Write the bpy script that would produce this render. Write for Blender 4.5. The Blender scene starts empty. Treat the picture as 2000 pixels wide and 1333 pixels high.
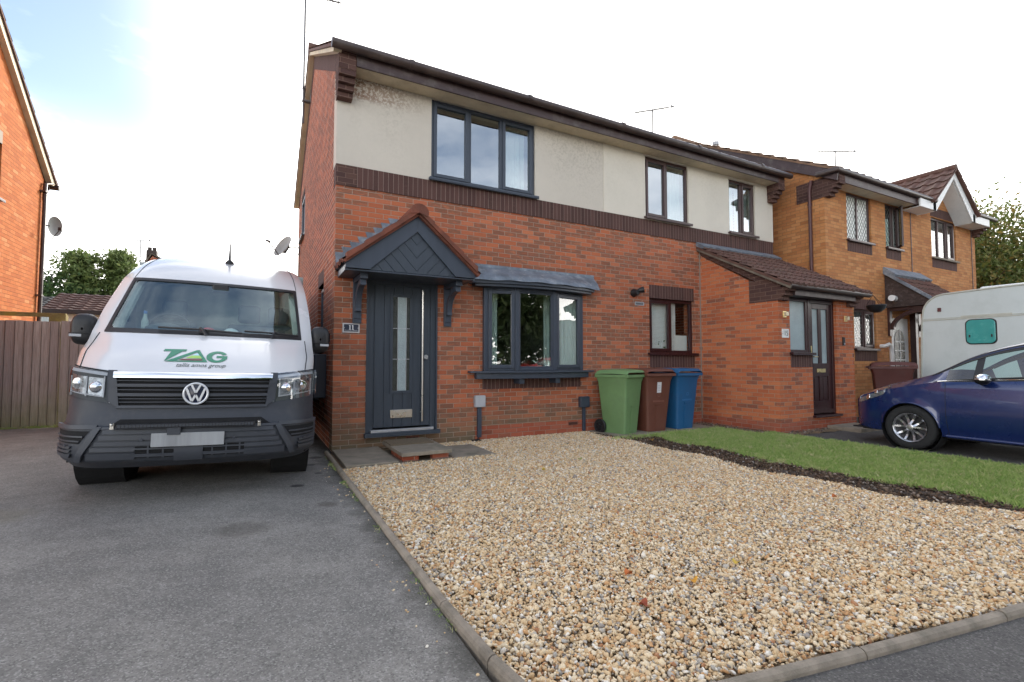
import bpy, bmesh, math, random
import numpy as np
from mathutils import Vector, Matrix
random.seed(7); RNG = np.random.default_rng(11)
S = bpy.context.scene
COL = S.collection
rad = math.radians

# ------------------------------------------------------------------ helpers
def wloc(o):
    p = Vector((0, 0, 0))
    while o is not None:
        p += o.location; o = o.parent
    return p

def tag(o, label=None, cat=None, group=None, kind=None):
    if label: o['label'] = label
    if cat: o['category'] = cat
    if group: o['group'] = group
    if kind: o['kind'] = kind
    return o

def thing(name, label, cat, loc=(0, 0, 0), group=None):
    o = bpy.data.objects.new(name, None); COL.objects.link(o)
    o.empty_display_size = .2; o.location = loc
    return tag(o, label, cat, group)

class MB:
    """collects shapes into one mesh; self.m = current material slot"""
    def __init__(s): s.v = []; s.f = []; s.mi = []; s.m = 0
    def add(s, vs, fs):
        n = len(s.v); s.v += [tuple(p) for p in vs]
        for f in fs: s.f.append(tuple(i + n for i in f)); s.mi.append(s.m)
        return s
    def box(s, a, b):
        x0, y0, z0 = [min(p, q) for p, q in zip(a, b)]; x1, y1, z1 = [max(p, q) for p, q in zip(a, b)]
        return s.add([(x0,y0,z0),(x1,y0,z0),(x1,y1,z0),(x0,y1,z0),(x0,y0,z1),(x1,y0,z1),(x1,y1,z1),(x0,y1,z1)],
                     [(0,3,2,1),(4,5,6,7),(0,1,5,4),(1,2,6,5),(2,3,7,6),(3,0,4,7)])
    def fbox(s, fn, u0, u1, v0, v1, w0, w1):
        P = [fn(u, v, w) for w in (w0, w1) for v in (v0, v1) for u in (u0, u1)]
        return s.add(P, [(0,1,3,2),(4,6,7,5),(0,4,5,1),(2,3,7,6),(0,2,6,4),(1,5,7,3)])
    def poly(s, pts): return s.add(pts, [tuple(range(len(pts)))])
    def prism(s, fn, pts, w0, w1):
        n = len(pts)
        P = [fn(u, v, w0) for u, v in pts] + [fn(u, v, w1) for u, v in pts]
        F = [tuple(range(n)), tuple(range(2*n-1, n-1, -1))] + [(i, (i+1) % n, n+(i+1) % n, n+i) for i in range(n)]
        return s.add(P, F)
    def bar(s, a, b, w, h, upv=(0, 0, 1)):
        a = Vector(a); b = Vector(b); d = (b-a).normalized(); u = Vector(upv)
        r = d.cross(u)
        if r.length < 1e-4: r = d.cross(Vector((1, 0, 0)))
        r.normalize(); u = r.cross(d).normalized(); r = r*w/2; u = u*h/2
        P = [a-r-u, a+r-u, a+r+u, a-r+u, b-r-u, b+r-u, b+r+u, b-r+u]
        return s.add(P, [(0,3,2,1),(4,5,6,7),(0,1,5,4),(1,2,6,5),(2,3,7,6),(3,0,4,7)])
    def tube(s, pts, r, n=8, caps=True):
        pts = [Vector(p) for p in pts]; rs = r if isinstance(r, (list, tuple)) else [r]*len(pts)
        rings = []
        ref = None
        for i, p in enumerate(pts):
            d = (pts[min(i+1, len(pts)-1)] - pts[max(i-1, 0)]).normalized()
            if ref is None:
                ref = Vector((0, 0, 1)) if abs(d.z) < .9 else Vector((1, 0, 0))
            a = (ref - d*ref.dot(d)).normalized(); b = d.cross(a); ref = a
            rings.append([p + (a*math.cos(t) + b*math.sin(t))*rs[i] for t in [2*math.pi*k/n for k in range(n)]])
        V = [q for R_ in rings for q in R_]; F = []
        for i in range(len(pts)-1):
            for k in range(n): F.append((i*n+k, i*n+(k+1) % n, (i+1)*n+(k+1) % n, (i+1)*n+k))
        if caps: F.append(tuple(range(n-1, -1, -1))); F.append(tuple((len(pts)-1)*n+k for k in range(n)))
        return s.add(V, F)
    def lathe(s, c, axis, prof, n=24):
        """prof: list of (dist along axis, radius)"""
        c = Vector(c); d = Vector(axis).normalized()
        a = d.orthogonal().normalized(); b = d.cross(a)
        V = []; F = []
        for (h, r) in prof:
            for k in range(n):
                t = 2*math.pi*k/n; V.append(c + d*h + (a*math.cos(t)+b*math.sin(t))*max(r, 1e-4))
        for i in range(len(prof)-1):
            for k in range(n): F.append((i*n+k, i*n+(k+1) % n, (i+1)*n+(k+1) % n, (i+1)*n+k))
        return s.add(V, F)
    def grid(s, fn, us, vs, keep=None, mat=None):
        V = [fn(u, v) for v in vs for u in us]; nu = len(us); n = len(s.v); s.v += [tuple(p) for p in V]
        for j in range(len(vs)-1):
            for i in range(nu-1):
                if keep and not keep(i, j): continue
                s.f.append((n+j*nu+i, n+j*nu+i+1, n+(j+1)*nu+i+1, n+(j+1)*nu+i))
                s.mi.append(mat(i, j) if mat else s.m)
        return s
    def build(s, name, mats, parent=None, smooth=None, bevel=0, recalc=True, weld=False, seg=2):
        me = bpy.data.meshes.new(name)
        off = wloc(parent) if parent is not None else Vector((0, 0, 0))
        me.from_pydata([(p[0]-off.x, p[1]-off.y, p[2]-off.z) for p in s.v], [], s.f)
        if not isinstance(mats, (list, tuple)): mats = [mats]
        for m in mats: me.materials.append(m)
        me.polygons.foreach_set('material_index', s.mi)
        if recalc or weld:
            bm = bmesh.new(); bm.from_mesh(me)
            if weld: bmesh.ops.remove_doubles(bm, verts=bm.verts, dist=1e-4)
            if recalc: bmesh.ops.recalc_face_normals(bm, faces=bm.faces)
            bm.to_mesh(me); bm.free()
        if smooth:
            me.polygons.foreach_set('use_smooth', [True]*len(me.polygons))
            me.set_sharp_from_angle(angle=rad(smooth))
        me.update()
        o = bpy.data.objects.new(name, me); COL.objects.link(o)
        if parent is not None: o.parent = parent
        if bevel:
            b = o.modifiers.new('edge', 'BEVEL'); b.width = bevel; b.segments = seg; b.limit_method = 'ANGLE'; b.angle_limit = rad(40)
        return o

def FY(y0): return lambda u, v, w: (u, y0+w, v)        # wall facing -Y
def FX(x0): return lambda u, v, w: (x0+w, u, v)        # wall facing -X
def FXp(x0): return lambda u, v, w: (x0-w, u, v)       # wall facing +X

def wall(mb, fn, u0, u1, v0, v1, holes=(), d=.22):
    us = sorted({u0, u1, *[h[0] for h in holes], *[h[1] for h in holes]})
    vs = sorted({v0, v1, *[h[2] for h in holes], *[h[3] for h in holes]})
    us = [u for u in us if u0 <= u <= u1]; vs = [v for v in vs if v0 <= v <= v1]
    def inh(u, v): return any(h[0] < u < h[1] and h[2] < v < h[3] for h in holes)
    solid = {}
    for i in range(len(us)-1):
        for j in range(len(vs)-1):
            solid[i, j] = not inh((us[i]+us[i+1])/2, (vs[j]+vs[j+1])/2)
    for (i, j), sd in solid.items():
        if not sd: continue
        a, b, c, e = us[i], us[i+1], vs[j], vs[j+1]
        mb.poly([fn(a,c,0), fn(b,c,0), fn(b,e,0), fn(a,e,0)]); mb.poly([fn(a,c,d), fn(a,e,d), fn(b,e,d), fn(b,c,d)])
        if not solid.get((i-1, j)): mb.poly([fn(a,c,0), fn(a,e,0), fn(a,e,d), fn(a,c,d)])
        if not solid.get((i+1, j)): mb.poly([fn(b,c,0), fn(b,c,d), fn(b,e,d), fn(b,e,0)])
        if not solid.get((i, j-1)): mb.poly([fn(a,c,0), fn(a,c,d), fn(b,c,d), fn(b,c,0)])
        if not solid.get((i, j+1)): mb.poly([fn(a,e,0), fn(b,e,0), fn(b,e,d), fn(a,e,d)])
    return mb

def gable(mb, fn, pts, d=.22): return mb.prism(fn, pts, 0, d)

def tiles(mb, O, U, V, W_, L_, tw=.3, tl=.3, amp=.022, th=.028, spt=10, rough=.004, prof='roman'):
    """real tiled slope: O eave corner, U along the eave, V up the slope"""
    O = Vector(O); U = Vector(U).normalized(); V = Vector(V).normalized(); N = U.cross(V).normalized()
    if N.z < 0: N = -N
    nt = max(1, round(W_/tw)); tw = W_/nt; nc = max(1, round(L_/tl)); tl = L_/nc
    us = [i*tw/spt for i in range(nt*spt+1)]
    def h(u):
        p = (u/tw) % 1
        if prof == 'roman': return amp*max(0, math.sin(2*math.pi*p))**.8 + .15*amp*math.cos(2*math.pi*p)
        return amp*(.5+.5*math.cos(2*math.pi*p))
    rows = []
    rj = [[random.uniform(-rough, rough) for _ in range(nt+1)] for _ in range(nc)]
    for j in range(nc):
        for (v, z) in ((j*tl, -.004 if j else -th*.6), (j*tl, th), ((j+1)*tl, .0)):
            rows.append([O + U*u + V*(v + rj[j][int(u/tw-1e-6)]) + N*(h(u) + z) for u in us])
    nu = len(us); base = len(mb.v); mb.v += [tuple(p) for r in rows for p in r]
    for j in range(len(rows)-1):
        for i in range(nu-1):
            mb.f.append((base+j*nu+i, base+j*nu+i+1, base+(j+1)*nu+i+1, base+(j+1)*nu+i)); mb.mi.append(mb.m)
    # underside board and verge edges
    e = .035
    a, b, c, d_ = O-N*e, O+U*W_-N*e, O+U*W_+V*L_-N*e, O+V*L_-N*e
    mb.poly([a, b, c, d_])
    for P, Q, hh in ((O, O+V*L_, h(0)), (O+U*W_, O+U*W_+V*L_, h(W_))):
        mb.poly([P-N*e, P+N*(hh), Q+N*(hh), Q-N*e])
    return mb

# ------------------------------------------------------------------ materials
MATS = {}
class NT:
    def __init__(s, name):
        s.m = bpy.data.materials.new(name); s.m.use_nodes = True; s.t = s.m.node_tree; s.n = s.t.nodes; s.l = s.t.links
        s.b = s.n['Principled BSDF']; s.out = s.n['Material Output']
    def node(s, k, **kw):
        n = s.n.new(k)
        for a, b in kw.items(): setattr(n, a, b)
        return n
    def link(s, a, b): s.l.new(a, b)
    def math(s, op, a, b=None, c=None, clamp=False):
        n = s.n.new('ShaderNodeMath'); n.operation = op; n.use_clamp = clamp
        for i, x in enumerate((a, b, c)):
            if x is None: continue
            if isinstance(x, (int, float)): n.inputs[i].default_value = x
            else: s.l.new(x, n.inputs[i])
        return n.outputs[0]
    def mix(s, f, a, b, mode='MIX'):
        n = s.n.new('ShaderNodeMix'); n.data_type = 'RGBA'; n.blend_type = mode
        for sock, x in ((n.inputs[0], f), (n.inputs[6], a), (n.inputs[7], b)):
            if isinstance(x, (int, float)): sock.default_value = x
            elif isinstance(x, tuple): sock.default_value = (*x, 1) if len(x) == 3 else x
            else: s.l.new(x, sock)
        return n.outputs[2]
    def noise(s, scale, detail=4, rough=.6, coord='Object', vec=None, sc=None):
        n = s.n.new('ShaderNodeTexNoise'); n.inputs['Scale'].default_value = scale
        n.inputs['Detail'].default_value = detail; n.inputs['Roughness'].default_value = rough
        if vec is None:
            tc = s.n.new('ShaderNodeTexCoord'); vec = tc.outputs[coord]
        if sc:
            mp = s.n.new('ShaderNodeMapping'); mp.inputs['Scale'].default_value = sc; s.l.new(vec, mp.inputs[0]); vec = mp.outputs[0]
        s.l.new(vec, n.inputs['Vector']); return n.outputs[0]
    def ramp(s, f, stops, interp='LINEAR'):
        n = s.n.new('ShaderNodeValToRGB'); n.color_ramp.interpolation = interp; e = n.color_ramp.elements
        while len(e) > 1: e.remove(e[-1])
        e[0].position = stops[0][0]; e[0].color = (*stops[0][1], 1)
        for p, c in stops[1:]:
            x = e.new(p); x.color = (*c, 1)
        s.l.new(f, n.inputs[0]); return n.outputs[0]
    def mr(s, v, a, b, c=0., d=1.):
        n = s.n.new('ShaderNodeMapRange'); s.l.new(v, n.inputs[0])
        for i, x in enumerate((a, b, c, d)): n.inputs[i+1].default_value = x
        return n.outputs[0]
    def bump(s, h, dist=.01, strength=1., inv=False):
        n = s.n.new('ShaderNodeBump'); n.inputs['Distance'].default_value = dist; n.inputs['Strength'].default_value = strength
        n.invert = inv; s.l.new(h, n.inputs['Height']); s.l.new(n.outputs[0], s.b.inputs['Normal']); return n
    def col(s, c):
        if isinstance(c, tuple): s.b.inputs['Base Color'].default_value = (*c, 1)
        else: s.l.new(c, s.b.inputs['Base Color'])
    def rough(s, r):
        if isinstance(r, (int, float)): s.b.inputs['Roughness'].default_value = r
        else: s.l.new(r, s.b.inputs['Roughness'])

def mat(name, c, rough=.6, metal=0., var=.12, vs=6., bump=0., bs=60., coat=0., spec=.5, sc=None, dirt=None):
    t = NT(name)
    n = t.noise(vs, 5, .6, sc=sc)
    lo = tuple(x*(1-var) for x in c); hi = tuple(min(1, x*(1+var)) for x in c)
    k = t.ramp(n, [(.3, lo), (.7, hi)])
    if dirt:
        dn = t.noise(dirt[1], 6, .7); k = t.mix(t.mr(dn, .5, .75, 0, dirt[2]), k, dirt[0])
    t.col(k); t.rough(t.mr(n, .3, .7, max(0, rough-.06), min(1, rough+.06)))
    t.b.inputs['Metallic'].default_value = metal; t.b.inputs['Specular IOR Level'].default_value = spec
    if coat: t.b.inputs['Coat Weight'].default_value = coat; t.b.inputs['Coat Roughness'].default_value = .04
    if bump: t.bump(t.noise(bs, 4, .6, sc=sc), bump)
    MATS[name] = t.m
    return t.m

def brick(name, stops, mortar=(.46, .37, .30), L=.2155, H=.0718, soldier=False, dark=(.10, .055, .04), darkp=.35, patch=.6, stain=None, mw=.009, wall_noise=.15):
    t = NT(name)
    tc = t.node('ShaderNodeTexCoord'); sp = t.node('ShaderNodeSeparateXYZ'); t.link(tc.outputs['Object'], sp.inputs[0])
    u = t.math('ADD', sp.outputs[0], sp.outputs[1]); v = sp.outputs[2]
    u = t.math('ADD', u, 50.); v = t.math('ADD', v, 10.)
    if soldier: L, H = H, 50.; 
    vr = t.math('DIVIDE', v, H); row = t.math('FLOOR', vr); fv = t.math('SUBTRACT', vr, row)
    if soldier: ur = t.math('DIVIDE', u, L)
    else: ur = t.math('ADD', t.math('DIVIDE', u, L), t.math('MULTIPLY', t.math('MODULO', row, 2), .5))
    cl = t.math('FLOOR', ur); fu = t.math('SUBTRACT', ur, cl)
    cb = t.node('ShaderNodeCombineXYZ'); t.link(cl, cb.inputs[0]); t.link(row, cb.inputs[1])
    wn = t.node('ShaderNodeTexWhiteNoise', noise_dimensions='2D'); t.link(cb.outputs[0], wn.inputs['Vector'])
    cb2 = t.node('ShaderNodeCombineXYZ'); t.link(t.math('ADD', cl, 37.3), cb2.inputs[0]); t.link(row, cb2.inputs[1])
    wn2 = t.node('ShaderNodeTexWhiteNoise', noise_dimensions='2D'); t.link(cb2.outputs[0], wn2.inputs['Vector'])
    base = t.ramp(wn.outputs[0], stops)
    # dark kiln marks on some bricks, broken up inside each brick
    uv = t.node('ShaderNodeCombineXYZ'); t.link(t.math('ADD', u, t.math('MULTIPLY', wn.outputs[0], 30.)), uv.inputs[0]); t.link(v, uv.inputs[1])
    nz = t.noise(9., 4, .65, vec=uv.outputs[0], sc=(1., 3.2, 1.))
    isd = t.mr(wn2.outputs[0], darkp+.04, darkp-.04)
    dk = t.math('MULTIPLY', isd, t.mr(nz, .32, .52, 0, patch))
    c = t.mix(dk, base, dark)
    fine = t.noise(70., 4, .7, vec=uv.outputs[0]); c = t.mix(t.mr(fine, .35, .7, 0, .35), c, tuple(x*.55 for x in stops[0][1]))
    big = t.noise(1.3, 3, .6, vec=tc.outputs['Object']); c = t.mix(t.mr(big, .4, .7, 0, wall_noise), c, tuple(x*.6 for x in dark))
    if stain:  # (z0, z1, colour): rising damp / algae, a mark on the wall itself
        sn = t.noise(3., 5, .7, vec=tc.outputs['Object'])
        zz = t.math('ADD', sp.outputs[2], t.math('MULTIPLY', sn, -.5))
        c = t.mix(t.mr(zz, stain[0], stain[1], stain[3], 0), c, stain[2])
    if not soldier:
        mv = t.math('MINIMUM', t.math('DIVIDE', fv, mw/H), 1.); 
    else: mv = None
    mu = t.math('MINIMUM', t.math('DIVIDE', fu, mw/L), 1.)
    mk = t.math('MINIMUM', mu, mv) if mv is not None else mu
    mk = t.mr(mk, .55, .95)
    c = t.mix(mk, mortar, c)
    t.col(c); t.rough(.88); t.b.inputs['Specular IOR Level'].default_value = .25
    hgt = t.math('ADD', mk, t.math('MULTIPLY', fine, .35))
    t.bump(hgt, .006)
    MATS[name] = t.m; return t.m

def glass(name, tint=(.82, .9, .88), refl=.22, ior=1.6, rough=0., glossc=(1, 1, 1)):
    t = NT(name)
    tr = t.node('ShaderNodeBsdfTransparent'); tr.inputs[0].default_value = (*tint, 1)
    gl = t.node('ShaderNodeBsdfGlossy'); gl.inputs['Roughness'].default_value = rough; gl.inputs[0].default_value = (*glossc, 1)
    fr = t.node('ShaderNodeFresnel'); fr.inputs[0].default_value = ior
    f = t.math('ADD', fr.outputs[0], refl, clamp=True)
    geo = t.node('ShaderNodeNewGeometry'); f = t.math('MULTIPLY', f, t.math('SUBTRACT', 1., geo.outputs['Backfacing']))   # the far face of a pane adds no second mirror
    mx = t.node('ShaderNodeMixShader'); t.link(f, mx.inputs[0]); t.link(tr.outputs[0], mx.inputs[1]); t.link(gl.outputs[0], mx.inputs[2])
    # panes are never optically flat
    wv = t.noise(1.6, 2, .5); bp = t.node('ShaderNodeBump'); bp.inputs['Distance'].default_value = .0025; t.link(wv, bp.inputs['Height']); t.link(bp.outputs[0], gl.inputs['Normal'])
    t.link(mx.outputs[0], t.out.inputs[0]); t.n.remove(t.b)
    MATS[name] = t.m; return t.m

M_BRICK = brick('red_multi_brick', [(0, (.40,.115,.055)), (.35, (.54,.165,.075)), (.7, (.47,.15,.08)), (1, (.58,.20,.095))], darkp=.52, patch=.72, dark=(.165,.10,.07), stain=(-.05, .45, (.13, .12, .075), .8))
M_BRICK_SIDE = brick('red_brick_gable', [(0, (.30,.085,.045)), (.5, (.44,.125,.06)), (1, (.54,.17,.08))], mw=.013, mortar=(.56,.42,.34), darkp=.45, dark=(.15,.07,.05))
M_BRICK_PORCH = brick('porch_brick', [(0, (.45,.125,.055)), (.5, (.58,.17,.07)), (1, (.62,.21,.09))], mortar=(.46,.36,.28), darkp=.14, dark=(.22,.10,.07), patch=.9)
M_ENG = brick('smooth_red_plinth_brick', [(0, (.35,.085,.045)), (.6, (.43,.12,.065)), (1, (.38,.13,.08))], mortar=(.40,.28,.22), darkp=.05)
M_BROWN = brick('brown_soldier_brick', [(0, (.085,.045,.04)), (1, (.125,.065,.055))], mortar=(.26,.18,.15), soldier=True, darkp=.1, dark=(.06,.035,.03))
M_BROWN_H = brick('brown_brick', [(0, (.085,.045,.04)), (1, (.13,.07,.055))], mortar=(.24,.15,.12), darkp=.1, dark=(.06,.035,.03))
M_BUFF = brick('buff_brick', [(0, (.48,.19,.075)), (.4, (.60,.26,.095)), (.7, (.66,.32,.13)), (1, (.56,.24,.09))], mortar=(.27,.17,.09), darkp=.12, dark=(.36,.15,.06), mw=.008)
M_ORANGE = brick('orange_brick', [(0, (.42,.115,.03)), (.5, (.52,.155,.04)), (.9, (.56,.19,.06)), (1, (.62,.27,.11))], mortar=(.42,.17,.075), darkp=.05, dark=(.4,.14,.06))
M_NAVY = mat('anthracite_upvc', (.048,.060,.083), .38, var=.10, vs=12, bump=.0006, bs=140, sc=(1,1,.1), spec=.45)
M_NAVYD = mat('anthracite_door_skin', (.040,.052,.070), .45, var=.12, vs=8, bump=.0012, bs=45, sc=(3,3,.25))
M_BROWNP = mat('brown_painted_timber', (.060,.036,.036), .5, var=.25, vs=3, bump=.001, bs=50, sc=(.3,1,1), dirt=((.16,.14,.12), 5, .6))
M_BROWNU = mat('brown_upvc', (.060,.030,.028), .35, var=.1)
M_MAHOG = mat('mahogany_upvc', (.035,.010,.012), .32, var=.25, vs=20, sc=(4,4,.5))
M_GUT = mat('brown_gutter_plastic', (.055,.036,.032), .38, var=.2, vs=2, dirt=((.13,.10,.08), 4, .5))
M_CREAMP = mat('cream_soffit_paint', (.60,.51,.36), .7, var=.12, vs=2.5, dirt=((.30,.24,.15), 4, .5))
M_WHITEP = mat('white_paint', (.78,.78,.76), .45, var=.05)
M_LEAD = mat('lead_flashing', (.17,.20,.24), .55, metal=.25, var=.35, vs=5, bump=.004, bs=14, dirt=((.42,.44,.46), 7, .8))
M_TILE = mat('brown_roof_tile', (.12,.058,.044), .85, var=.35, vs=4, bump=.003, bs=90, dirt=((.17,.13,.09), 6, .6))
M_TILER = mat('red_brown_roof_tile', (.17,.052,.03), .8, var=.4, vs=5, bump=.003, bs=80, dirt=((.09,.05,.035), 7, .7))
M_STEEL = mat('brushed_steel', (.62,.60,.56), .3, metal=1., var=.04, vs=8)
M_BRASS = mat('brass', (.72,.58,.30), .3, metal=1., var=.15)
M_SILVER = mat('silver_sill', (.55,.56,.58), .35, metal=.7, var=.1)
M_BLACK = mat('black_plastic', (.012,.012,.014), .45, var=.2)
M_DARK = mat('dark_void', (.006,.006,.007), .9, var=.1)
M_GREYB = mat('grey_plastic', (.42,.43,.45), .5, var=.06)
M_CONC = mat('concrete_slab', (.26,.22,.17), .9, var=.22, vs=5, bump=.003, bs=70, dirt=((.08,.085,.05), 3.5, .75))
M_KERB = mat('concrete_edging', (.27,.225,.175), .92, var=.22, vs=9, bump=.003, bs=90, dirt=((.07,.065,.045), 6, .7))
M_MAT = mat('door_mat', (.16,.12,.075), .95, var=.3, vs=60, bump=.004, bs=240)
M_GLASSK = None
M_CURT = mat('curtain_cloth', (.72,.74,.72), .9, var=.08, vs=3)
M_NET = mat('pale_blind', (.74,.74,.72), .9, var=.05)
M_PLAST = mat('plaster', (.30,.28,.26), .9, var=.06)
M_ALU = mat('aluminium_aerial', (.13,.13,.135), .5, metal=.3, var=.1)
M_DISH = mat('dish_grey', (.33,.34,.32), .5, var=.12, dirt=((.2,.2,.15), 5, .5))
M_GLASS = glass('window_glass', refl=.30, ior=1.75, glossc=(.93,.97,1))
M_GLASSL = glass('lower_window_glass', refl=.14, ior=1.6, tint=(.85,.92,.9))
M_GLASSK = glass('kitchen_glass', refl=.02, ior=1.45, tint=(.92,.95,.94))
M_OBSC = mat('obscure_glass', (.33,.40,.41), .18, var=.12, vs=3, bump=.006, bs=60)
M_OBSCD = mat('obscure_dark_glass', (.03,.035,.03), .12, var=.5, vs=10, bump=.006, bs=70)

def render_mat(name, c, dirtc, amt, top=None):
    t = NT(name)
    n1 = t.noise(1.1, 5, .65); n2 = t.noise(26, 5, .75); n3 = t.noise(140, 3, .6)
    k = t.mix(t.mr(n1, .4, .65, 0, .5), c, tuple(x*.86 for x in c))
    tc = t.node('ShaderNodeTexCoord'); sp = t.node('ShaderNodeSeparateXYZ'); t.link(tc.outputs['Object'], sp.inputs[0])
    # black algae speckle washed down from under the soffit
    zf = t.mr(sp.outputs[2], 3.9, 5.15, .0, 1.)
    big = t.noise(1.0, 3, .6, sc=(.8, 1, .35))
    msk = t.math('MULTIPLY', t.math('MULTIPLY', zf, t.mr(big, .38, .6)), t.mr(n2, .46, .62, 0, amt))
    k = t.mix(msk, k, dirtc)
    if top:
        msk2 = t.math('MULTIPLY', t.mr(sp.outputs[2], 4.97, 5.06, 0, 1), t.math('MULTIPLY', t.mr(sp.outputs[0], 1.3, .1, 0, 1), t.mr(n2, .45, .5, 0, .9)))
        k = t.mix(msk2, k, top)
    t.col(k); t.rough(.95); t.bump(n3, .004)
    MATS[name] = t.m; return t.m
M_REN1 = render_mat('grey_roughcast_render', (.62,.565,.485), (.32,.285,.225), .5, top=(.19,.07,.025))
M_REN2 = render_mat('cream_painted_render', (.73,.675,.575), (.48,.42,.33), .3)
# ------------------------------------------------------------------ windows
def window(parent, fn, u0, u1, v0, v1, lights, fm, gm, w0=.05, fw=.055, sw=.04, name='window', sill=None, sillm=None, vent=False, label=None):
    """lights: list of (frac0, frac1, opening)"""
    m = MB(); fd = .07
    m.fbox(fn, u0, u0+fw, v0, v1, w0, w0+fd); m.fbox(fn, u1-fw, u1, v0, v1, w0, w0+fd)
    m.fbox(fn, u0+fw, u1-fw, v0, v0+fw, w0, w0+fd); m.fbox(fn, u0+fw, u1-fw, v1-fw, v1, w0, w0+fd)
    iu0, iu1 = u0+fw, u1-fw; iv0, iv1 = v0+fw, v1-fw; W = iu1-iu0
    edges = sorted({round(l[k], 4) for l in lights for k in (0, 1)} - {0, 1})
    for e in edges: m.fbox(fn, iu0+W*e-.03, iu0+W*e+.03, iv0, iv1, w0+.001, w0+fd)
    panes = []
    for a, b, op in lights:
        a_ = iu0+W*a+(.03 if a > 0 else 0); b_ = iu0+W*b-(.03 if b < 1 else 0)
        if op:
            x0, x1, y0, y1 = a_-.012, b_+.012, iv0-.012, iv1+.012; g0 = w0-.018
            m.fbox(fn, x0, x0+sw+.012, y0, y1, g0, w0+.04); m.fbox(fn, x1-sw-.012, x1, y0, y1, g0, w0+.04)
            m.fbox(fn, x0+sw+.012, x1-sw-.012, y0, y0+sw+.012, g0, w0+.04); m.fbox(fn, x0+sw+.012, x1-sw-.012, y1-sw-.012, y1, g0, w0+.04)
            if vent: m.fbox(fn, x0+.07, x1-.07, y1+.004, y1+.024, w0-.02, w0)
            panes.append((a_+sw, b_-sw, iv0+sw, iv1-sw, w0+.022))
        else: panes.append((a_, b_, iv0, iv1, w0+.03))
    fr = m.build(name, fm, parent, bevel=.006)
    if label: fr['label'] = label
    for p in panes:
        g = MB(); g.fbox(fn, p[0]-.004, p[1]+.004, p[2]-.004, p[3]+.004, p[4], p[4]+.006); g.build('pane', gm, fr)
    if sill:
        s_ = MB(); s_.fbox(fn, u0-sill, u1+sill, v0-.03, v0+.004, -.07, w0+.03); s_.fbox(fn, u0-sill, u1+sill, v0-.045, v0-.0305, -.07, -.055)
        s_.build('sill', sillm or fm, fr, bevel=.004)
    return fr

def curtain(parent, pts, z0, z1, wave=.02, n=9, m=None, name='curtain'):
    g = MB(); (xa, ya), (xb, yb) = pts; k = 60
    L = math.hypot(xb-xa, yb-ya); nx, ny = -(yb-ya)/L, (xb-xa)/L
    def f(u, v):
        o = wave*math.sin(u*n*2*math.pi) + .3*wave*math.sin(u*n*4.7+v*2)
        return (xa+(xb-xa)*u+nx*o, ya+(yb-ya)*u+ny*o, z0+(z1-z0)*v)
    g.grid(f, [i/k for i in range(k+1)], [j/4 for j in range(5)]); return g.build(name, m or M_CURT, parent, smooth=60, recalc=False)

def bracket_shape(m, x0, x1, y_out, zt, zb):
    """timber gallows bracket: wall post, top arm and curved brace; y_out < 0"""
    m.box((x0, -.035, zb), (x1, 0, zt)); m.box((x0+.012, -.05, zb+.06), (x1-.012, -.035, zt-.3))
    m.box((x0+.01, y_out, zt-.07), (x1-.01, -.035, zt-.002))
    pts = []
    for i in range(13):
        t = i/12; a = t*math.pi/2
        pts.append((y_out*.82*(1-math.cos(a)) - .03, zb+.16+(zt-.06-zb-.16)*math.sin(a)))
    inner = [(y+(-.05 if True else 0)*(1-i/12) - .0, z-.085*(i/12)) for i, (y, z) in enumerate(pts)]
    outl = pts + [(p[0]-.0, p[1]) for p in reversed([(y-.065*(1-i/12)-.02, z-.09*(i/12)+.0) for i, (y, z) in enumerate(pts)])]
    m.prism(lambda u, v, w: (x0+.02+w, u, v), outl, 0, x1-x0-.04)

def lined(m, fn, x0, x1, z0, z1, w0, w1, pw, gap=.005):
    n = max(1, round((x1-x0)/pw)); p = (x1-x0)/n
    for i in range(n): m.fbox(fn, x0+i*p+gap/2, x0+(i+1)*p-gap/2, z0, z1, w0, w1)

# ------------------------------------------------------------------ the brick semi-detached house
HX = 9.42
H = thing('semi_detached_house', 'two storey red brick semi with render panels upstairs, bay window, canopy and tiled porch', 'house', (0, 0, -.2))
f0 = FY(0)
door_h = (.452, 1.44, .10, 2.30); bay_h = (2.24, 4.06, 1.0, 2.30); kit_h = (5.67, 6.86, 1.295, 2.345)
w = MB(); wall(w, f0, 0, HX, .13, 3.55, [door_h, bay_h, kit_h], .26)
w.build('wall', M_BRICK, H, recalc=False)
w = MB(); wall(w, FY(-.001), 0, 2.08, -.35, .13, [(door_h[0], door_h[1], .10, .6)], .26); w.build('plinth', M_BRICK, H, recalc=False)
w = MB(); wall(w, FY(-.004), 2.08, HX, -.35, .13, [], .26); pp = w.build('plinth', M_ENG, H, recalc=False); pp['label'] = 'smooth red brick plinth'
# side gable wall, rear and far wall
sw1 = (5.05, 5.95, 4.05, 5.05); sw2 = (1.2, 1.95, 1.30, 2.38)
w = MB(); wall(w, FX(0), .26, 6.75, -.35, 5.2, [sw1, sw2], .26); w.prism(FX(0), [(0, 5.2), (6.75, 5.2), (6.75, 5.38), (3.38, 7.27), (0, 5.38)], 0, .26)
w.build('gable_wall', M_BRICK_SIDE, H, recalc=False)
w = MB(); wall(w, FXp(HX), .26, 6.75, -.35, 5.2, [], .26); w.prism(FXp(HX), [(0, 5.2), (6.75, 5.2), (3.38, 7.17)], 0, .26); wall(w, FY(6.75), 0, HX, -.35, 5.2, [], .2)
w.build('rear_wall', M_BRICK_SIDE, H, recalc=False)
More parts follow.
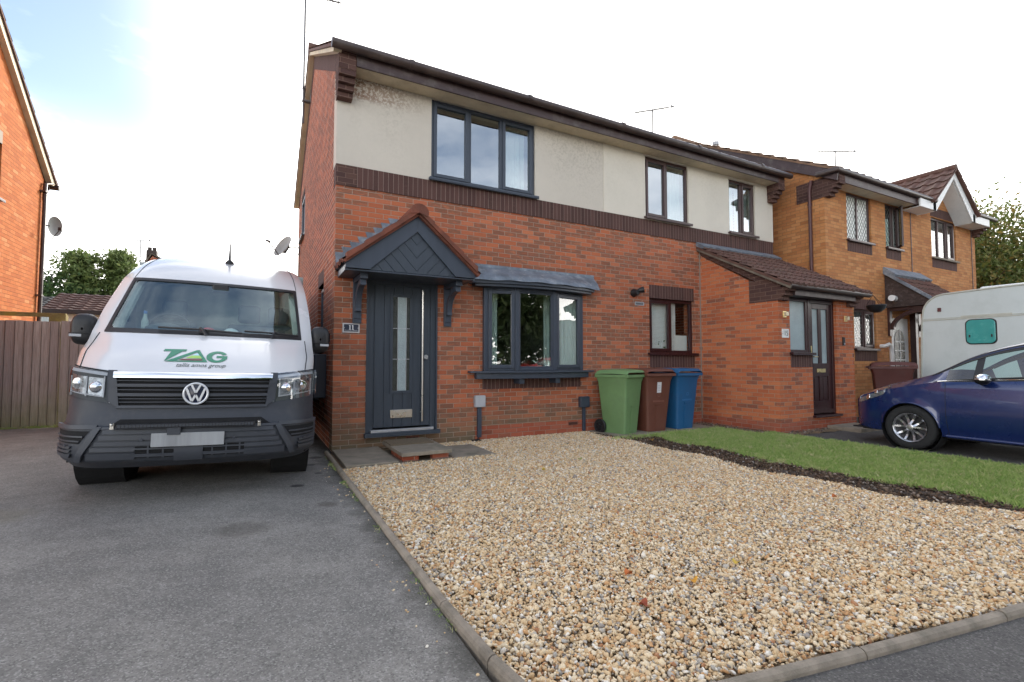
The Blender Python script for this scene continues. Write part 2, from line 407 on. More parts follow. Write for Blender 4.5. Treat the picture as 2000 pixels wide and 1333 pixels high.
# brown courses under the verge
g = MB()
for sgn in (0, 1):
    P = [(0, 5.13), (3.38, 7.02), (3.38, 7.272), (0, 5.382)] if not sgn else [(6.75, 5.13), (3.38, 7.02), (3.38, 7.272), (6.75, 5.382)]
    g.prism(FX(-.006), P, 0, .02)
g.build('verge_course', M_BROWN, H)
# storey floor and partitions so the rooms are dim and closed
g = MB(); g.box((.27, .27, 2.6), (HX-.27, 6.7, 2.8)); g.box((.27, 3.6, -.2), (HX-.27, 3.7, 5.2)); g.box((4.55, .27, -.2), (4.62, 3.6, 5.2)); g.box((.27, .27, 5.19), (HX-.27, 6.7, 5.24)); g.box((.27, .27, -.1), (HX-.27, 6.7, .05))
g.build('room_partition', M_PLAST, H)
# brown soldier band
w = MB(); w.fbox(FY(0), .27, HX, 3.55, 3.84, -.016, .2); w.build('soldier_course', M_BROWN, H)
w = MB(); w.fbox(FY(0), -.004, .268, 3.55, 3.84, -.016, .2); w.build('band_end', M_BROWN_H, H)
wA = (1.345, 3.15, 3.875, 5.10); wB = (5.585, 6.74, 3.89, 5.08); wC = (7.95, 8.81, 3.89, 5.055)
w = MB(); wall(w, FY(-.012), -.006, 4.587, 3.842, 5.2, [wA], .26); r1 = w.build('render_panel', M_REN1, H, recalc=False); r1['label'] = 'grey roughcast render panel with black algae specks'
w = MB(); wall(w, FY(-.022), 4.587, HX+.004, 3.842, 5.2, [wB, wC], .26); r2 = w.build('render_panel', M_REN2, H, recalc=False); r2['label'] = 'cream painted smooth render panel'
# soldiers round the ground floor windows
for q in ((5.67, 6.86, 2.345, 2.60), (5.67, 6.86, 1.02, 1.26), (2.2, 4.06, .70, .93)):
    w = MB(); w.fbox(f0, *q, -.005, .1); w.build('soldier_course', M_BROWN, H)
for q in ((1.2, 1.95, 2.38, 2.6), (5.05, 5.95, 5.05, 5.18)):
    w = MB(); w.fbox(FX(0), *q, -.005, .1); w.build('window_header', M_BROWN, H)
# windows
window(H, FY(-.012), *wA, [(0, .34, True), (.34, .67, False), (.67, 1, True)], M_NAVY, M_GLASS, sill=.04, w0=.03, vent=True)
window(H, FY(-.022), *wB, [(0, .5, True), (.5, 1, False)], M_BROWNU, M_GLASS, sill=.04, w0=.035)
window(H, FY(-.022), *wC, [(0, .5, False), (.5, 1, True)], M_BROWNU, M_GLASS, sill=.04, w0=.035)
window(H, f0, *kit_h, [(0, .5, True), (.5, 1, False)], M_MAHOG, M_GLASSK, sill=.05, w0=.05)
window(H, FX(0), *sw1, [(0, 1, True)], M_NAVY, M_GLASS, sill=.04, w0=.02)
window(H, FX(0), *sw2, [(0, 1, True)], M_NAVY, M_GLASS, sill=.04, w0=.06)
curtain(H, ((2.62, .22), (3.08, .24)), 3.9, 5.05, n=5); curtain(H, ((6.3, .22), (6.72, .2)), 3.9, 5.02, n=5, m=M_NET)
curtain(H, ((7.96, .18), (8.36, .2)), 3.9, 5.0, .004, 4, M_NET); curtain(H, ((8.4, .2), (8.8, .18)), 3.9, 5.0, .01, 4, M_NET)
b = MB()
for i in range(40): b.box((5.70, .15, 1.34+i*.0245), (6.5, .162, 1.34+i*.0245+.021))
b.build('window_blind', M_NET, H)
b = MB(); b.box((6.5, .17, 1.31), (6.84, .18, 1.66)); b.build('window_board', M_NET, H)
M_LEAF0 = mat('pot_plant_leaf', (.04, .10, .03), .5, var=.3)
b = MB()
for i in range(46):
    a = random.uniform(0, 6.28); r = random.uniform(.01, .08); z = random.uniform(1.36, 1.56); c = Vector((6.12+r*math.cos(a), .17+r*.3*math.sin(a), z))
    d = Vector((math.cos(a), .3*math.sin(a), random.uniform(-.4, .6))).normalized()*.06; e = Vector((-d.z, .01, d.x))*.3
    b.poly([c, c+d*.5+e, c+d, c+d*.5-e])
b.tube([(6.12, .17, 1.30), (6.12, .17, 1.56)], .008, 5)
pl = b.build('house_plant', M_LEAF0, None, recalc=False); tag(pl, 'small green pot plant behind the kitchen window above the wheelie bins', 'plant')

# ---- bay window (shallow bow of three lights)
bp = [(2.235, -.05), (2.72, -.17), (3.43, -.17), (4.065, -.02)]
frame = MB(); panes = []
for i in range(3):
    (xa, ya), (xb, yb) = bp[i], bp[i+1]; L = math.hypot(xb-xa, yb-ya); dx, dy = (xb-xa)/L, (yb-ya)/L
    fn = lambda u, v, w, xa=xa, ya=ya, dx=dx, dy=dy: (xa+dx*u-dy*w, ya+dy*u+dx*w, v)
    F = frame; z0, z1 = .985, 2.29; fw = .05
    F.fbox(fn, 0, fw, z0, z1, 0, .07); F.fbox(fn, L-fw, L, z0, z1, 0, .07); F.fbox(fn, fw, L-fw, z0, z0+fw, 0, .07); F.fbox(fn, fw, L-fw, z1-fw, z1, 0, .07)
    s_ = .045
    if i != 1:
        a, b_, c, d = fw-.01, L-fw+.01, z0+fw-.01, z1-fw+.01
        F.fbox(fn, a, a+s_+.01, c, d, -.018, .03); F.fbox(fn, b_-s_-.01, b_, c, d, -.018, .03); F.fbox(fn, a+s_+.01, b_-s_-.01, c, c+s_+.01, -.018, .03); F.fbox(fn, a+s_+.01, b_-s_-.01, d-s_-.01, d, -.018, .03)
        F.fbox(fn, a+.08, b_-.08, d-.0, d+.02, -.02, 0)
        panes.append((fn, fw+s_, L-fw-s_, z0+fw+s_, z1-fw-s_, .01))
    else: panes.append((fn, fw+.02, L-fw-.02, z0+fw+.02, z1-fw-.02, .02)); F.fbox(fn, fw, fw+.02, z0+fw, z1-fw, .01, .05); F.fbox(fn, L-fw-.02, L-fw, z0+fw, z1-fw, .01, .05); F.fbox(fn, fw, L-fw, z0+fw, z0+fw+.02, .01, .05); F.fbox(fn, fw, L-fw, z1-fw-.02, z1-fw, .01, .05)
for (x, y) in bp: F.box((x-.035, y-.012, .985), (x+.035, y+.12, 2.29))
BW = frame.build('bay_window', M_NAVY, H, bevel=.006)
for fn, a, b_, c, d, w_ in panes:
    g = MB(); g.fbox(fn, a, b_, c, d, w_, w_+.006); g.build('pane', M_GLASSL, BW)
def bow(x, x0=1.9, x1=4.38): 
    t = (x-x0)/(x1-x0); return .06+.24*math.sin(math.pi*min(1, max(0, t)))**.8
def bowed(mb, x0, x1, z0, z1, y_in, add=0, n=30, lo=None, hi=None):
    xs = [x0+(x1-x0)*i/n for i in range(n+1)]
    out = [(x, -bow(x)-add) for x in xs]; P = out + [(x1, y_in), (x0, y_in)]
    mb.prism(lambda u, v, w: (u, v, w), P, z0, z1)
g = MB(); bowed(g, 2.0, 4.2, .955, .985, .0); bowed(g, 1.95, 4.25, .985-.03, .985+.0, 0, .03); bowed(g, 2.06, 4.14, .865, .954, 0, -.02)
for x in (2.75, 3.42): g.box((x, -.2, .78), (x+.09, 0, .865)); 
g.build('bay_sill', M_NAVY, BW, bevel=.005)
g = MB(); bowed(g, 2.02, 4.2, 2.29, 2.33, .05, .015); bowed(g, 1.97, 4.26, 2.33, 2.395, 0, .05); g.build('bay_fascia', M_NAVY, BW, bevel=.004)
g = MB()
def leadf(u, v):
    x = 1.90+2.44*u; o = bow(x)+.085
    return (x + (.03*(1-v) if u > .98 else 0), -o*(1-v)-.012*v + 0*x, 2.375+.06*min(1, v*6)+ .19*v**1.2 + .006*math.sin(u*31+v*5))
g.grid(leadf, [i/40 for i in range(41)], [0, .04, .1, .3, .5, .7, .85, 1])
g.box((1.9, -.014, 2.55), (4.36, -.004, 2.66)); g.build('bay_lead_roof', M_LEAD, BW, smooth=40)
curtain(H, ((2.33, .1), (2.53, .16)), 1.0, 2.27, .02, 3); curtain(H, ((3.72, .16), (4.03, .08)), 1.0, 2.27, .02, 5); curtain(H, ((3.5, .3), (3.72, .2)), 1.0, 2.27, .02, 3)

# ---- front door
D = MB(); z0, z1 = .14, 2.30
for a, b_, c, d in ((.452, .53, z0, z1), (1.362, 1.44, z0, z1), (.53, 1.362, z1-.08, z1)): D.box((a, .02, c), (b_, .10, d)); 
D.box((.43, -.012, z0), (.4525, .03, z1+.01)); D.box((1.4395, -.012, z0), (1.462, .03, z1+.01)); D.box((.43, -.012, z1), (1.462, .03, z1+.022))
D.box((.41, -.09, .085), (1.49, .10, .14))
D.box((.53, .03, .20), (1.362, .036, 2.22))
x0, x1, a0, a1, g0, g1 = .545, 1.347, .205, 2.212, .735, 2.035
pw = (x1-x0)/6
for i in range(6):
    xa, xb = x0+i*pw+.003, x0+(i+1)*pw-.003
    if xb < .775 or xa > 1.07: D.box((xa, .012, a0), (xb, .03, a1))
    else:
        D.box((xa, .012, a0), (xb, .03, g0-.06)); D.box((xa, .012, g1+.06), (xb, .03, a1))
        if xa < .77: D.box((xa, .012, g0-.06), (.765, .03, g1+.06))
        if xb > 1.075: D.box((1.08, .012, g0-.06), (xb, .03, g1+.06))
for a, b_, c, d in ((.762, .80, g0-.06, g1+.06), (1.045, 1.083, g0-.06, g1+.06), (.80, 1.045, g0-.06, g0-.02), (.80, 1.045, g1+.02, g1+.06)): D.box((a, -.004, c), (b_, .02, d))
DR = D.build('door', M_NAVYD, H, bevel=.004)
g = MB(); g.box((.80, .008, g0-.02), (.872, .012, g1+.02)); g.box((.995, .008, g0-.02), (1.045, .012, g1+.02)); g.m = 1; g.box((.872, .008, g0-.02), (.995, .012, g1+.02))
g.m = 2
for z in (1.16, 1.60): g.box((.80, .004, z), (1.045, .0078, z+.008))
g.box((.868, .004, g0-.02), (.875, .0078, g1+.02)); g.box((.992, .004, g0-.02), (.999, .0078, g1+.02))
g.build('pane', [M_OBSCD, M_OBSC, M_SILVER], DR)
g = MB(); g.tube([(1.222, -.05, .27), (1.222, -.05, 2.17)], .014, 14); g.tube([(1.222, -.05, .40), (1.222, .02, .40)], .008, 8); g.tube([(1.222, -.05, 2.04), (1.222, .02, 2.04)], .008, 8); g.build('handle', M_STEEL, DR, smooth=40)
g = MB(); g.box((.775, -.004, .33), (1.09, .012, .445)); g.box((.81, -.010, .35), (1.055, -.004, .425)); g.build('letter_plate', M_STEEL, DR, bevel=.003)
g = MB(); g.lathe((1.292, .012, 1.20), (0, -1, 0), [(0, .032), (.012, .03), (.012, .0)], 16); g.box((1.28, -.035, 1.165), (1.304, 0, 1.21)); g.build('lock', M_SILVER, DR)
g = MB(); g.box((.50, -.045, .141), (1.40, .028, .178)); g.build('threshold', M_SILVER, DR, bevel=.004)

# ---- door canopy
CN = MB(); yf = -.62; ax, az = .955, 3.10; lx, rx, ez = .04, 1.80, 2.40
sl = (az-ez)/(ax-lx-.03)
# bargeboards
bw = .24
CN.prism(FY(yf), [(lx, ez), (ax, az), (ax, az-bw), (lx+.30, 2.30), (lx, 2.30)], -.03, 0)
sr = (az-ez)/(rx-ax)
CN.prism(FY(yf), [(rx, ez-.02), (rx, 2.30), (rx-.30, 2.30), (ax, az-bw), (ax, az)], -.03, 0)
CN.box((lx, yf, 2.27), (lx+.03, 0, ez)); CN.box((rx-.03, yf, 2.27), (rx, 0, ez-.02)); CN.box((lx+.03, yf+.001, 2.275), (rx-.03, 0, 2.295))
CAN = CN.build('door_canopy', M_NAVY, H, bevel=.004)
g = MB()
# chevron boarding
p0 = (lx+.30, 2.30); p1 = (rx-.30, 2.30); pa = (ax, az-bw)
g.prism(FY(yf+.014), [p0, p1, pa], 0, .02)
st = .118
def clipl(poly, nx, nz, c):
    out = []
    for i in range(len(poly)):
        P, Q = poly[i], poly[(i+1) % len(poly)]; dp = nx*P[0]+nz*P[1]-c; dq = nx*Q[0]+nz*Q[1]-c
        if dp <= 0: out.append(P)
        if dp*dq < 0:
            t = dp/(dp-dq); out.append((P[0]+(Q[0]-P[0])*t, P[1]+(Q[1]-P[1])*t))
    return out
for side in (-1, 1):
    tri = [p0, (ax, 2.30), pa] if side < 0 else [(ax, 2.30), p1, pa]
    sgn = side; n_ = Vector((-sgn*.74, .67)); n_.normalize()
    c0 = n_.x*ax + n_.y*pa[1]
    for k in range(12):
        hi = c0-k*st-.003; lo = c0-(k+1)*st+.003
        q = clipl(clipl([(x, z) for x, z in tri], n_.x, n_.y, hi), -n_.x, -n_.y, -lo)
        q = clipl(q, sgn*-1, 0, sgn*-ax-.002) if False else q
        if len(q) > 2: g.prism(FY(yf), q, 0, .0135)
g.build('gable_board', M_NAVYD, CAN)
for x in (.24, 1.555):
    g = MB(); bracket_shape(g, x, x+.116, yf+.12, 2.275, 1.655); g.build('bracket', M_NAVY, CAN, bevel=.004)
g = MB()
aL = Vector((ax-lx, 0, az-ez)); LL = aL.length; aR = Vector((ax-rx, 0, az-ez+.02)); LR = aR.length
tiles(g, (lx-.035, 0, ez+.005-.025), (0, -1, 0), aL, .70, LL+.02, tw=.24, tl=.30, amp=.02, th=.025)
tiles(g, (rx+.045, 0, ez-.02-.03), (0, -1, 0), aR, .70, LR+.03, tw=.24, tl=.30, amp=.02, th=.025)
arcp = [(ax+.125*math.cos(rad(a)), az-.0+.115*math.sin(rad(a))) for a in range(-25, 206, 11)]; g.prism(FY(-.745), arcp+[(ax, az-.01)], 0, .745)
for s_, xe, zz in ((-1, lx, ez-.01), (1, rx, ez-.03)):
    for k in range(4):
        t0, t1 = k/4, (k+1)/4
        g.prism(FY(-.735), [(xe+(ax-xe)*t0, zz+(az-zz)*t0+.0), (xe+(ax-xe)*t1, zz+(az-zz)*t1+.0), (xe+(ax-xe)*t1, zz+(az-zz)*t1+.06), (xe+(ax-xe)*t0, zz+(az-zz)*t0+.085)], 0, .12)
g.build('canopy_tiles', M_TILER, CAN, smooth=35)
g = MB(); n = 8
for i in range(n):
    t0 = i/n; x = lx-.02+(ax-lx)*t0*.92; z = ez+.03+(az-ez)*t0*.92; hz = .165
    g.prism(FY(-.008), [(x, z-.03), (x+.135, z+.07), (x+.135, z+.19), (x-.045 if i else x-.02, z+.19), (x-.01, z+.10)], 0, .006)
g.prism(FY(-.010), [(lx-.03, ez-.02), (lx+.12, ez-.02), (ax, az-.02), (ax-.05, az+.10), (lx-.03, ez+.16)], 0, .008)
g.build('lead_flashing', M_LEAD, CAN)

# ---- roof, soffit, fascia, gutter, corbels
g = MB(); sl_ = Vector((0, 3.38+.40, 7.42-5.30))
tiles(g, (-.12, -.40, 5.27), (1, 0, 0), sl_, HX+.22, sl_.length, tw=.30, tl=.34, amp=.03)
tiles(g, (HX+.10, 7.16, 5.27), (-1, 0, 0), (0, -3.78, 2.12), HX+.22, sl_.length, tw=.30, tl=.34, amp=.03, spt=6)
g.tube([(-.12, 3.38, 7.41), (HX+.1, 3.38, 7.41)], .12, 12)
RF = g.build('roof', M_TILE, H, smooth=35)
g = MB()
g.prism(FX(-.10), [(-.3, 5.215), (3.38, 7.28), (3.38, 7.34), (-.36, 5.245)], 0, .099); g.prism(FX(-.10), [(7.06, 5.215), (3.38, 7.28), (3.38, 7.34), (7.1, 5.245)], 0, .099)
g.build('verge_soffit', M_CREAMP, H)
g = MB(); g.box((.20, -.285, 5.10), (HX-.20, -.024, 5.115)); g.build('soffit', M_CREAMP, H)
g = MB(); g.box((.20, -.315, 5.095), (HX-.20, -.286, 5.27)); g.build('fascia', M_BROWNP, H)
g = MB(); g.tube([(-.13, -.385, 5.285), (HX+.13, -.385, 5.262)], .062, 14)
for x in np.arange(.9, HX, 1.9): g.tube([(x, -.385, 5.285), (x+.06, -.385, 5.285)], .07, 14)
g.build('gutter', M_GUT, H, smooth=40)
for side, xa, xb in (('l', -.03, .195), ('r', HX-.19, HX+.03)):
    g = MB(); zs = [5.27, 5.02, 4.945, 4.87, 4.795, 4.72]
    ys = [-.31, -.31, -.25, -.19, -.13]
    for i in range(5): g.box((xa+.003*i, ys[i], zs[i+1]+.004), (xb-.003*i, .02, zs[i]))
    g.build('corbel', M_BROWN_H, H, bevel=.004)
# strip at the porch junction, air bricks
g = MB(); g.box((7.035, -.02, .0), (7.055, 0, 3.45)); g.build('movement_joint', M_GREYB if False else mat('mastic', (.28,.24,.20), .8), H)
M_VENT = mat('terracotta_vent', (.20,.07,.045), .8)
for (x0_, x1_, z0_, z1_, mm) in ((3.80, 4.0, .045, .11, M_VENT), (5.31, 5.53, 2.185, 2.25, M_GREYB), (1.0, 1.2, .0, .06, M_VENT)):
    g = MB(); g.box((x0_, -.012, z0_), (x1_, -.001, z1_)); g.m = 1
    for k in range(8): xx = x0_+.015+k*(x1_-x0_-.03)/8; g.box((xx, -.015, z0_+.012), (xx+.012, -.0125, z1_-.012))
    g.build('air_brick', [mm, M_DARK], H)

# ---- lean-to porch with the mahogany door
PX0, PX1, PY = 7.05, 9.37, -1.66
pf = FY(PY); ph = (7.365, 8.80, .17, 2.275)
g = MB(); 
w = g; op = [(7.365, 8.0, 1.29, 2.275), (8.0, 8.80, .15, 2.275)]
wall(w, pf, PX0, PX1, .08, 2.275, op, .22)
w.prism(FX(PX0), [(PY+.22, .08), (0, .08), (0, 3.30), (PY+.22, 2.41)], 0, .22); w.prism(FXp(PX1), [(PY+.22, .08), (0, .08), (0, 3.30), (PY+.22, 2.41)], 0, .22)
PORCH = w.build('porch', M_BRICK_PORCH, H, recalc=False); PORCH['label'] = 'brick lean-to porch with tiled roof and dark mahogany door'
g = MB(); wall(g, FY(PY-.005), PX0-.005, PX1+.005, -.35, .08, [(8.0, 8.80, .15, .2)], .2); g.box((PX0-.005, PY+.19, -.35), (PX0+.2, 0, .08)); g.box((PX1-.2, PY+.19, -.35), (PX1+.005, 0, .08)); g.build('plinth', M_ENG, PORCH, recalc=False)
g = MB(); g.fbox(pf, 7.365, 7.995, 1.03, 1.26, -.004, .1); g.build('soldier_course', M_BROWN, PORCH)
# brown brickwork under the verge and the corbelled kneeler
g = MB(); g.prism(FX(PX0-.006), [(PY-.05, 2.30), (0, 3.31), (0, 3.50), (PY-.05, 2.47)], 0, .05)
g.prism(FX(PX0-.008), [(PY+.55, 2.19), (PY+.55, 2.62), (PY-.05, 2.42), (PY-.05, 2.19)], 0, .05)
for i, z in enumerate((2.34, 2.265, 2.19)): g.box((PX0-.012, PY-.19+.06*i, z), (PX0+.22, PY+.05, z+.073))
g.build('kneeler', M_BROWN_H, PORCH, bevel=.003); g = MB()
for i, z in enumerate((2.34, 2.265, 2.19)): g.box((PX1-.22, PY-.19+.06*i, z), (PX1+.012, PY+.05, z+.073))
g.build('kneeler', M_BROWN_H, PORCH, bevel=.003)
g = MB(); sv = Vector((0, 1.95, 3.47-2.43)); tiles(g, (PX0-.09, -1.95, 2.43), (1, 0, 0), sv, PX1-PX0+.2, sv.length, tw=.152, tl=.275, amp=.026, th=.03, spt=9)
g.build('porch_tiles', M_TILE, PORCH, smooth=35)
g = MB(); g.prism(FX(PX0-.085), [(-1.93, 2.36), (0, 3.39), (0, 3.45), (-1.95, 2.41)], 0, .03); g.build('bargeboard', M_GREYB if False else mat('weathered_verge', (.16,.13,.10), .9, var=.3), PORCH)
g = MB(); g.prism(FX(PX0-.10), [(-.16, 3.395), (0, 3.48), (0, 3.56), (-.02, 3.56), (-.19, 3.45)], 0, PX1-PX0+.2); g.build('lead_flashing', M_LEAD, PORCH)
g = MB(); g.box((PX0+.22, PY-.17, 2.277), (PX1-.22, PY-.14, 2.42)); g.box((PX0+.22, PY-.139, 2.277), (PX1-.22, PY+.1, 2.292)); g.build('fascia', M_BROWNP, PORCH)
g = MB(); g.tube([(PX0-.06, PY-.235, 2.43), (PX1+.12, PY-.235, 2.415)], .055, 14); g.build('gutter', M_GUT, PORCH, smooth=40)
window(PORCH, pf, 7.37, 7.985, 1.29, 2.27, [(0, 1, False)], M_MAHOG, M_OBSC, w0=.06, sill=.03)
P = MB(); dx0, dx1 = 7.985, 8.80; zb, zt = .15, 2.27
for a, b_, c, d in ((dx0, dx0+.06, zb, zt), (dx1-.06, dx1, zb, zt), (dx0+.06, dx1-.06, zt-.06, zt)): P.box((a, PY+.05, c), (b_, PY+.13, d))
a, b_ = dx0+.06, dx1-.06; y = PY+.075
P.box((a, y, zb+.02), (a+.11, y+.05, zt-.06)); P.box((b_-.11, y, zb+.02), (b_, y+.05, zt-.06)); P.box((a+.11, y, zt-.16), (b_-.11, y+.05, zt-.06)); P.box((a+.11, y, zb+.02), (b_-.11, y+.05, .40)); P.box((a+.11, y, .86), (b_-.11, y+.05, 1.10))
mc = (a+b_)/2; P.box((mc-.045, y, .40), (mc+.045, y+.05, .86)); P.box((mc-.045, y, 1.10), (mc+.045, y+.05, zt-.16))
for (u0, u1) in ((a+.11, mc-.045), (mc+.045, b_-.11)):
    P.box((u0, y+.022, .40), (u1, y+.045, .86)); P.box((u0+.03, y+.008, .43), (u1-.03, y+.0215, .83))
P.box((dx0-.01, PY-.06, zb-.03), (dx1+.03, PY+.13, zb+.01)); P.box((a, y-.02, zb+.03), (b_, y, zb+.10))
PD = P.build('door', M_MAHOG, PORCH, bevel=.005)
g = MB()
for (u0, u1) in ((a+.11, mc-.045), (mc+.045, b_-.11)): g.box((u0, y+.025, 1.10), (u1, y+.03, zt-.16))
g.build('door_pane', M_OBSC, PORCH)
g = MB(); g.box((a+.03, y-.012, 1.05), (a+.06, y, 1.42)); g.tube([(a+.045, y-.012, 1.22), (a+.045, y-.06, 1.22), (a+.16, y-.06, 1.22)], .010, 8); g.build('handle', M_BRASS, PORCH, smooth=40)
g = MB(); g.box((mc-.13, y-.012, .93), (mc+.13, y, 1.0)); g.build('letter_plate', M_BRASS, PORCH, bevel=.003)
# soffit light / ceiling inside the porch
g = MB(); g.box((PX0+.22, PY+.22, 2.5), (PX1-.22, -.01, 2.52)); g.build('porch_ceiling', M_PLAST, PORCH)
# ------------------------------------------------------------------ small fixtures on the house
def text_mesh(txt, size, loc, name, m, parent=None, shear=0, extr=.001, align='CENTER', rot=(math.pi/2, 0, 0), sx=1.):
    c = bpy.data.curves.new(name, 'FONT'); c.body = txt; c.size = size; c.align_x = align; c.align_y = 'CENTER'; c.extrude = extr; c.shear = shear
    o = bpy.data.objects.new('tmp', c); COL.objects.link(o)
    me = bpy.data.meshes.new_from_object(o.evaluated_get(bpy.context.evaluated_depsgraph_get())); bpy.data.objects.remove(o); 
    R_ = Matrix.Rotation(rot[2], 4, 'Z') @ Matrix.Rotation(rot[1], 4, 'Y') @ Matrix.Rotation(rot[0], 4, 'X')
    off = wloc(parent) if parent else Vector((0, 0, 0))
    me.transform(Matrix.Translation(Vector(loc)-off) @ R_ @ Matrix.Diagonal((sx, 1, 1, 1)))
    me.materials.clear(); me.materials.append(m)
    o = bpy.data.objects.new(name, me); COL.objects.link(o)
    if parent: o.parent = parent
    return o
M_WTXT = mat('white_lettering', (.8,.8,.8), .5, var=.03); M_BTXT = mat('dark_lettering', (.03,.05,.045), .5, var=.03)
M_PLQ = mat('plaque_navy', (.02,.025,.05), .5, var=.1); M_PLQW = mat('plaque_silver', (.62,.60,.60), .4, var=.05)
t = thing('house_number_plaque', 'navy slate plaque with white number 11 left of the anthracite door', 'plaque', (.225, 0, 1.59))
g = MB(); g.box((.113, -.012, 1.525), (.337, 0, 1.655)); g.build('plaque_border', M_PLQW, t, bevel=.002)
g = MB(); g.box((.13, -.016, 1.541), (.32, -.0125, 1.639)); g.build('plaque_face', M_PLQ, t)
g = MB()
for x in (.208, .246): g.box((x-.006, -.0185, 1.572), (x+.006, -.0165, 1.628)); g.box((x-.014, -.0185, 1.566), (x+.014, -.0165, 1.572)); g.prism(FY(-.0185), [(x-.016, 1.617), (x-.006, 1.617), (x-.006, 1.628)], 0, .002)
g.build('lettering', M_WTXT, t)
g = MB()
for i in range(15):
    if i != 8: g.box((.14+i*.0115, -.0178, 1.553), (.148+i*.0115, -.0165, 1.559+(.004 if i in (0, 9) else .0)))
g.build('small_lettering', M_PLQW, t)
for x in (.135, .315): g = MB(); g.lathe((x, -.016, 1.59), (0, -1, 0), [(0, .006), (.004, .005), (.005, 0)], 10); g.build('screw', M_PLQW, t)
t = thing('house_number_tile', 'small white ceramic tile with number 15 left of the porch window', 'plaque', (7.22, PY, 1.6))
g = MB(); g.box((7.13, PY-.012, 1.545), (7.315, PY, 1.70)); g.build('tile', mat('white_ceramic', (.74,.73,.70), .25, var=.06), t, bevel=.002)
text_mesh('15', .125, (7.235, PY-.0135, 1.622), 'lettering', M_BTXT, t, sx=.95)
g = MB(); g.box((7.12, PY-.016, 1.61), (7.15, PY-.0125, 1.616)); g.build('hook', M_BLACK, t)

for x, lab in ((7.21, 'brass wall light left of the porch window'), (9.1, 'brass wall light right of the mahogany door')):
    t = thing('wall_light', lab, 'light', (x, PY, 1.95), 'brass lights on the porch front')
    g = MB(); g.box((x-.055, PY-.02, 1.90), (x+.035, PY, 2.01)); g.build('back_plate', M_BRASS, t, bevel=.003)
    g = MB(); g.box((x-.04, PY-.075, 1.925), (x+.015, PY-.02, 1.99)); g.build('shade', mat('pale_brass', (.66,.60,.42), .35, metal=.4), t, bevel=.004)
t = thing('doorbell', 'small black video doorbell right of the mahogany porch door', 'doorbell', (9.0, PY, 1.5)); g = MB(); g.box((8.97, PY-.03, 1.44), (9.03, PY, 1.60)); g.build('case', M_BLACK, t, bevel=.01)
g = MB(); g.lathe((9.0, PY-.03, 1.47), (0, -1, 0), [(0, .018), (.004, .016), (.004, 0)], 16); g.build('button', M_GREYB, t)
t = thing('security_light', 'black round outside light left of the ground floor kitchen window', 'light', (5.3, 0, 2.42))
g = MB(); g.lathe((5.28, 0, 2.41), (0, -1, 0), [(0, .075), (.03, .075), (.05, .06), (.10, .055), (.13, .045), (.13, 0)], 20); g.build('lamp_body', M_BLACK, t, smooth=40)
g = MB(); g.lathe((5.30, -.10, 2.44), (.8, -.55, .2), [(0, .035), (.05, .05), (.11, .06), (.11, .05), (.02, .03)], 18); g.build('lamp_head', M_BLACK, t, smooth=40)

t = thing('junction_box', 'pale grey junction box on the wall left of the bay window', 'box', (2.13, 0, .5))
g = MB(); g.box((2.05, -.075, .43), (2.225, 0, .61)); g.build('box', M_GREYB, t, bevel=.012)
g = MB(); g.box((2.105, -.045, -.03), (2.17, 0, .43)); g.build('duct', M_NAVY, t, bevel=.004)
g = MB(); g.tube([(2.13, -.03, .0), (2.11, -.04, -.05), (2.06, -.07, -.075)], .008, 6); g.box((2.0, -.14, -.085), (2.12, -.03, -.055)); g.build('cable_foot', M_BLACK, t)
t = thing('junction_box', 'dark anthracite socket box on the wall right of the bay window', 'box', (4.1, 0, .44))
g = MB(); g.box((4.01, -.08, .345), (4.205, 0, .53)); g.build('box', M_NAVY, t, bevel=.012)
g = MB(); g.box((4.085, -.04, -.06), (4.14, 0, .345)); g.build('duct', M_NAVY, t, bevel=.004)

for i, (ya, yb, z0, z1, lab) in enumerate(((.70, 1.25, .60, 1.24, 'dark meter box on the gable wall nearest the house corner'), (1.6, 2.2, .50, 1.28, 'dark meter box further back along the narrow side passage'))):
    t = thing('meter_box', lab, 'meter box', (0, ya, z0), 'meter boxes on the gable wall')
    g = MB(); g.box((-.17, ya, z0), (0, yb, z1)); g.build('case', M_NAVY, t, bevel=.01)
    g = MB(); g.box((-.188, ya+.02, z0+.02), (-.171, yb-.02, z1-.02)); g.build('door', M_NAVYD, t, bevel=.006)
    for zz in (z0+.12, z1-.12): g = MB(); g.lathe((-.188, ya+.05, zz), (-1, 0, 0), [(0, .012), (.006, .01), (.006, 0)], 10); g.build('lock', M_STEEL, t)
t = thing('sensor_box', 'small black sensor box on the side wall behind the van mirror', 'sensor', (0, .4, 1.47)); g = MB(); g.box((-.09, .36, 1.405), (0, .50, 1.53)); g.build('case', M_BLACK, t, bevel=.008)
g = MB(); g.lathe((-.045, .36, 1.46), (0, -1, 0), [(0, .025), (.012, .02), (.014, 0)], 14); g.build('lens', M_GREYB, t)
# cable down the gable wall
g = MB(); g.tube([(-.015, 6.4, 3.9), (-.015, 6.38, 2.0), (-.015, 6.35, .2)], .008, 6); o = g.build('aerial_cable', M_BLACK, None); tag(o, 'black cable running down the gable wall from the dish', 'cable')

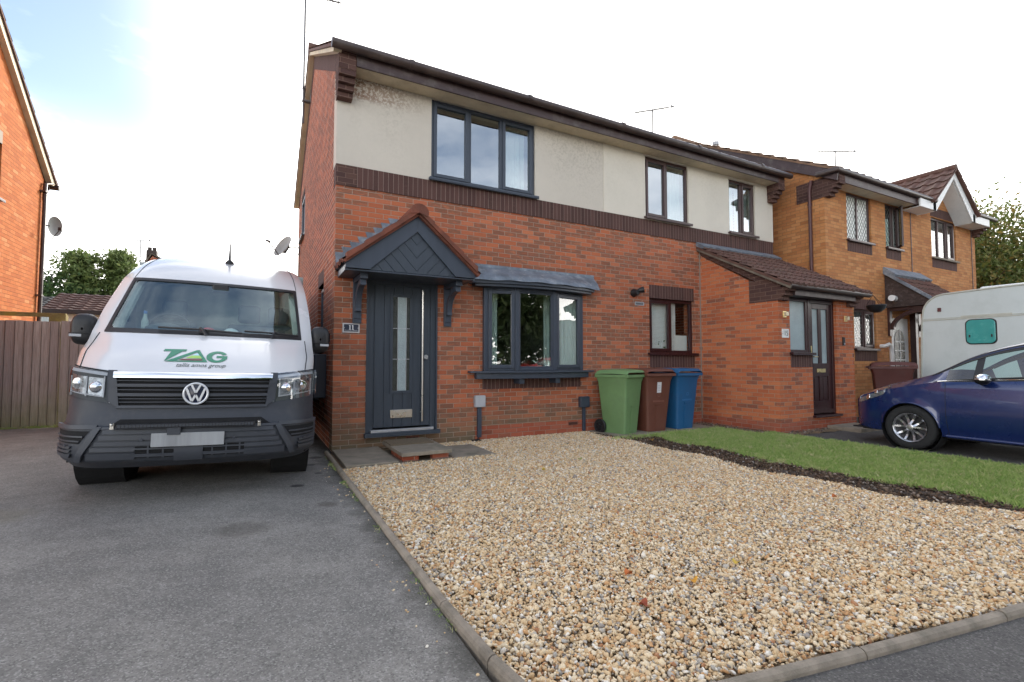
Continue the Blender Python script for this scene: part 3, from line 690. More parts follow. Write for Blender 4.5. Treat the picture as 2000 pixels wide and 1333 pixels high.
def dish(name, lab, base, face, r=.33, sgn=-1, n=28):
    """offset satellite dish: wall bracket, arm, reflector, feed horn"""
    t = thing(name, lab, 'satellite dish', base); b = Vector(base); f = Vector(face).normalized()
    g = MB(); c = b + Vector((sgn*.34, 0, .02)); up = Vector((0, 0, 1)); side = f.cross(up).normalized(); u2 = side.cross(f).normalized()
    V = []; F = []; rings = 7
    for i in range(rings+1):
        q = i/rings
        for k in range(n):
            a = 2*math.pi*k/n; V.append(c + side*(r*.9*q*math.cos(a)) + u2*(r*q*math.sin(a)) + f*(.08*q*q))
    for i in range(rings):
        for k in range(n): F.append((i*n+k, i*n+(k+1) % n, (i+1)*n+(k+1) % n, (i+1)*n+k))
    g.add(V, F); V2 = [Vector(v)-f*.012 for v in V]; g.add(V2, [tuple(reversed(q)) for q in F]); 
    rim = [Vector(V[rings*n+k])-f*.006 for k in range(n)] ; g.tube(rim+[rim[0]], .009, 6, caps=False)
    g.build('reflector', M_DISH, t, smooth=50, recalc=False)
    g = MB(); g.tube([b+Vector((sgn*.02, 0, .05)), b+Vector((sgn*.2, 0, .05)), c-f*.05], .014, 8); g.tube([b+Vector((sgn*.02, 0, -.12)), c-f*.06], .010, 8); g.box(tuple(b+Vector((0, -.05, -.16))), tuple(b+Vector((sgn*.02, .05, .1))))
    g.bar(c-f*.06-u2*.12, c-f*.06+u2*.12, .05, .04, f); g.build('mount', M_BLACK, t)
    g = MB(); e = c-u2*(r*.95); hd = c+f*.42-u2*(r*.45); g.tube([c-f*.04-u2*.1, e, hd], .014, 8); g.lathe(hd, (c-hd), [(-.07, .0), (-.07, .022), (0, .028), (.04, .03), (.045, 0)], 12); g.build('feed_arm', M_ALU, t)
    return t
dish('satellite_dish', 'grey satellite dish on the gable wall above the van roof', (0, 6.45, 3.98), (-.75, -.45, .45), r=.30)

def yagi(name, lab, foot, top, bdir, L, n=12, el=.16, bracket=False, refl=True):
    t = thing(name, lab, 'aerial', foot); foot = Vector(foot); top = Vector(top); d = Vector(bdir).normalized()
    g = MB(); g.tube([foot, top], .022, 8); g.build('mast', M_ALU, t)
    s_ = d.cross(Vector((0, 0, 1))).normalized()
    g = MB(); a = top-d*L*.45; b = top+d*L*.55; g.tube([a, b], .020, 6)
    for i in range(n):
        p = a+(b-a)*((i+.5)/n*.86); g.tube([p-s_*el, p+s_*el], .010, 4)
    g.tube([top-d*.15+Vector((0, 0, -.06)), top+d*.15+Vector((0, 0, -.06))], .006, 5)
    if refl:
        for k in (-1, 1):
            for q in range(3): p = b+Vector((0, 0, k*(.05+.06*q)))-d*(.02*q); g.tube([p-s_*el*.9, p+s_*el*.9], .008, 4)
            g.tube([b, b+Vector((0, 0, k*.2))-d*.05], .006, 5)
    g.box(tuple(b-d*.12-Vector((.02, .02, .03))), tuple(b-d*.12+Vector((.02, .02, .05))))
    g.build('boom', M_ALU, t)
    if bracket:
        g = MB(); g.box((-.17, foot.y-.05, bracket), (0, foot.y+.05, bracket+.03)); g.box((-.17, foot.y-.05, bracket-.28), (0, foot.y+.05, bracket-.25)); g.box((-.012, foot.y-.09, bracket-.30), (0, foot.y+.03, bracket+.05)); g.build('bracket', M_ALU, t)
    return t
yagi('tv_aerial', 'tall television aerial pole bracketed to the left gable', (-.14, 4.1, 6.2), (-.14, 4.1, 9.04), (-.95, .1, .0), 1.6, n=12, bracket=6.95)
yagi('tv_aerial', 'television aerial on twin masts above the middle of the red brick house', (10.31, 4.6, 6.9), (10.31, 4.6, 9.32), (1, 0, .37), 1.9, n=14)
bpy.data.objects['tv_aerial.001'].location = (10.31, 4.6, 6.9)
yagi('tv_aerial', 'television aerial above the buff brick house roof', (17.7, 3.0, 6.5), (17.7, 3.0, 8.85), (1, 0, .2), 2.6, n=12)
yagi('tv_aerial', 'small television aerial beside the distant dark chimney above the van', (-5.64, 20, 5.4), (-5.64, 20, 6.60), (1, 0, .06), .8, n=7, el=.12)

# ------------------------------------------------------------------ slabs and step in front of the door
def slab(name, lab, x0, x1, y0, y1, z0, z1, cat='slab'):
    g = MB(); g.box((x0, y0, z0), (x1, y1, z1)); o = g.build(name, M_CONC, None, bevel=.008); return tag(o, lab, cat)
slab('paving_slab', 'large grey concrete slab between the drive and the front step', .0, .605, -1.16, -.02, -.12, -.045)
slab('paving_slab', 'grey concrete slab between the front step and the junction box', 1.29, 1.86, -1.18, -.36, -.12, -.06)
t = thing('door_step', 'raised concrete step on red bricks under the front door', 'step', (.95, -.6, -.12))
g = MB(); g.box((.635, -1.16, -.005), (1.27, -.14, .042)); g.build('step_slab', M_CONC, t, bevel=.006)
g = MB(); g.box((.62, -1.10, -.12), (1.29, -.2, -.075)); g.build('base_slab', M_CONC, t, bevel=.006)
for (a, b_, c, d) in ((.655, .86, -1.10, -1.0), (1.03, 1.245, -1.10, -1.0), (.655, .755, -.99, -.78), (.655, .755, -.77, -.56)):
    g = MB(); g.box((a, c, -.074), (b_, d, -.006)); g.build('brick', M_ENG, t, bevel=.004)
g = MB(); g.box((.64, -.60, .043), (1.22, -.16, .056)); o = g.build('doormat', M_MAT, None, bevel=.003); tag(o, 'brown coir doormat on the raised front step', 'doormat')
slab('paving_slab', 'worn concrete slab below the mahogany porch door', 8.35, 9.25, -2.25, PY-.03, -.12, -.03)
slab('paving_slab', 'long concrete slab under the green, brown and blue bins', 4.22, 6.55, -.92, -.02, -.12, -.06)

# ------------------------------------------------------------------ wheelie bins
def bin_(name, lab, c, yaw, lidc, sticker=False, emblem=None, handle_side=True, grp='wheelie bins'):
    """local: front faces -y, hinge and wheels at +y"""
    m = mat(name+lab[:12], c, .55, var=.12, vs=3, bump=.0015, bs=120, dirt=(tuple(x*.5+.03 for x in c), 3.2, .45)); t = thing(name, lab, 'wheelie bin', group=grp)
    g = MB(); Z = [0, .05, .12, .5, .86, .97, .985]; 
    def half(z): k = z/.97; return (.205+.075*k, .235+.085*k)
    V = []; n = 0; rr = .045
    def ring(hx, hy, z, r=rr):
        P = []
        for cx, cy, a0 in ((1, 1, 0), (-1, 1, 90), (-1, -1, 180), (1, -1, 270)):
            for k in range(5):
                a = rad(a0+k*22.5); P.append((cx*(hx-r)+r*math.cos(a), cy*(hy-r)+r*math.sin(a), z))
        return P
    R_ = [ring(*half(z), z) for z in Z]
    R_[-1] = ring(half(.985)[0]+.02, half(.985)[1]+.02, .985); R_.insert(-1, ring(half(.95)[0]+.02, half(.95)[1]+.02, .95)); R_.pop(-3); 
    R_.sort(key=lambda q: q[0][2]); k = 20
    for q in R_: V += q
    F = [tuple(range(k-1, -1, -1))] + [(i*k+j, i*k+(j+1) % k, (i+1)*k+(j+1) % k, (i+1)*k+j) for i in range(len(R_)-1) for j in range(k)] + [tuple((len(R_)-1)*k+j for j in range(k))]
    g.add(V, F)
    # moulded grip recess and rib on the +x / front faces
    for sx in (1, -1):
        pass
    g.box((-.10, -.262, .30), (.10, -.225, .33)) if False else None
    body = g.build('bin_body', m, t, smooth=40)
    g = MB(); lz = .99
    def lid(u, v):
        x = -.315+.63*u; y = -.37+.70*v; e = min(u, 1-u)*2; f_ = min(v, 1-v)*2
        return (x, y, lz+.035*min(1, e*7)+.035*(min(1, e*7)*min(1, f_*9)) + .018*math.sin(math.pi*v) - .012*(1 if .3 < u < .7 and .25 < v < .8 else 0))
    us = [0, .02, .06, .12, .29, .31, .5, .69, .71, .88, .94, .98, 1]
    g.grid(lid, us, [0, .02, .06, .12, .24, .26, .5, .79, .81, .9, .95, 1])
    for a, b_ in (((-.315, -.37), (.315, -.37)), ((.315, -.37), (.315, .33)), ((.315, .33), (-.315, .33)), ((-.315, .33), (-.315, -.37))):
        g.poly([(a[0], a[1], lz), (b_[0], b_[1], lz), (b_[0], b_[1], lz-.045), (a[0], a[1], lz-.045)])
    g.poly([(-.31, -.365, lz-.04), (.31, -.365, lz-.04), (.31, .325, lz-.04), (-.31, .325, lz-.04)])
    g.build('lid', m, t, smooth=35)
    g = MB(); g.tube([(-.22, .30, .97), (-.22, .39, .975), (.22, .39, .975), (.22, .30, .97)], .016, 8); g.box((-.27, .30, .93), (-.2, .36, 1.0)); g.box((.2, .30, .93), (.27, .36, 1.0)); g.build('handle', m, t, smooth=40)
    for sx in (-1, 1):
        g = MB(); g.lathe((sx*.225, .265, .10), (sx, 0, 0), [(0, .10), (.0, .118), (.015, .125), (.045, .125), (.055, .115), (.05, .085), (.03, .08), (.03, .03), (.06, .028), (.06, 0)], 26)
        for k_ in range(6):
            a = k_*math.pi/3; g.bar((sx*.262, .265+.02*math.cos(a), .10+.02*math.sin(a)), (sx*.262, .265+.085*math.cos(a), .10+.085*math.sin(a)), .02, .016, (1, 0, 0))
        g.build('wheel', M_BLACK, t, smooth=30)
    g = MB()
    sx = 1  # vertical stiffening channel moulded in the side
    for s2 in (-1,):
        g.bar((s2*.216, .02, .03), (s2*.262, .02, .66), .012, .10, (1, 0, 0)) if False else None
        g.prism(lambda u, v, w, s2=s2: (u, s2*(half(v)[1]+w), v), [(-.06, .04), (.06, .04), (.06, .40), (.045, .42), (-.045, .42), (-.06, .40)], 0, .008)
        g.prism(lambda u, v, w, s2=s2: (u, s2*(half(v)[1]+w), v), [(-.07, .45), (.07, .45), (.07, .475), (-.07, .475)], 0, .012)
    g.build('moulded_rib', m, t)
    if sticker:
        g = MB(); g.prism(lambda u, v, w: (u, -(half(v)[1]+.002+w), v), [(-.045, .66), (.045, .66), (.045, .84), (-.045, .84)], 0, .001); g.build('sticker', M_PLQW if sticker == 1 else M_WTXT, t)
        g = MB(); 
        for k_ in range(4): g.prism(lambda u, v, w: (u, -(half(v)[1]+.0035+w), v), [(-.03, .69+k_*.03), (.025-.01*(k_ % 2), .69+k_*.03), (.025, .70+k_*.03), (-.03, .70+k_*.03)], 0, .001)
        g.build('sticker_print', M_GREYB, t)
    if emblem:
        g = MB(); 
        for k_ in range(16):
            a, b_ = 2*math.pi*k_/16, 2*math.pi*(k_+1)/16
            g.prism(lambda u, v, w: (u, -(half(v)[1]+.003+w), v), [(.0+.03*math.cos(a), .62+.03*math.sin(a)), (.0+.03*math.cos(b_), .62+.03*math.sin(b_)), (.022*math.cos(b_), .62+.022*math.sin(b_)), (.022*math.cos(a), .62+.022*math.sin(a))], 0, .001)
        g.build('emblem', mat('worn_bin_ring'+lab[:8], tuple(min(1, x*1.6+.02) for x in c), .6), t); g = MB()
        for k_ in range(9): g.prism(lambda u, v, w: (u, -(half(v)[1]+.003+w), v), [(-.12+k_*.027, .50), (-.104+k_*.027, .50), (-.104+k_*.027, .53), (-.12+k_*.027, .53)], 0, .001)
        g.build('emblem', mat('worn_bin_stamp'+lab[:8], tuple(min(1, x*1.6+.02) for x in c), .6), t)
    return t
b1 = bin_('wheelie_bin', 'green wheelie bin with its wheel showing, leftmost of the three by the kitchen window', (.15, .26, .105), 0, None)
b1.scale = (.92, .92, .985); b1.location = (4.56, -.44, -.06); b1.rotation_euler = (0, 0, rad(16))
b2 = bin_('wheelie_bin', 'brown wheelie bin with white sticker between the green and blue bins', (.14, .048, .03), 0, None, sticker=1, emblem=True)
b2.location = (5.20, -.42, -.06); b2.rotation_euler = (0, 0, rad(-3))
b3 = bin_('wheelie_bin', 'blue wheelie bin closest to the brick porch wall', (.012, .10, .24), 0, None, emblem=True)
b3.location = (5.88, -.40, -.06); b3.rotation_euler = (0, 0, rad(2))
b4 = bin_('wheelie_bin', 'dark brown wheelie bin behind the blue car bonnet beside the caravan', (.10, .028, .022), 0, None, grp=None)
b4.location = (10.55, -1.75, -.02); b4.rotation_euler = (0, 0, rad(28)); b4.scale = (1.05, 1.05, 1.07)
# ------------------------------------------------------------------ buff brick house on the right
YX0, YX1, YY = 9.98, 17.45, -.85
Y = thing('buff_brick_house', 'two storey buff brick house with leaded windows and white gabled dormer', 'house', (YX0, YY, -.2))
fy = FY(YY)
yA = (10.83, 11.86, 3.90, 4.99); yB = (12.50, 13.20, 3.90, 4.99); yC = (14.82, 16.24, 3.90, 4.98); yD = (11.0, 11.93, 1.43, 2.33); yE = (12.62, 13.5, -.1, 2.2)
g = MB(); wall(g, fy, YX0, YX1, -.35, 5.1, [yA, yB, yC, yD, yE], .25); g.build('wall', M_BUFF, Y, recalc=False)
g = MB(); g.prism(FX(YX0), [(YY+.25, -.35), (7.4, -.35), (7.4, 5.1), (3.3, 7.45), (YY+.25, 5.1)], 0, .25); g.prism(FX(YX0+.002), [(YY, 5.1), (YY+.3, 5.1), (3.3, 7.45), (3.0, 7.4), (YY, 5.22)], 0, .2); g.prism(FXp(YX1), [(YY+.25, -.35), (7.4, -.35), (7.4, 5.1), (3.3, 7.45), (YY+.25, 5.1)], 0, .25); g.box((YX0, 7.2, -.3), (YX1, 7.4, 5.1)); g.build('gable_wall', M_BUFF, Y)
g = MB(); g.box((YX0+.3, YY+3, -.1), (YX1-.3, YY+3.1, 5.0)); g.box((YX0+.3, YY+.3, 2.5), (YX1-.3, 7.1, 2.7)); g.box((YX0+.3, YY+.3, 5.0), (YX1-.3, 7.1, 5.05)); g.build('room_partition', M_PLAST, Y)
for q in [(q[0], q[1], q[2]-.27, q[2]-.03) for q in (yA, yB, yC)]+[(yD[0], yD[1], 1.15, 1.40), (yD[0], yD[1], yD[3], yD[3]+.24), (yC[0]-.02, yC[1]+.02, yC[3]+.02, yC[3]+.26)]:
    g = MB(); g.fbox(fy, *q, -.005, .1); g.build('soldier_course', M_BROWN, Y)
M_LG = mat('leaded_net_sky_pane', (.84,.86,.80), .3, var=.06, vs=3); M_DG = glass('leaded_glass', refl=.16, tint=(.6, .7, .68)); M_STRIP = mat('lead_strip', (.09,.09,.085), .6)  # pale pane colour holds the net and the sky's reflection together
def leaded(fr_parent, fn, u0, u1, v0, v1, w):
    g = MB(); s_ = .105; k = 1.45
    n = int((u1-u0+(v1-v0)/k)/s_)+2
    for sg in (1, -1):
        for i in range(-n, n):
            # line u = a + sg*(v-v0)/k clipped to the pane
            a = u0+i*s_; pts = []
            for v in (v0, v1): pts.append((a+sg*(v-v0)/k, v))
            (ua, va), (ub, vb) = pts
            lo, hi = 0., 1.; du = ub-ua
            t0, t1 = sorted(((u0-ua)/du, (u1-ua)/du)); lo = max(lo, t0); hi = min(hi, t1)
            if hi-lo < .03: continue
            P = fn(ua+du*lo, va+(vb-va)*lo, w); Q = fn(ua+du*hi, va+(vb-va)*hi, w)
            g.bar(P, Q, .009, .004, (0, 1, 0))
    g.build('lead_lattice', M_STRIP, fr_parent)
for q, ls, gm in ((yA, [(0, .5, False), (.5, 1, False)], M_LG), (yB, [(0, .55, False), (.55, 1, True)], M_DG), (yC, [(0, .33, False), (.33, .68, False), (.68, 1, True)], M_DG), (yD, [(0, .5, False), (.5, 1, True)], M_DG)):
    fr = window(Y, fy, *q, ls, M_BROWNU, gm, w0=.04, sill=.03, sillm=M_CONC if q in (yC,) else M_BROWNU)
    W = q[1]-q[0]-.11
    if q is not yC:
        for a, b_, _ in ls: leaded(fr, fy, q[0]+.055+W*a+.03, q[0]+.055+W*b_-.03, q[2]+.06, q[3]-.06, .062 if gm is M_LG else .055)
curtain(Y, ((12.55, YY+.2), (12.72, YY+.2)), 3.95, 4.95, .01, 2, M_NET); curtain(Y, ((15.30, YY+.22), (15.6, YY+.25)), 3.95, 4.95, .02, 4); curtain(Y, ((11.35, YY+.2), (11.85, YY+.25)), 1.5, 2.3, .015, 4)
# open casement of the middle window
g = MB(); oc = lambda u, v, w: (13.13-.16*u-w*.5, YY-.17*u+w, v)
g.fbox(oc, 0, 1, 3.95, 3.99, 0, .03); g.fbox(oc, 0, 1, 4.91, 4.95, 0, .03); g.fbox(oc, 0, .14, 3.99, 4.91, 0, .03); g.fbox(oc, .86, 1, 3.99, 4.91, 0, .03); g.m = 1; g.fbox(oc, .14, .86, 3.99, 4.91, .012, .016); g.build('open_casement', [M_BROWNU, M_DG], Y)
# white arched-light door
g = MB(); g.box((12.62, YY+.04, -.05), (13.5, YY+.1, 2.2)); dr = g.build('door', M_WHITEP, Y)
g = MB(); cx, r = 13.06, .24
arc = [(cx+r*math.cos(a), 1.62+r*1.25*math.sin(a)) for a in [math.pi*k/14 for k in range(15)]]
g.prism(fy, [(cx-r, .95), (cx+r, .95)]+arc, .030, .039); g.build('door_pane', M_OBSCD, dr)
g = MB()
for z in (1.17, 1.39, 1.61): g.box((cx-r, YY+.018, z), (cx+r, YY+.03, z+.022))
g.box((cx-.012, YY+.018, .95), (cx+.012, YY+.03, 1.9)); g.build('glazing_bar', M_WHITEP, dr)
# roof
g = MB(); v = Vector((0, 3.3-YY+.38, 7.70-5.22)); tiles(g, (YX0-.12, YY-.38, 5.20), (1, 0, 0), v, 13.95-YX0+.12, v.length, tw=.3, tl=.34, amp=.03); tiles(g, (16.35, YY-.38, 5.20), (1, 0, 0), v, YX1-16.35+.12, v.length, tw=.3, tl=.34, amp=.03); tiles(g, (13.95, YY-.38+v.y*.3, 5.20+v.z*.3), (1, 0, 0), v, 2.4, v.length*.7, tw=.3, tl=.34, amp=.03)
tiles(g, (YX1+.12, 7.78, 5.20), (-1, 0, 0), Vector((0, -4.48, 2.48)), YX1-YX0+.24, 5.1, tw=.3, tl=.34, amp=.03, spt=4)
g.tube([(YX0-.12, 3.3, 7.70), (YX1+.12, 3.3, 7.70)], .12, 10); g.build('roof', mat('weathered_roof_tile', (.20,.115,.07), .85, var=.35, vs=4, bump=.003, dirt=((.26,.18,.11), 6, .6)), Y, smooth=35)
g = MB(); g.prism(FX(YX0-.10), [(YY-.32, 4.98), (3.3, 7.36), (3.3, 7.62), (YY-.36, 5.24)], 0, .03); g.prism(FX(YX0-.10), [(7.7, 4.98), (3.3, 7.36), (3.3, 7.62), (7.74, 5.24)], 0, .03); g.build('bargeboard', M_BROWNP, Y)
g = MB(); g.box((YX0+.2, YY-.30, 4.985), (13.3, YY, 5.0)); g.m = 1; g.box((YX0+.2, YY-.33, 4.97), (13.3, YY-.301, 5.17)); g.build('fascia', [M_CREAMP, M_BROWNP], Y)
g = MB(); g.tube([(YX0-.18, YY+.05, 5.20), (YX0-.17, YY-.36, 5.19), (14.1, YY-.39, 5.17)], .058, 12); g.tube([(16.45, YY-.39, 5.17), (YX1+.25, YY-.39, 5.17)], .058, 12); g.build('gutter', M_GUT, Y, smooth=45)
g = MB(); g.tube([(YX0-.08, YY+.22, 5.15), (YX0-.06, YY+.28, 4.95), (YX0-.06, YY+.28, -.1)], .036, 12); 
for z in (4.6, 2.9): g.tube([(YX0-.06, YY+.28, z), (YX0-.06, YY+.28, z+.05)], .045, 12)
g.build('drainpipe', mat('maroon_downpipe', (.10,.04,.04), .4, var=.15), Y, smooth=40)
g = MB(); zs = [5.15, 4.93, 4.86, 4.79, 4.72]
for i in range(4): g.box((YX0-.02, YY-.33+.07*i, zs[i+1]+.004), (YX0+.20, YY+.6, zs[i]))
g.build('corbel', M_BROWN_H, Y, bevel=.003); g = MB()
for i in range(4): g.box((YX1-.2, YY-.33+.07*i, zs[i+1]+.004), (YX1+.02, YY+.1, zs[i]))
g.build('corbel', M_BROWN_H, Y, bevel=.003)
# dormer gable in white boards
DXL, DXR, DXA, DZ, DA = 13.35, 16.95, 15.15, 5.05, 6.35
gx0, gx1 = 14.05, 16.35
g = MB(); g.prism(FY(YY-.001), [(gx0, 5.1), (gx1, 5.1), (DXA, 6.06)], 0, .2); g.build('dormer_brick', M_BUFF, Y)
g = MB(); sl2 = (6.42-5.12)/(DXA-13.95)
g.prism(FY(YY-.40), [(13.95, 5.12), (13.95, 4.92), (14.12, 4.92), (DXA, 5.93), (16.18, 4.92), (16.35, 4.92), (16.35, 5.12), (DXA, 6.14)], 0, .035)
g.prism(FY(YY-.36), [(14.08, 4.90), (DXA, 5.90), (DXA, 5.95), (14.0, 4.96)], 0, .36); g.prism(FY(YY-.36), [(16.22, 4.90), (DXA, 5.90), (DXA, 5.95), (16.3, 4.96)], 0, .36)
g.box((13.3, YY-.40, 4.92), (14.1, YY-.36, 5.14)); g.box((13.3, YY-.36, 4.92), (14.1, YY, 4.94)); g.box((16.2, YY-.40, 4.92), (17.25, YY-.36, 5.14)); g.box((16.2, YY-.36, 4.92), (17.25, YY, 4.94)); g.box((13.98, YY-.355, 4.943), (14.02, YY, 5.09)); g.box((16.28, YY-.355, 4.943), (16.32, YY, 5.09))
g.build('dormer_bargeboard', M_WHITEP, Y, bevel=.004)
g = MB(); dl = Vector((DXA-13.83, 0, 6.18-5.08)); dr_ = Vector((DXA-16.47, 0, 6.18-5.08))
tiles(g, (13.83, 1.9, 5.10), (0, -1, 0), dl, 1.9-YY+.48, dl.length, tw=.30, tl=.32, amp=.03, th=.03); tiles(g, (16.47, 1.9, 5.10), (0, -1, 0), dr_, 1.9-YY+.48, dr_.length, tw=.30, tl=.32, amp=.03, th=.03)
g.tube([(DXA, 1.9, 6.21), (DXA, YY-.46, 6.21)], .09, 10); g.build('dormer_tiles', M_TILE, Y, smooth=35)
for q in ((13.72, 3.4), (17.2, -.1)):
    g = MB(); g.tube([(q[0], YY-.006, q[1]), (q[0], YY-.006, 4.95)], .012, 6); g.build('movement_joint', M_BROWNP, Y)
g = MB(); g.tube([(YX0+1.2, 2.9, 7.4), (YX0+1.2, 2.9, 7.66)], .06, 10); g.tube([(YX0+1.2, 2.9, 7.64), (YX0+1.2, 2.9, 7.74)], .10, 10); g.build('vent_cowl', M_GREYB, Y, smooth=40)
# lean-to door canopy
cv = Vector((0, .95, .78)); cx0, cx1 = 12.38, 14.05
g = MB(); tiles(g, (cx0-.05, YY-.98, 2.50), (1, 0, 0), cv, cx1-cx0+.1, cv.length, tw=.16, tl=.26, amp=.022); g.build('canopy_tiles', M_TILE, Y, smooth=35)
g = MB(); 
for x in (cx0, cx1-.03):
    g.prism(FX(x), [(YY-.93, 2.42), (YY-.93, 2.50), (YY, 3.24), (YY, 2.42)], 0, .03)
g.box((cx0+.03, YY-.95, 2.42), (cx1-.03, YY-.92, 2.52)); g.box((cx0+.03, YY-.92, 2.42), (cx1-.03, YY, 2.44))
for x in (cx0+.06, cx1-.16): bracket_shape_y = None
g.build('canopy_board', mat('weathered_dark_timber', (.045,.028,.024), .7, var=.5, vs=9, sc=(1,1,6), dirt=((.16,.12,.11), 14, .7)), Y)
def brk(x0, x1, yo, zt, zb):
    g = MB(); g.box((x0, YY-.05, zb), (x1, YY, zt)); g.box((x0+.01, YY+yo, zt-.08), (x1-.01, YY-.05, zt)); 
    P = [(YY-.03+yo*.85*(1-math.cos(t*math.pi/2/10)), zb+.15+(zt-.05-zb-.15)*math.sin(t*math.pi/2/10)) for t in range(11)]; Q = [(y-.08*(1-i/10)-.01, z-.10*(i/10)) for i, (y, z) in enumerate(P)]
    g.prism(lambda u, v, w: (x0+.015+w, u, v), P+Q[::-1], 0, x1-x0-.03); g.build('canopy_bracket', M_BROWNU, Y)
brk(12.45, 12.57, -.85, 2.42, 1.75); brk(13.85, 13.97, -.85, 2.42, 1.75)
g = MB(); g.box((13.52, YY-.12, -.1), (13.64, YY, 2.42)); g.build('porch_post', M_BROWNU, Y)
g = MB(); g.prism(FX(cx0-.06), [(YY-.22, 3.12), (YY, 3.28), (YY, 3.40), (YY-.02, 3.40), (YY-.27, 3.18)], 0, cx1-cx0+.12); g.prism(FX(cx0-.07), [(YY-.9, 2.52), (YY, 3.24), (YY, 3.32), (YY-.93, 2.58)], 0, .03); g.build('lead_flashing', M_LEAD, Y)
t = thing('wall_lamp', 'white and black cylinder lamp beside the weathered canopy of the buff house', 'light', (12.2, YY, 2.6))
g = MB(); g.lathe((12.18, YY-.22, 2.62), (1, .15, 0), [(0, 0), (0, .07), (.22, .07), (.22, 0)], 16); g.build('shade', M_WHITEP, t, smooth=40)
g = MB(); g.lathe((12.40, YY-.19, 2.62), (1, .15, 0), [(0, 0), (0, .065), (.12, .065), (.16, .03), (.16, 0)], 16); g.bar((12.4, YY, 2.62), (12.4, YY-.16, 2.62), .05, .05); g.build('mount', M_BLACK, t, smooth=40)
t = thing('waste_pipe', 'white overflow pipe with elbow rising beside the leaded ground floor window', 'pipe', (12.25, YY, 1))
g = MB(); g.tube([(12.1, YY, 1.5), (12.1, YY-.10, 1.5), (12.16, YY-.15, 1.54), (12.22, YY-.16, 1.5), (12.24, YY-.16, 1.35), (12.24, YY-.16, .7)], .045, 12); g.build('pipe', M_WHITEP, t, smooth=50)
t = thing('hanging_basket', 'empty dark hanging basket under the porch gutter in front of the leaded window', 'basket', (9.72, -1.9, 2.25))
g = MB(); g.lathe((9.72, -1.9, 2.20), (0, 0, 1), [(-.12, .02), (-.1, .09), (-.04, .15), (.02, .17), (.03, .16), (-.03, .13)], 18); g.build('bowl', M_BLACK, t, smooth=50)
g = MB(); 
for k in range(3): g.tube([(9.72+.16*math.cos(k*2.1), -1.9+.16*math.sin(k*2.1), 2.22), (9.62, -1.9, 2.42)], .004, 4)
g.tube([(9.37, -1.78, 2.33), (9.55, -1.85, 2.43), (9.62, -1.9, 2.42)], .008, 6); g.build('chain', M_BLACK, t)

# ------------------------------------------------------------------ orange brick house on the left
OX = -5.0
O = thing('orange_brick_house', 'sunlit orange brick gable with drainpipe rising beyond the fence', 'house', (OX, 6.7, -.2))
ow = (3.6, 4.83, 4.0, 5.0)
# verge: ridge nearer the camera, eaves at Y ~7
g = MB(); wall(g, FXp(OX), .5, 6.75, -.3, 5.0, [ow], .25); g.prism(FXp(OX), [(.5, 5.0), (6.75, 5.0), (3.6, 7.55+.02)], 0, .25); g.build('gable_wall', M_ORANGE, O, recalc=False)
g = MB(); g.box((OX-7, 6.5, -.3), (OX-.25, 6.75, 5.0)); g.box((OX-7, .5, -.3), (OX-.25, .75, 5.0)); g.box((OX-7, .75, -.3), (OX-6.8, 6.5, 5.)); g.build('wall', M_ORANGE, O)
g = MB(); v = Vector((0, 3.6-7.13, 7.62-5.03)); tiles(g, (OX+.12, 7.13, 5.03), (-1, 0, 0), v, 7.2, v.length, tw=.3, tl=.34, amp=.025); v2 = Vector((0, 3.6-.12, 7.62-5.03)); tiles(g, (OX-7.1, .12, 5.03), (1, 0, 0), v2, 7.2, v2.length, tw=.3, tl=.34, amp=.025, spt=4); g.build('roof', M_TILE, O, smooth=35)
g = MB(); g.prism(FXp(OX+.09), [(6.95, 4.95), (3.6, 7.42), (3.6, 7.56), (7.08, 5.02)], 0, .1); g.build('verge_soffit', M_CREAMP, O)
g = MB(); g.tube([(OX+.14, 7.17, 4.98), (OX-7, 7.17, 4.98)], .06, 12); g.box((OX-7, 6.98, 4.86), (OX+.02, 7.02, 5.02)); g.build('gutter', M_GUT, O, smooth=40)
g = MB(); g.tube([(OX+.07, 6.95, 5.0), (OX+.055, 6.66, 4.9), (OX+.055, 6.60, -.1)], .036, 12)
for z in (4.7, 2.5): g.box((OX, 6.54, z), (OX+.1, 6.66, z+.03))
g.build('drainpipe', M_GUT, O, smooth=40)
g = MB(); 
for i in range(4): g.box((OX-.2, 6.7, 4.78-.075*i), (OX+.01, 6.98-.06*i, 4.85-.075*i))
g.build('corbel', M_BROWN_H, O)
g = MB(); g.fbox(FXp(OX), 3.6, 4.83, 5.0, 5.22, -.005, .1); g.build('window_header', mat('grey_lintel', (.30,.25,.2), .8), O)
window(O, FXp(OX), *ow, [(0, 1, False)], M_BROWNU, M_GLASS, sill=.04)
g = MB(); g.box((OX, 5.88, 1.72), (OX+.012, 6.1, 1.85)); g.build('air_brick', mat('pale_air_brick', (.45,.22,.14), .8), O)
t = thing('satellite_dish', 'pale satellite dish on the rear corner of the orange brick house', 'satellite dish', (OX+.05, 7.0, 4.05))
g = MB()
def df(a, q): return Vector((-4.86, 7.0, 4.08)) + Vector((.62, .78, 0))*(.15*q*math.cos(a)) + Vector((0, 0, 1))*(.22*q*math.sin(a)) + Vector((.78, -.62, 0))*(-.06*(1-q*q))
V = [df(2*math.pi*k/24, q/5) for q in range(6) for k in range(24)]; g.add(V, [(q*24+k, q*24+(k+1) % 24, (q+1)*24+(k+1) % 24, (q+1)*24+k) for q in range(5) for k in range(24)])
g.build('reflector', M_DISH, t, smooth=60)
g = MB(); g.tube([(-5.02, 6.8, 4.05), (-4.95, 6.95, 4.07)], .02, 8); g.tube([(-4.90, 6.98, 3.8), (-4.7, 6.7, 3.95)], .01, 6); g.box((-4.72, 6.66, 3.93), (-4.66, 6.72, 4.0)); g.build('mount', M_BLACK, t)

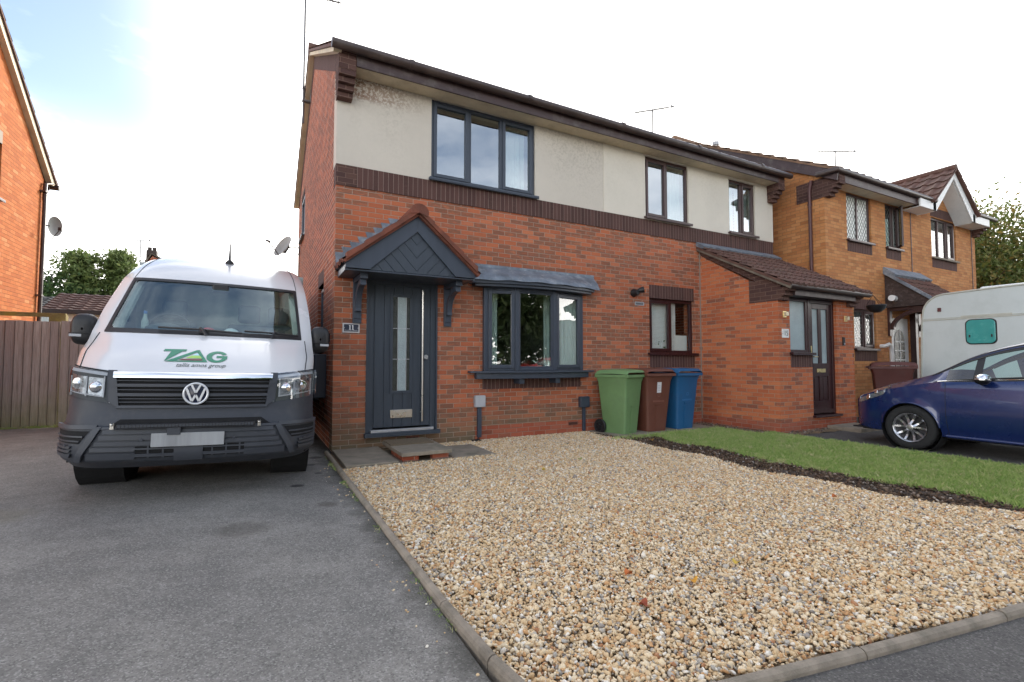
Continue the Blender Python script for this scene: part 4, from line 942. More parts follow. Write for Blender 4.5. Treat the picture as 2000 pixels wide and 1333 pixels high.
# ------------------------------------------------------------------ fence
def fence_mat():
    t = NT('weathered_fence_board')
    tc = t.node('ShaderNodeTexCoord'); sp = t.node('ShaderNodeSeparateXYZ'); t.link(tc.outputs['Object'], sp.inputs[0])
    geo = t.node('ShaderNodeNewGeometry')
    n1 = t.noise(3., 5, .65, sc=(9, 9, .55)); n2 = t.noise(2.2, 4, .6); n3 = t.noise(30, 3, .6, sc=(5, 5, .15))
    c = t.ramp(n1, [(.3, (.30,.26,.23)), (.5, (.44,.39,.35)), (.75, (.56,.51,.45))])
    c = t.mix(t.mr(geo.outputs['Random Per Island'], 0, 1, 0, .9), c, (.33, .28, .26))
    zf = t.mr(t.math('ADD', sp.outputs[2], t.math('MULTIPLY', n2, .9)), 1.15, .35)
    c = t.mix(t.math('MULTIPLY', zf, .85), c, (.25, .26, .11))
    c = t.mix(t.mr(n3, .45, .7, 0, .35), c, (.10, .08, .065))
    t.col(c); t.rough(.92); t.bump(t.math('ADD', n3, n1), .004); return t.m
M_FENCE = fence_mat()
M_POST = mat('mossy_post', (.20,.17,.07), .9, var=.35, vs=5, bump=.003, dirt=((.30,.26,.04), 4, .9))
FYY = 4.35; FN = thing('wooden_fence', 'weathered featheredge board fence between the orange house and the white van', 'fence', (-4.7, FYY, 0))
def panel(x0, x1, dy, jog):
    g = MB(); x = x0
    while x < x1-.02:
        wd = random.uniform(.105, .125); xb = min(x1, x+wd); zt = 1.825+random.uniform(-.008, .012)+jog; nn = 8
        tl = random.uniform(-.004, .004)
        g.add([(x, FYY+dy-.034, -.03), (xb+.012, FYY+dy-.004, -.03), (xb+.012+tl, FYY+dy-.004, zt), (x+tl, FYY+dy-.034, zt), (x, FYY+dy+.006, -.03), (xb+.015, FYY+dy+.008, -.03), (xb+.015+tl, FYY+dy+.008, zt), (x+tl, FYY+dy+.006, zt)],
              [(0,1,2,3),(4,7,6,5),(0,4,5,1),(3,2,6,7),(0,3,7,4),(1,5,6,2)])
        g.m = 1; g.box((xb-.003, FYY+dy-.036, -.03), (xb+.003, FYY+dy-.03, zt-.01)); g.m = 0  # dark strip along each lap paints the shadow between boards
        x = xb
    g.build('fence_panel', [M_FENCE, mat('board_shadow_strip', (.07,.055,.045), .95)], FN, recalc=False)
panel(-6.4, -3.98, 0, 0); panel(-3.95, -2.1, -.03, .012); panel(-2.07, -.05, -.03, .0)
g = MB(); 
for z in (.3, .95, 1.6): g.box((-6.4, FYY+.012, z), (-.05, FYY+.06, z+.08))
g.build('rail', M_POST, FN)
for x in (-6.3, -3.99, -2.1, -.1):
    g = MB(); g.box((x-.04, FYY+.02, -.2), (x+.04, FYY+.10, 1.80)); g.build('post', M_POST, FN)
g = MB(); g.box((-5.0, 4.58, 1.93), (-3.98, 4.66, 2.0)); g.box((-4.20, 4.56, -.1), (-3.97, 4.70, 1.97)); o = g.build('timber_frame', M_POST, None, bevel=.004); tag(o, 'mossy yellow timber beam on a post showing over the fence top', 'timber frame')

# ------------------------------------------------------------------ distant houses beyond the fence
def bungalow(lab, x0, x1, yf, yd, ze, zr, rm, wm, win, gx=0.0):
    t = thing('bungalow', lab, 'house', (x0, yf, 0)); g = MB(); g.box((x0, yf, -.2), (x1, yf+yd, ze)); g.prism(FX(x0), [(yf, ze), (yf+yd, ze), (yf+yd/2, zr-.05)], 0, x1-x0); g.build('wall', wm, t)
    g = MB(); v = Vector((gx, yd/2+.3, zr-ze+.12)); tiles(g, (x0-.3, yf-.3, ze-.05), (1, 0, 0), Vector((0, v.y, v.z)), x1-x0+.6, Vector((0, v.y, v.z)).length, tw=.34, tl=.26, amp=.03, th=.045, spt=5)
    tiles(g, (x1+.3, yf+yd+.3, ze-.05), (-1, 0, 0), Vector((0, -v.y, v.z)), x1-x0+.6, Vector((0, v.y, v.z)).length, tw=.34, tl=.6, amp=.03, th=.045, spt=3); g.build('roof', rm, t, smooth=35)
    g = MB(); g.box((x0-.3, yf-.34, ze-.16), (x1+.3, yf-.30, ze+.0)); g.build('fascia', M_BLACK, t)
    for (a, b_, c, d) in win:
        g = MB(); g.box((a, yf-.05, c), (b_, yf-.0, d)); fr = g.build('window', M_BROWNU if wm is M_WHITEP else M_WHITEP, t)
        g = MB(); g.box((a+.06, yf-.06, c+.06), (b_-.06, yf-.051, d-.06)); g.build('pane', M_OBSC, fr)
    return t
M_TB = mat('purple_brown_tile', (.10,.055,.045), .85, var=.3, vs=3); M_TG = mat('grey_tile', (.07,.07,.072), .85, var=.2)
bungalow('white rendered bungalow with purple brown tiled roof behind the fence', -7.35, -2.5, 16, 3.2, 3.0, 3.70, M_TB, M_WHITEP, [(-6.05, -5.5, 1.9, 2.8)])
bungalow('pale panelled bungalow with low grey roof beside the drainpipe', -13.5, -8.55, 18, 4, 3.05, 3.78, M_TG, mat('pale_panel_wall', (.50,.58,.60), .6), [(-9.6, -8.8, 2.2, 2.9)])
t = thing('distant_house', 'steep tiled gable roof with dark chimney rising behind the van roof', 'house', (-5, 20, 0))
g = MB(); g.prism(FY(20.05), [(-6.2, 0), (-1.0, 0), (-1.0, 3.7), (-5.2, 5.95), (-6.2, 4.1)], 0, 7.9); g.build('wall', M_BRICK_SIDE, t)
g = MB(); v = Vector((1.30, 0, 2.5)); tiles(g, (-6.55, 28, 3.55), (0, -1, 0), v, 8, v.length, tw=.3, tl=.22, amp=.04, th=.05, spt=4); tiles(g, (-1, 28, 3.55), (0, -1, 0), Vector((-4.2, 0, 2.5)), 8, 4.9, tw=.3, tl=.3, amp=.03, spt=3); g.build('roof', mat('mottled_roof_tile', (.14,.12,.09), .85, var=.5, vs=2), t, smooth=35)
g = MB(); g.box((-5.48, 20.3, 5.6), (-5.1, 20.7, 6.26)); g.tube([(-5.38, 20.5, 6.2), (-5.38, 20.5, 6.42)], .08, 8); g.tube([(-5.2, 20.5, 6.2), (-5.2, 20.5, 6.42)], .08, 8); g.build('chimney', mat('sooty_chimney', (.05,.04,.035), .9, var=.3), t)
t = thing('chimney_stack', 'small red chimney stack with pots between the drainpipe and the trees', 'chimney', (-13, 26, 0))
g = MB(); g.box((-10.75, 24, 2.5), (-10.3, 24.5, 4.7)); g.build('stack', M_ORANGE, t); g = MB(); g.tube([(-10.6, 24.25, 4.7), (-10.6, 24.25, 5.05)], .11, 8); g.tube([(-10.42, 24.25, 4.7), (-10.42, 24.25, 5.0)], .09, 8); g.build('pot', M_VENT, t)

# ------------------------------------------------------------------ ground
def yroad(x): return float(np.interp(x, [-.1, 0, .6, 1.3, 2.2, 3.1, 4.0, 4.9, 6.7], [-5.5, -5.56, -5.64, -5.765, -5.91, -6.04, -6.15, -6.23, -6.3]))
def DG(x, y):   # the drive falls towards the house
    return -.035*(min(0., max(-2.4, x))+2.4) + .0
def asphalt(name, c, patchc, stains=(), damp=None, spk=.55):
    t = NT(name); tc = t.node('ShaderNodeTexCoord'); P = tc.outputs['Object']
    n1 = t.noise(1.1, 5, .6); n2 = t.noise(160, 3, .6); n3 = t.noise(420, 2, .6); n4 = t.noise(5, 6, .7); n5 = t.noise(34, 3, .6)
    k = t.mix(t.mr(n1, .35, .65), c, patchc); k = t.mix(t.mr(n4, .40, .72, 0, .6), k, tuple(x*.62 for x in c))
    k = t.mix(t.mr(n5, .42, .66, 0, .30), k, tuple(x*.5 for x in c))
    vo = t.node('ShaderNodeTexVoronoi'); vo.inputs['Scale'].default_value = 150; t.link(P, vo.inputs['Vector'])
    wnv = t.node('ShaderNodeSeparateColor'); t.link(vo.outputs['Color'], wnv.inputs[0])
    k = t.mix(t.mr(wnv.outputs[0], .70, 1., 0, spk), k, tuple(min(1, x*2.3) for x in c)); k = t.mix(t.mr(wnv.outputs[1], .7, 1., 0, .6), k, tuple(x*.4 for x in c))
    wv = t.node('ShaderNodeTexVoronoi'); wv.inputs['Scale'].default_value = 2.2; t.link(P, wv.inputs['Vector'])
    k = t.mix(t.mr(wv.outputs['Distance'], .018, .010, 0, .7), k, (.5, .48, .44))
    for (sx, sy, r, cc, f) in stains:
        vd = t.node('ShaderNodeVectorMath', operation='DISTANCE'); vd.inputs[1].default_value = (sx, sy, DG(sx, sy))
        mp = t.node('ShaderNodeVectorMath', operation='ADD'); t.link(P, mp.inputs[0]); nn = t.node('ShaderNodeTexNoise'); nn.inputs['Scale'].default_value = 14; t.link(P, nn.inputs[0])
        sc_ = t.node('ShaderNodeVectorMath', operation='SCALE'); sc_.inputs['Scale'].default_value = r*.7; t.link(nn.outputs['Color'], sc_.inputs[0]); t.link(sc_.outputs[0], mp.inputs[1])
        t.link(mp.outputs[0], vd.inputs[0]); k = t.mix(t.mr(vd.outputs['Value'], r*1.1, r*.7, 0, f), k, cc)
    if damp:
        sp = t.node('ShaderNodeSeparateXYZ'); t.link(P, sp.inputs[0]); e = t.math('ADD', sp.outputs[0], t.math('MULTIPLY', n4, .35))
        k = t.mix(t.mr(e, damp[0], damp[1], 0, .75), k, (.035, .032, .022))
    t.col(k); t.rough(.86); t.b.inputs['Specular IOR Level'].default_value = .3
    h = t.math('ADD', t.math('MULTIPLY', n2, 1.), t.math('MULTIPLY', wnv.outputs[0], .6)); t.bump(h, .006); return t.m
M_DRIVE = asphalt('drive_asphalt', (.22,.209,.194), (.315,.296,.268), [(-.52, -1.75, .075, (.03,.03,.03), .85), (-.28, -1.2, .05, (.03,.03,.03), .7), (-.3, -.7, .06, (.04,.04,.035), .6), (-.33, -2.5, .10, (.07,.055,.045), .5), (-.9, -2.9, .2, (.07,.06,.05), .4), (-2.5, -1.9, .28, (.2,.18,.13), .4), (-.2, -.25, .09, (.03,.03,.028), .7)], damp=(-.08, .12))
M_ROAD = asphalt('pavement_asphalt', (.12,.113,.107), (.16,.149,.137))
def sheet(name, m, x0, x1, y0, y1, nx, ny, h, kind='structure'):
    g = MB(); g.grid(lambda u, v: (u, v, h(u, v)), [x0+(x1-x0)*i/nx for i in range(nx+1)], [y0+(y1-y0)*i/ny for i in range(ny+1)]); o = g.build(name, m, None, recalc=False)
    o['kind'] = kind; return o
M_GROUND = mat('rough_ground', (.06,.075,.03), .95, var=.3, vs=.6)
sheet('ground', M_GROUND, -260, 260, -260, 260, 2, 2, lambda x, y: -.28)
sheet('driveway', M_DRIVE, -9, -.102, -5.6, 4.6, 60, 40, lambda x, y: DG(x, y)+.008*math.sin(x*2.1+y*1.3))
sheet('side_passage', M_DRIVE, -.102, .02, -.05, 4.6, 2, 10, lambda x, y: -.081)
g = MB(); g.grid(lambda u, v: (u, -24+(18.4 if u < -.1 else 24+yroad(u))*v, (-.082 if u > -.1 else DG(u, 0))), [-40, -20, -9, -5, -3, -2.4, -1.6, -.9, -.4, -.11, -.09, .3, .6, 1, 1.3, 1.8, 2.2, 3.1, 4, 4.9, 6.7, 6.8, 12, 22, 40, 60], [0, .2, .4, .6, .8, .9, .95, 1]); o = g.build('road', M_ROAD, None, recalc=False); o['kind'] = 'structure'
sheet('neighbour_driveway', M_ROAD, 6.72, 22, -6.3, -.85, 10, 6, lambda x, y: -.10)
# gravel bed base, flower bed, lawn
M_GBASE = mat('gravel_bed_base', (.20,.14,.08), .95, var=.5, vs=60, bump=.006, bs=80)
def sinterp0(tab, z): return float(np.interp(z, [a for a, b in tab], [b for a, b in tab]))
def yk(x): return sinterp0([(-.1, -5.50), (.6, -5.61), (1.3, -5.735), (2.2, -5.88), (3.1, -6.01), (4., -6.12), (4.9, -6.2), (6.8, -6.28)], x)
def clipsheet(name, m, x0, x1, nx, ny, y1, h):
    g = MB(); g.grid(lambda u, v: (u, yk(u)+(y1-yk(u))*v, h(u, yk(u)+(y1-yk(u))*v)), [x0+(x1-x0)*i/nx for i in range(nx+1)], [i/ny for i in range(ny+1)]); o = g.build(name, m, None, recalc=False); o['kind'] = 'structure'
clipsheet('gravel_base', M_GBASE, -.05, 4.62, 24, 6, 0, lambda x, y: -.096)
M_SOIL = mat('bark_mulch_soil', (.060,.040,.028), .95, var=.5, vs=30, bump=.02, bs=40)
clipsheet('flower_bed', M_SOIL, 3.9, 5.2, 16, 70, -.05, lambda x, y: -.094+.02*math.sin(x*9+y*5)*math.sin(y*3.1)+ (.006))
M_LAWN = mat('lawn_turf', (.26,.31,.095), .95, var=.3, vs=3, bump=.01, bs=120, dirt=((.17,.16,.06), 2.5, .6))
def lawn_left(y): return 4.60+.07*math.sin(y*2.3)+.06*math.sin(y*5.1+1)+(max(0, -1.0-(-1*abs(y)))*0)
g = MB()
def lf(u, v):
    y = -6.22+v*(6.22-.62); xl = lawn_left(y) + (.35*max(0, (y+1.5)/.9)**1.2 if y > -1.5 else 0); xr = 6.72 if y < -1.85 else 6.72 + .25*0
    e = min(u, 1-u)*12
    return (xl+(xr-xl)*u, y, -.078+.014*min(1, e) + .006*math.sin(xl*u*9+y*4))
g.grid(lf, [i/40 for i in range(41)], [i/60 for i in range(61)]); o = g.build('lawn', M_LAWN, None, recalc=False, smooth=60); o['kind'] = 'structure'
g = MB(); g.grid(lambda u, v: (u, v, -.092+.008*math.sin(u*13)*math.sin(v*11)), [6.35+.1*i for i in range(8)], [-2.1+.1*i for i in range(22)]); g.grid(lambda u, v: (u, v, -.091+.008*math.sin(u*13)), [7.05+.15*i for i in range(20)], [-1.95+.1*i for i in range(4)]); o = g.build('shingle_border', M_GBASE, None, recalc=False); o['kind'] = 'structure'

# ---- concrete edging
def edging(pts, name, z0=-.2, top=-.046, wd=.048):
    g = MB(); prof = [(-wd/2, z0), (-wd/2, top-.02), (-wd/2+.008, top-.006), (-wd/2+.02, top), (wd/2-.012, top), (wd/2, top-.012), (wd/2, z0)]
    for a, b_ in zip(pts[:-1], pts[1:]):
        a = Vector(a); b_ = Vector(b_); d = (b_-a).normalized(); a2 = a+d*.004; b2 = b_-d*.004; n_ = Vector((-d.y, d.x, 0))
        jz = random.uniform(-.003, .003); P = [a2+n_*u+Vector((0, 0, v+jz)) for u, v in prof]+[b2+n_*u+Vector((0, 0, v+jz)) for u, v in prof]; n = len(prof)
        g.add(P, [tuple(range(n)), tuple(range(2*n-1, n-1, -1))]+[(i, (i+1) % n, n+(i+1) % n, n+i) for i in range(n)])
    o = g.build(name, M_KERB, None); o['kind'] = 'structure'; return o
edging([(-.073, y, 0) for y in (-.03, -.93, -1.845, -2.76, -3.675, -4.59)]+[(-.055, -5.10, 0), (.0, -5.55, 0)], 'kerb')
edging([(.0, -5.55, 0), (.60, -5.63, 0), (1.30, -5.755, 0), (2.20, -5.90, 0), (3.10, -6.03, 0), (4.0, -6.14, 0), (4.9, -6.22, 0), (6.7, -6.3, 0)], 'kerb')

# ------------------------------------------------------------------ gravel, mulch, grass (instanced, uncountable)
def protos(n, sub, amp, flat, seed):
    r = random.Random(seed); out = []
    for i in range(n):
        bm = bmesh.new(); bmesh.ops.create_icosphere(bm, subdivisions=sub, radius=.5)
        sx, sy, sz = 1, r.uniform(.62, .95), r.uniform(*flat); ph = [r.uniform(0, 6) for _ in range(6)]
        for v in bm.verts:
            p = v.co*2; k = 1+amp*(math.sin(p.x*2.3+ph[0])*math.sin(p.y*2.9+ph[1])+.7*math.sin(p.z*3.7+ph[2]+p.x*2)) + r.uniform(-amp, amp)*.3
            v.co = Vector((v.co.x*sx*k, v.co.y*sy*k, v.co.z*sz*k))
        me = bpy.data.meshes.new('pebble_shape'); bm.to_mesh(me); bm.free(); me.polygons.foreach_set('use_smooth', [True]*len(me.polygons)); out.append(me)
    return out
def scatter(name, meshes, m, P, rot, scl, kind='stuff', label=None, cat=None):
    src = bpy.data.collections.new(name+'_shapes')
    for i, me in enumerate(meshes):
        me.materials.clear(); me.materials.append(m); src.objects.link(bpy.data.objects.new('%s_shape' % name, me))
    me = bpy.data.meshes.new(name); me.from_pydata([tuple(p) for p in P], [], [])
    a = me.attributes.new('rot', 'FLOAT_VECTOR', 'POINT'); a.data.foreach_set('vector', np.asarray(rot, dtype=np.float32).ravel())
    a = me.attributes.new('scl', 'FLOAT', 'POINT'); a.data.foreach_set('value', np.asarray(scl, dtype=np.float32))
    o = bpy.data.objects.new(name, me); COL.objects.link(o); o['kind'] = kind
    if label: o['label'] = label
    ng = bpy.data.node_groups.new(name+'_nodes', 'GeometryNodeTree'); ng.interface.new_socket('Geometry', in_out='INPUT', socket_type='NodeSocketGeometry'); ng.interface.new_socket('Geometry', in_out='OUTPUT', socket_type='NodeSocketGeometry')
    N = ng.nodes; Lk = ng.links; gi = N.new('NodeGroupInput'); go = N.new('NodeGroupOutput'); ci = N.new('GeometryNodeCollectionInfo'); ci.inputs['Collection'].default_value = src; ci.inputs['Separate Children'].default_value = True; ci.inputs['Reset Children'].default_value = True
    ip = N.new('GeometryNodeInstanceOnPoints'); ip.inputs['Pick Instance'].default_value = True
    ar = N.new('GeometryNodeInputNamedAttribute'); ar.data_type = 'FLOAT_VECTOR'; ar.inputs['Name'].default_value = 'rot'
    asc = N.new('GeometryNodeInputNamedAttribute'); asc.data_type = 'FLOAT'; asc.inputs['Name'].default_value = 'scl'
    er = N.new('FunctionNodeEulerToRotation'); Lk.new(ar.outputs['Attribute'], er.inputs[0])
    Lk.new(gi.outputs[0], ip.inputs['Points']); Lk.new(ci.outputs[0], ip.inputs['Instance']); Lk.new(er.outputs[0], ip.inputs['Rotation']); Lk.new(asc.outputs['Attribute'], ip.inputs['Scale'])
    Lk.new(ip.outputs[0], go.inputs[0]); md = o.modifiers.new('scatter', 'NODES'); md.node_group = ng
    return o
def randmat(name, stops, rough=.75, bumpv=.0, spec=.4, interp='CONSTANT', trans=False):
    t = NT(name); oi = t.node('ShaderNodeObjectInfo'); c = t.ramp(oi.outputs['Random'], stops, interp)
    n = t.noise(2.2, 4, .6); c = t.mix(t.mr(n, .35, .7, 0, .4), c, (.66, .48, .28)) if 'pebble' in name else t.mix(t.mr(n, .3, .7, 0, .2), c, (.02, .02, .01))
    t.col(c); t.rough(rough); t.b.inputs['Specular IOR Level'].default_value = spec
    if trans: t.b.inputs['Subsurface Weight'].default_value = 0
    return t.m
cream, tan, orng, grey, white, dark, rust = (.80,.64,.42), (.64,.43,.22), (.58,.31,.13), (.42,.40,.36), (.86,.81,.71), (.17,.165,.17), (.38,.15,.06)
M_PEB = randmat('pebble_mix', [(0, cream), (.16, (.68,.49,.28)), (.33, tan), (.46, orng), (.57, white), (.65, grey), (.72, (.80,.66,.46)), (.87, (.28,.26,.25)), (.90, rust), (.925, (.64,.48,.28)), (.98, dark)])
N_ = 230000; px = RNG.uniform(-.04, 4.75, N_); py = RNG.uniform(-6.35, .0, N_)
right = 4.25+.10*np.sin(py*1.7)+.05*np.sin(py*4.3)-.17*np.clip((py+3)/1., -1, 1)*0 + np.where(py < -4.4, (-py-4.4)*.3, 0) - .22*np.exp(-((py+2.9)/.9)**2)
front = np.interp(px, [-.1, .6, 1.3, 2.2, 3.1, 4., 4.9], [-5.51, -5.60, -5.725, -5.87, -6.0, -6.11, -6.19])
ok = (px < right+RNG.normal(0, .02, N_)) & (py > front+.03) & ~((px < .62) & (py > -1.17)) & ~((px < 1.30) & (py > -1.13)) & ~((px > 1.27) & (px < 1.87) & (py > -1.18) & (py < -.35)) & ~((px > 4.2) & (py > -.93))
px, py = px[ok], py[ok]; n = len(px); dd = np.hypot(px+.91, py+6.9)
sc_ = np.clip(RNG.lognormal(math.log(.0172), .34, n), .009, .040); pz = -.088+RNG.uniform(0, .017, n)+.006*np.sin(px*5)*np.sin(py*4)
rot = np.stack([RNG.normal(0, .55, n), RNG.normal(0, .55, n), RNG.uniform(0, 6.28, n)], 1)
scatter('gravel', protos(14, 2, .20, (.30, .7), 3), M_PEB, np.stack([px, py, pz], 1), rot, sc_, label='cream and tan pebble gravel filling the front garden bed')
# stray stones on the asphalt beside the kerb
n = 60; sx = RNG.uniform(-.28, -.12, n); sy = RNG.uniform(-5.2, -.9, n)
scatter('stray_gravel', protos(4, 2, .12, (.4, .7), 5), M_PEB, np.stack([sx, sy, np.full(n, -.072)], 1), np.stack([RNG.normal(0, .3, n)]*2+[RNG.uniform(0, 6, n)], 1), RNG.uniform(.008, .018, n), label='loose pebbles strewn along the kerb')
M_BARK = randmat('bark_chip', [(0, (.11,.065,.04)), (.35, (.06,.04,.028)), (.65, (.17,.11,.07)), (.88, (.28,.21,.16)), (.96, (.40,.35,.30))], .9)
n = 9000; by = RNG.uniform(-6.3, -.5, n); bx = RNG.uniform(3.95, 5.1, n); 
lft = 4.25+.10*np.sin(by*1.7)+.05*np.sin(by*4.3)+np.where(by < -4.4, (-by-4.4)*.3, 0)-.22*np.exp(-((by+2.9)/.9)**2)
ok = (bx > lft-.03) & (bx < 4.68+.07*np.sin(by*2.3)+.35*np.clip((by+1.5)/.9, 0, 1)) & (by > np.interp(bx, [3.1, 4., 4.9, 6.8], [-6.0, -6.11, -6.19, -6.27])) & ~((bx > 4.2) & (by > -.93)); bx, by = bx[ok], by[ok]; n = len(bx)
scatter('bark_mulch', protos(6, 1, .2, (.2, .4), 9), M_BARK, np.stack([bx, by, -.085+RNG.uniform(0, .03, n)], 1), np.stack([RNG.normal(0, .6, n), RNG.normal(0, .6, n), RNG.uniform(0, 6.28, n)], 1), RNG.uniform(.015, .05, n), label='dark brown bark mulch strip between gravel and lawn')
n = 2600; bx = RNG.uniform(6.3, 9.7, n); by = RNG.uniform(-2.1, -.0, n); ok = ((bx < 7.0) | (by < PY-.02)) & ~((bx > 8.3) & (bx < 9.3) & (by < -1.7)) & ~((bx < 6.57) & (by > -.94)) & (by > -2.0+.2*np.sin(bx*4)) & ~((bx > 7) & (by < -1.95)); bx, by = bx[ok], by[ok]; n = len(bx)
scatter('slate_chippings', protos(5, 1, .2, (.2, .5), 12), randmat('slate_chip', [(0, (.16,.11,.09)), (.3, (.09,.075,.07)), (.6, (.25,.19,.16)), (.85, (.38,.33,.28))], .8), np.stack([bx, by, -.085+RNG.uniform(0, .02, n)], 1), np.stack([RNG.normal(0, .4, n), RNG.normal(0, .4, n), RNG.uniform(0, 6.28, n)], 1), RNG.uniform(.015, .04, n), label='mixed chippings round the foot of the brick porch')
def blades(seed):
    r = random.Random(seed); bm = bmesh.new()
    for k in range(9):
        a = r.uniform(0, 6.28); b0 = Vector((r.uniform(-.03, .03), r.uniform(-.03, .03), 0)); h = r.uniform(.018, .04); ln = Vector((math.cos(a), math.sin(a), 0))*r.uniform(.2, 1.1)*h; s_ = Vector((-math.sin(a), math.cos(a), 0))*.0022
        v = [bm.verts.new(q) for q in (b0-s_, b0+s_, b0+ln*.4+Vector((0, 0, h*.6))+s_*.8, b0+ln+Vector((0, 0, h)), b0+ln*.4+Vector((0, 0, h*.6))-s_*.8)]; bm.faces.new(v)
    me = bpy.data.meshes.new('tuft'); bm.to_mesh(me); bm.free(); return me
M_GRASS = randmat('grass_blade', [(0, (.22,.36,.08)), (.35, (.33,.46,.12)), (.7, (.43,.53,.17)), (.9, (.56,.56,.26)), (1, (.64,.57,.34))], .6, interp='LINEAR')
n = 26000; gy = RNG.uniform(-6.3, -.6, n); gx = RNG.uniform(4.6, 6.74, n)
lim = 4.60+.07*np.sin(gy*2.3)+.06*np.sin(gy*5.1+1)+np.where(gy > -1.5, .35*np.clip((gy+1.5)/.9, 0, 9)**1.2, 0); ok = (gx > lim+.01) & (gy < np.where(gx > 6.4, -1.7, 0)) & ~((gx < 6.57) & (gy > -.93)); gx, gy = gx[ok], gy[ok]; n = len(gx)
scatter('grass', [blades(k) for k in range(8)], M_GRASS, np.stack([gx, gy, np.full(n, -.070)], 1), np.stack([RNG.normal(0, .15, n), RNG.normal(0, .15, n), RNG.uniform(0, 6.28, n)], 1), RNG.uniform(.7, 1.5, n), label='short mown lawn grass between the flower bed and the neighbour drive')
n = 370; _c = RNG.choice([-.8, -1.1, -1.9, -2.4, -3.3, -4.4, -4.6], 70); wx = np.concatenate([RNG.normal(4.55, .25, 150), RNG.uniform(-.13, -.10, 70), RNG.uniform(-5, -3.6, 150)]); wy = np.concatenate([RNG.normal(-.98, .06, 150), _c+RNG.normal(0, .12, 70), RNG.uniform(4.15, 4.33, 150)])
scatter('weeds', [blades(k+20) for k in range(3)], M_GRASS, np.stack([wx, wy, np.where(wx > 0, -.09, np.where(wx < -3, 0., -.08))], 1), np.stack([RNG.normal(0, .3, n), RNG.normal(0, .3, n), RNG.uniform(0, 6, n)], 1), np.concatenate([RNG.uniform(.8, 1.8, 150), RNG.uniform(.2, .7, 70), RNG.uniform(.5, 1.2, 150)]), label='small weeds at the kerb and slab edges')
# fallen leaves
leafc = [(.62,.30,.03), (.45,.12,.02), (.30,.06,.02), (.55,.38,.06), (.07,.04,.025), (.35,.40,.10)]
LM = [mat('fallen_leaf_%s' % q, c, .6, var=.25, vs=30) for q, c in zip(('amber', 'rust', 'red', 'yellow', 'brown', 'green'), leafc)]
spots = [(.95, -4.75, 1, 'rust leaf lying on the gravel beside the front kerb'), (1.2, -4.98, 0, 'amber leaf lying on pebbles near the front kerb'), (.78, -5.05, 2, 'dark red curled leaf lying on the gravel near the bottom kerb'), (1.62, -4.93, 3, 'yellow leaf on pebbles a hand from the front kerb'),
         (3.1, -1.0, 4, 'dark brown leaf on the gravel below the bay window'), (4.42, -1.33, 0, 'bright amber leaf on the bark mulch near the green bin'), (1.9, -2.3, 3, 'yellow leaf in the middle of the gravel bed'), (3.6, -4.4, 1, 'orange leaf on the gravel towards the lawn side'), (2.6, -2.0, 5, 'pale green leaf half way up the gravel bed')]
for i, (x, y, k, lab) in enumerate(spots):
    g = MB(); a = random.uniform(0, 6.28); n = 10; pts = []; R0 = .027
    for j in range(n):
        th = 2*math.pi*j/n; r = R0*(.85+.25*math.cos(th)**2)*(1.15 if j == 0 else 1)*random.uniform(.85, 1.1); pts.append((x+r*math.cos(th+a), y+r*.75*math.sin(th+a), -.052+.014*math.cos(th*2)+.004*random.random()))
    c = (x, y, -.058); V = [c]+pts; F = [(0, 1+j, 1+(j+1) % n) for j in range(n)]; g.add(V, F); g.add([(p[0], p[1], p[2]-.001) for p in V], [tuple(reversed(f)) for f in F])
    g.tube([(x, y, -.057), (x+.05*math.cos(a+3.1), y+.04*math.sin(a+3.1), -.045)], .0012, 4); o = g.build('fallen_leaf', LM[k], None, recalc=False); tag(o, lab, 'leaf', 'fallen leaves on the front garden')

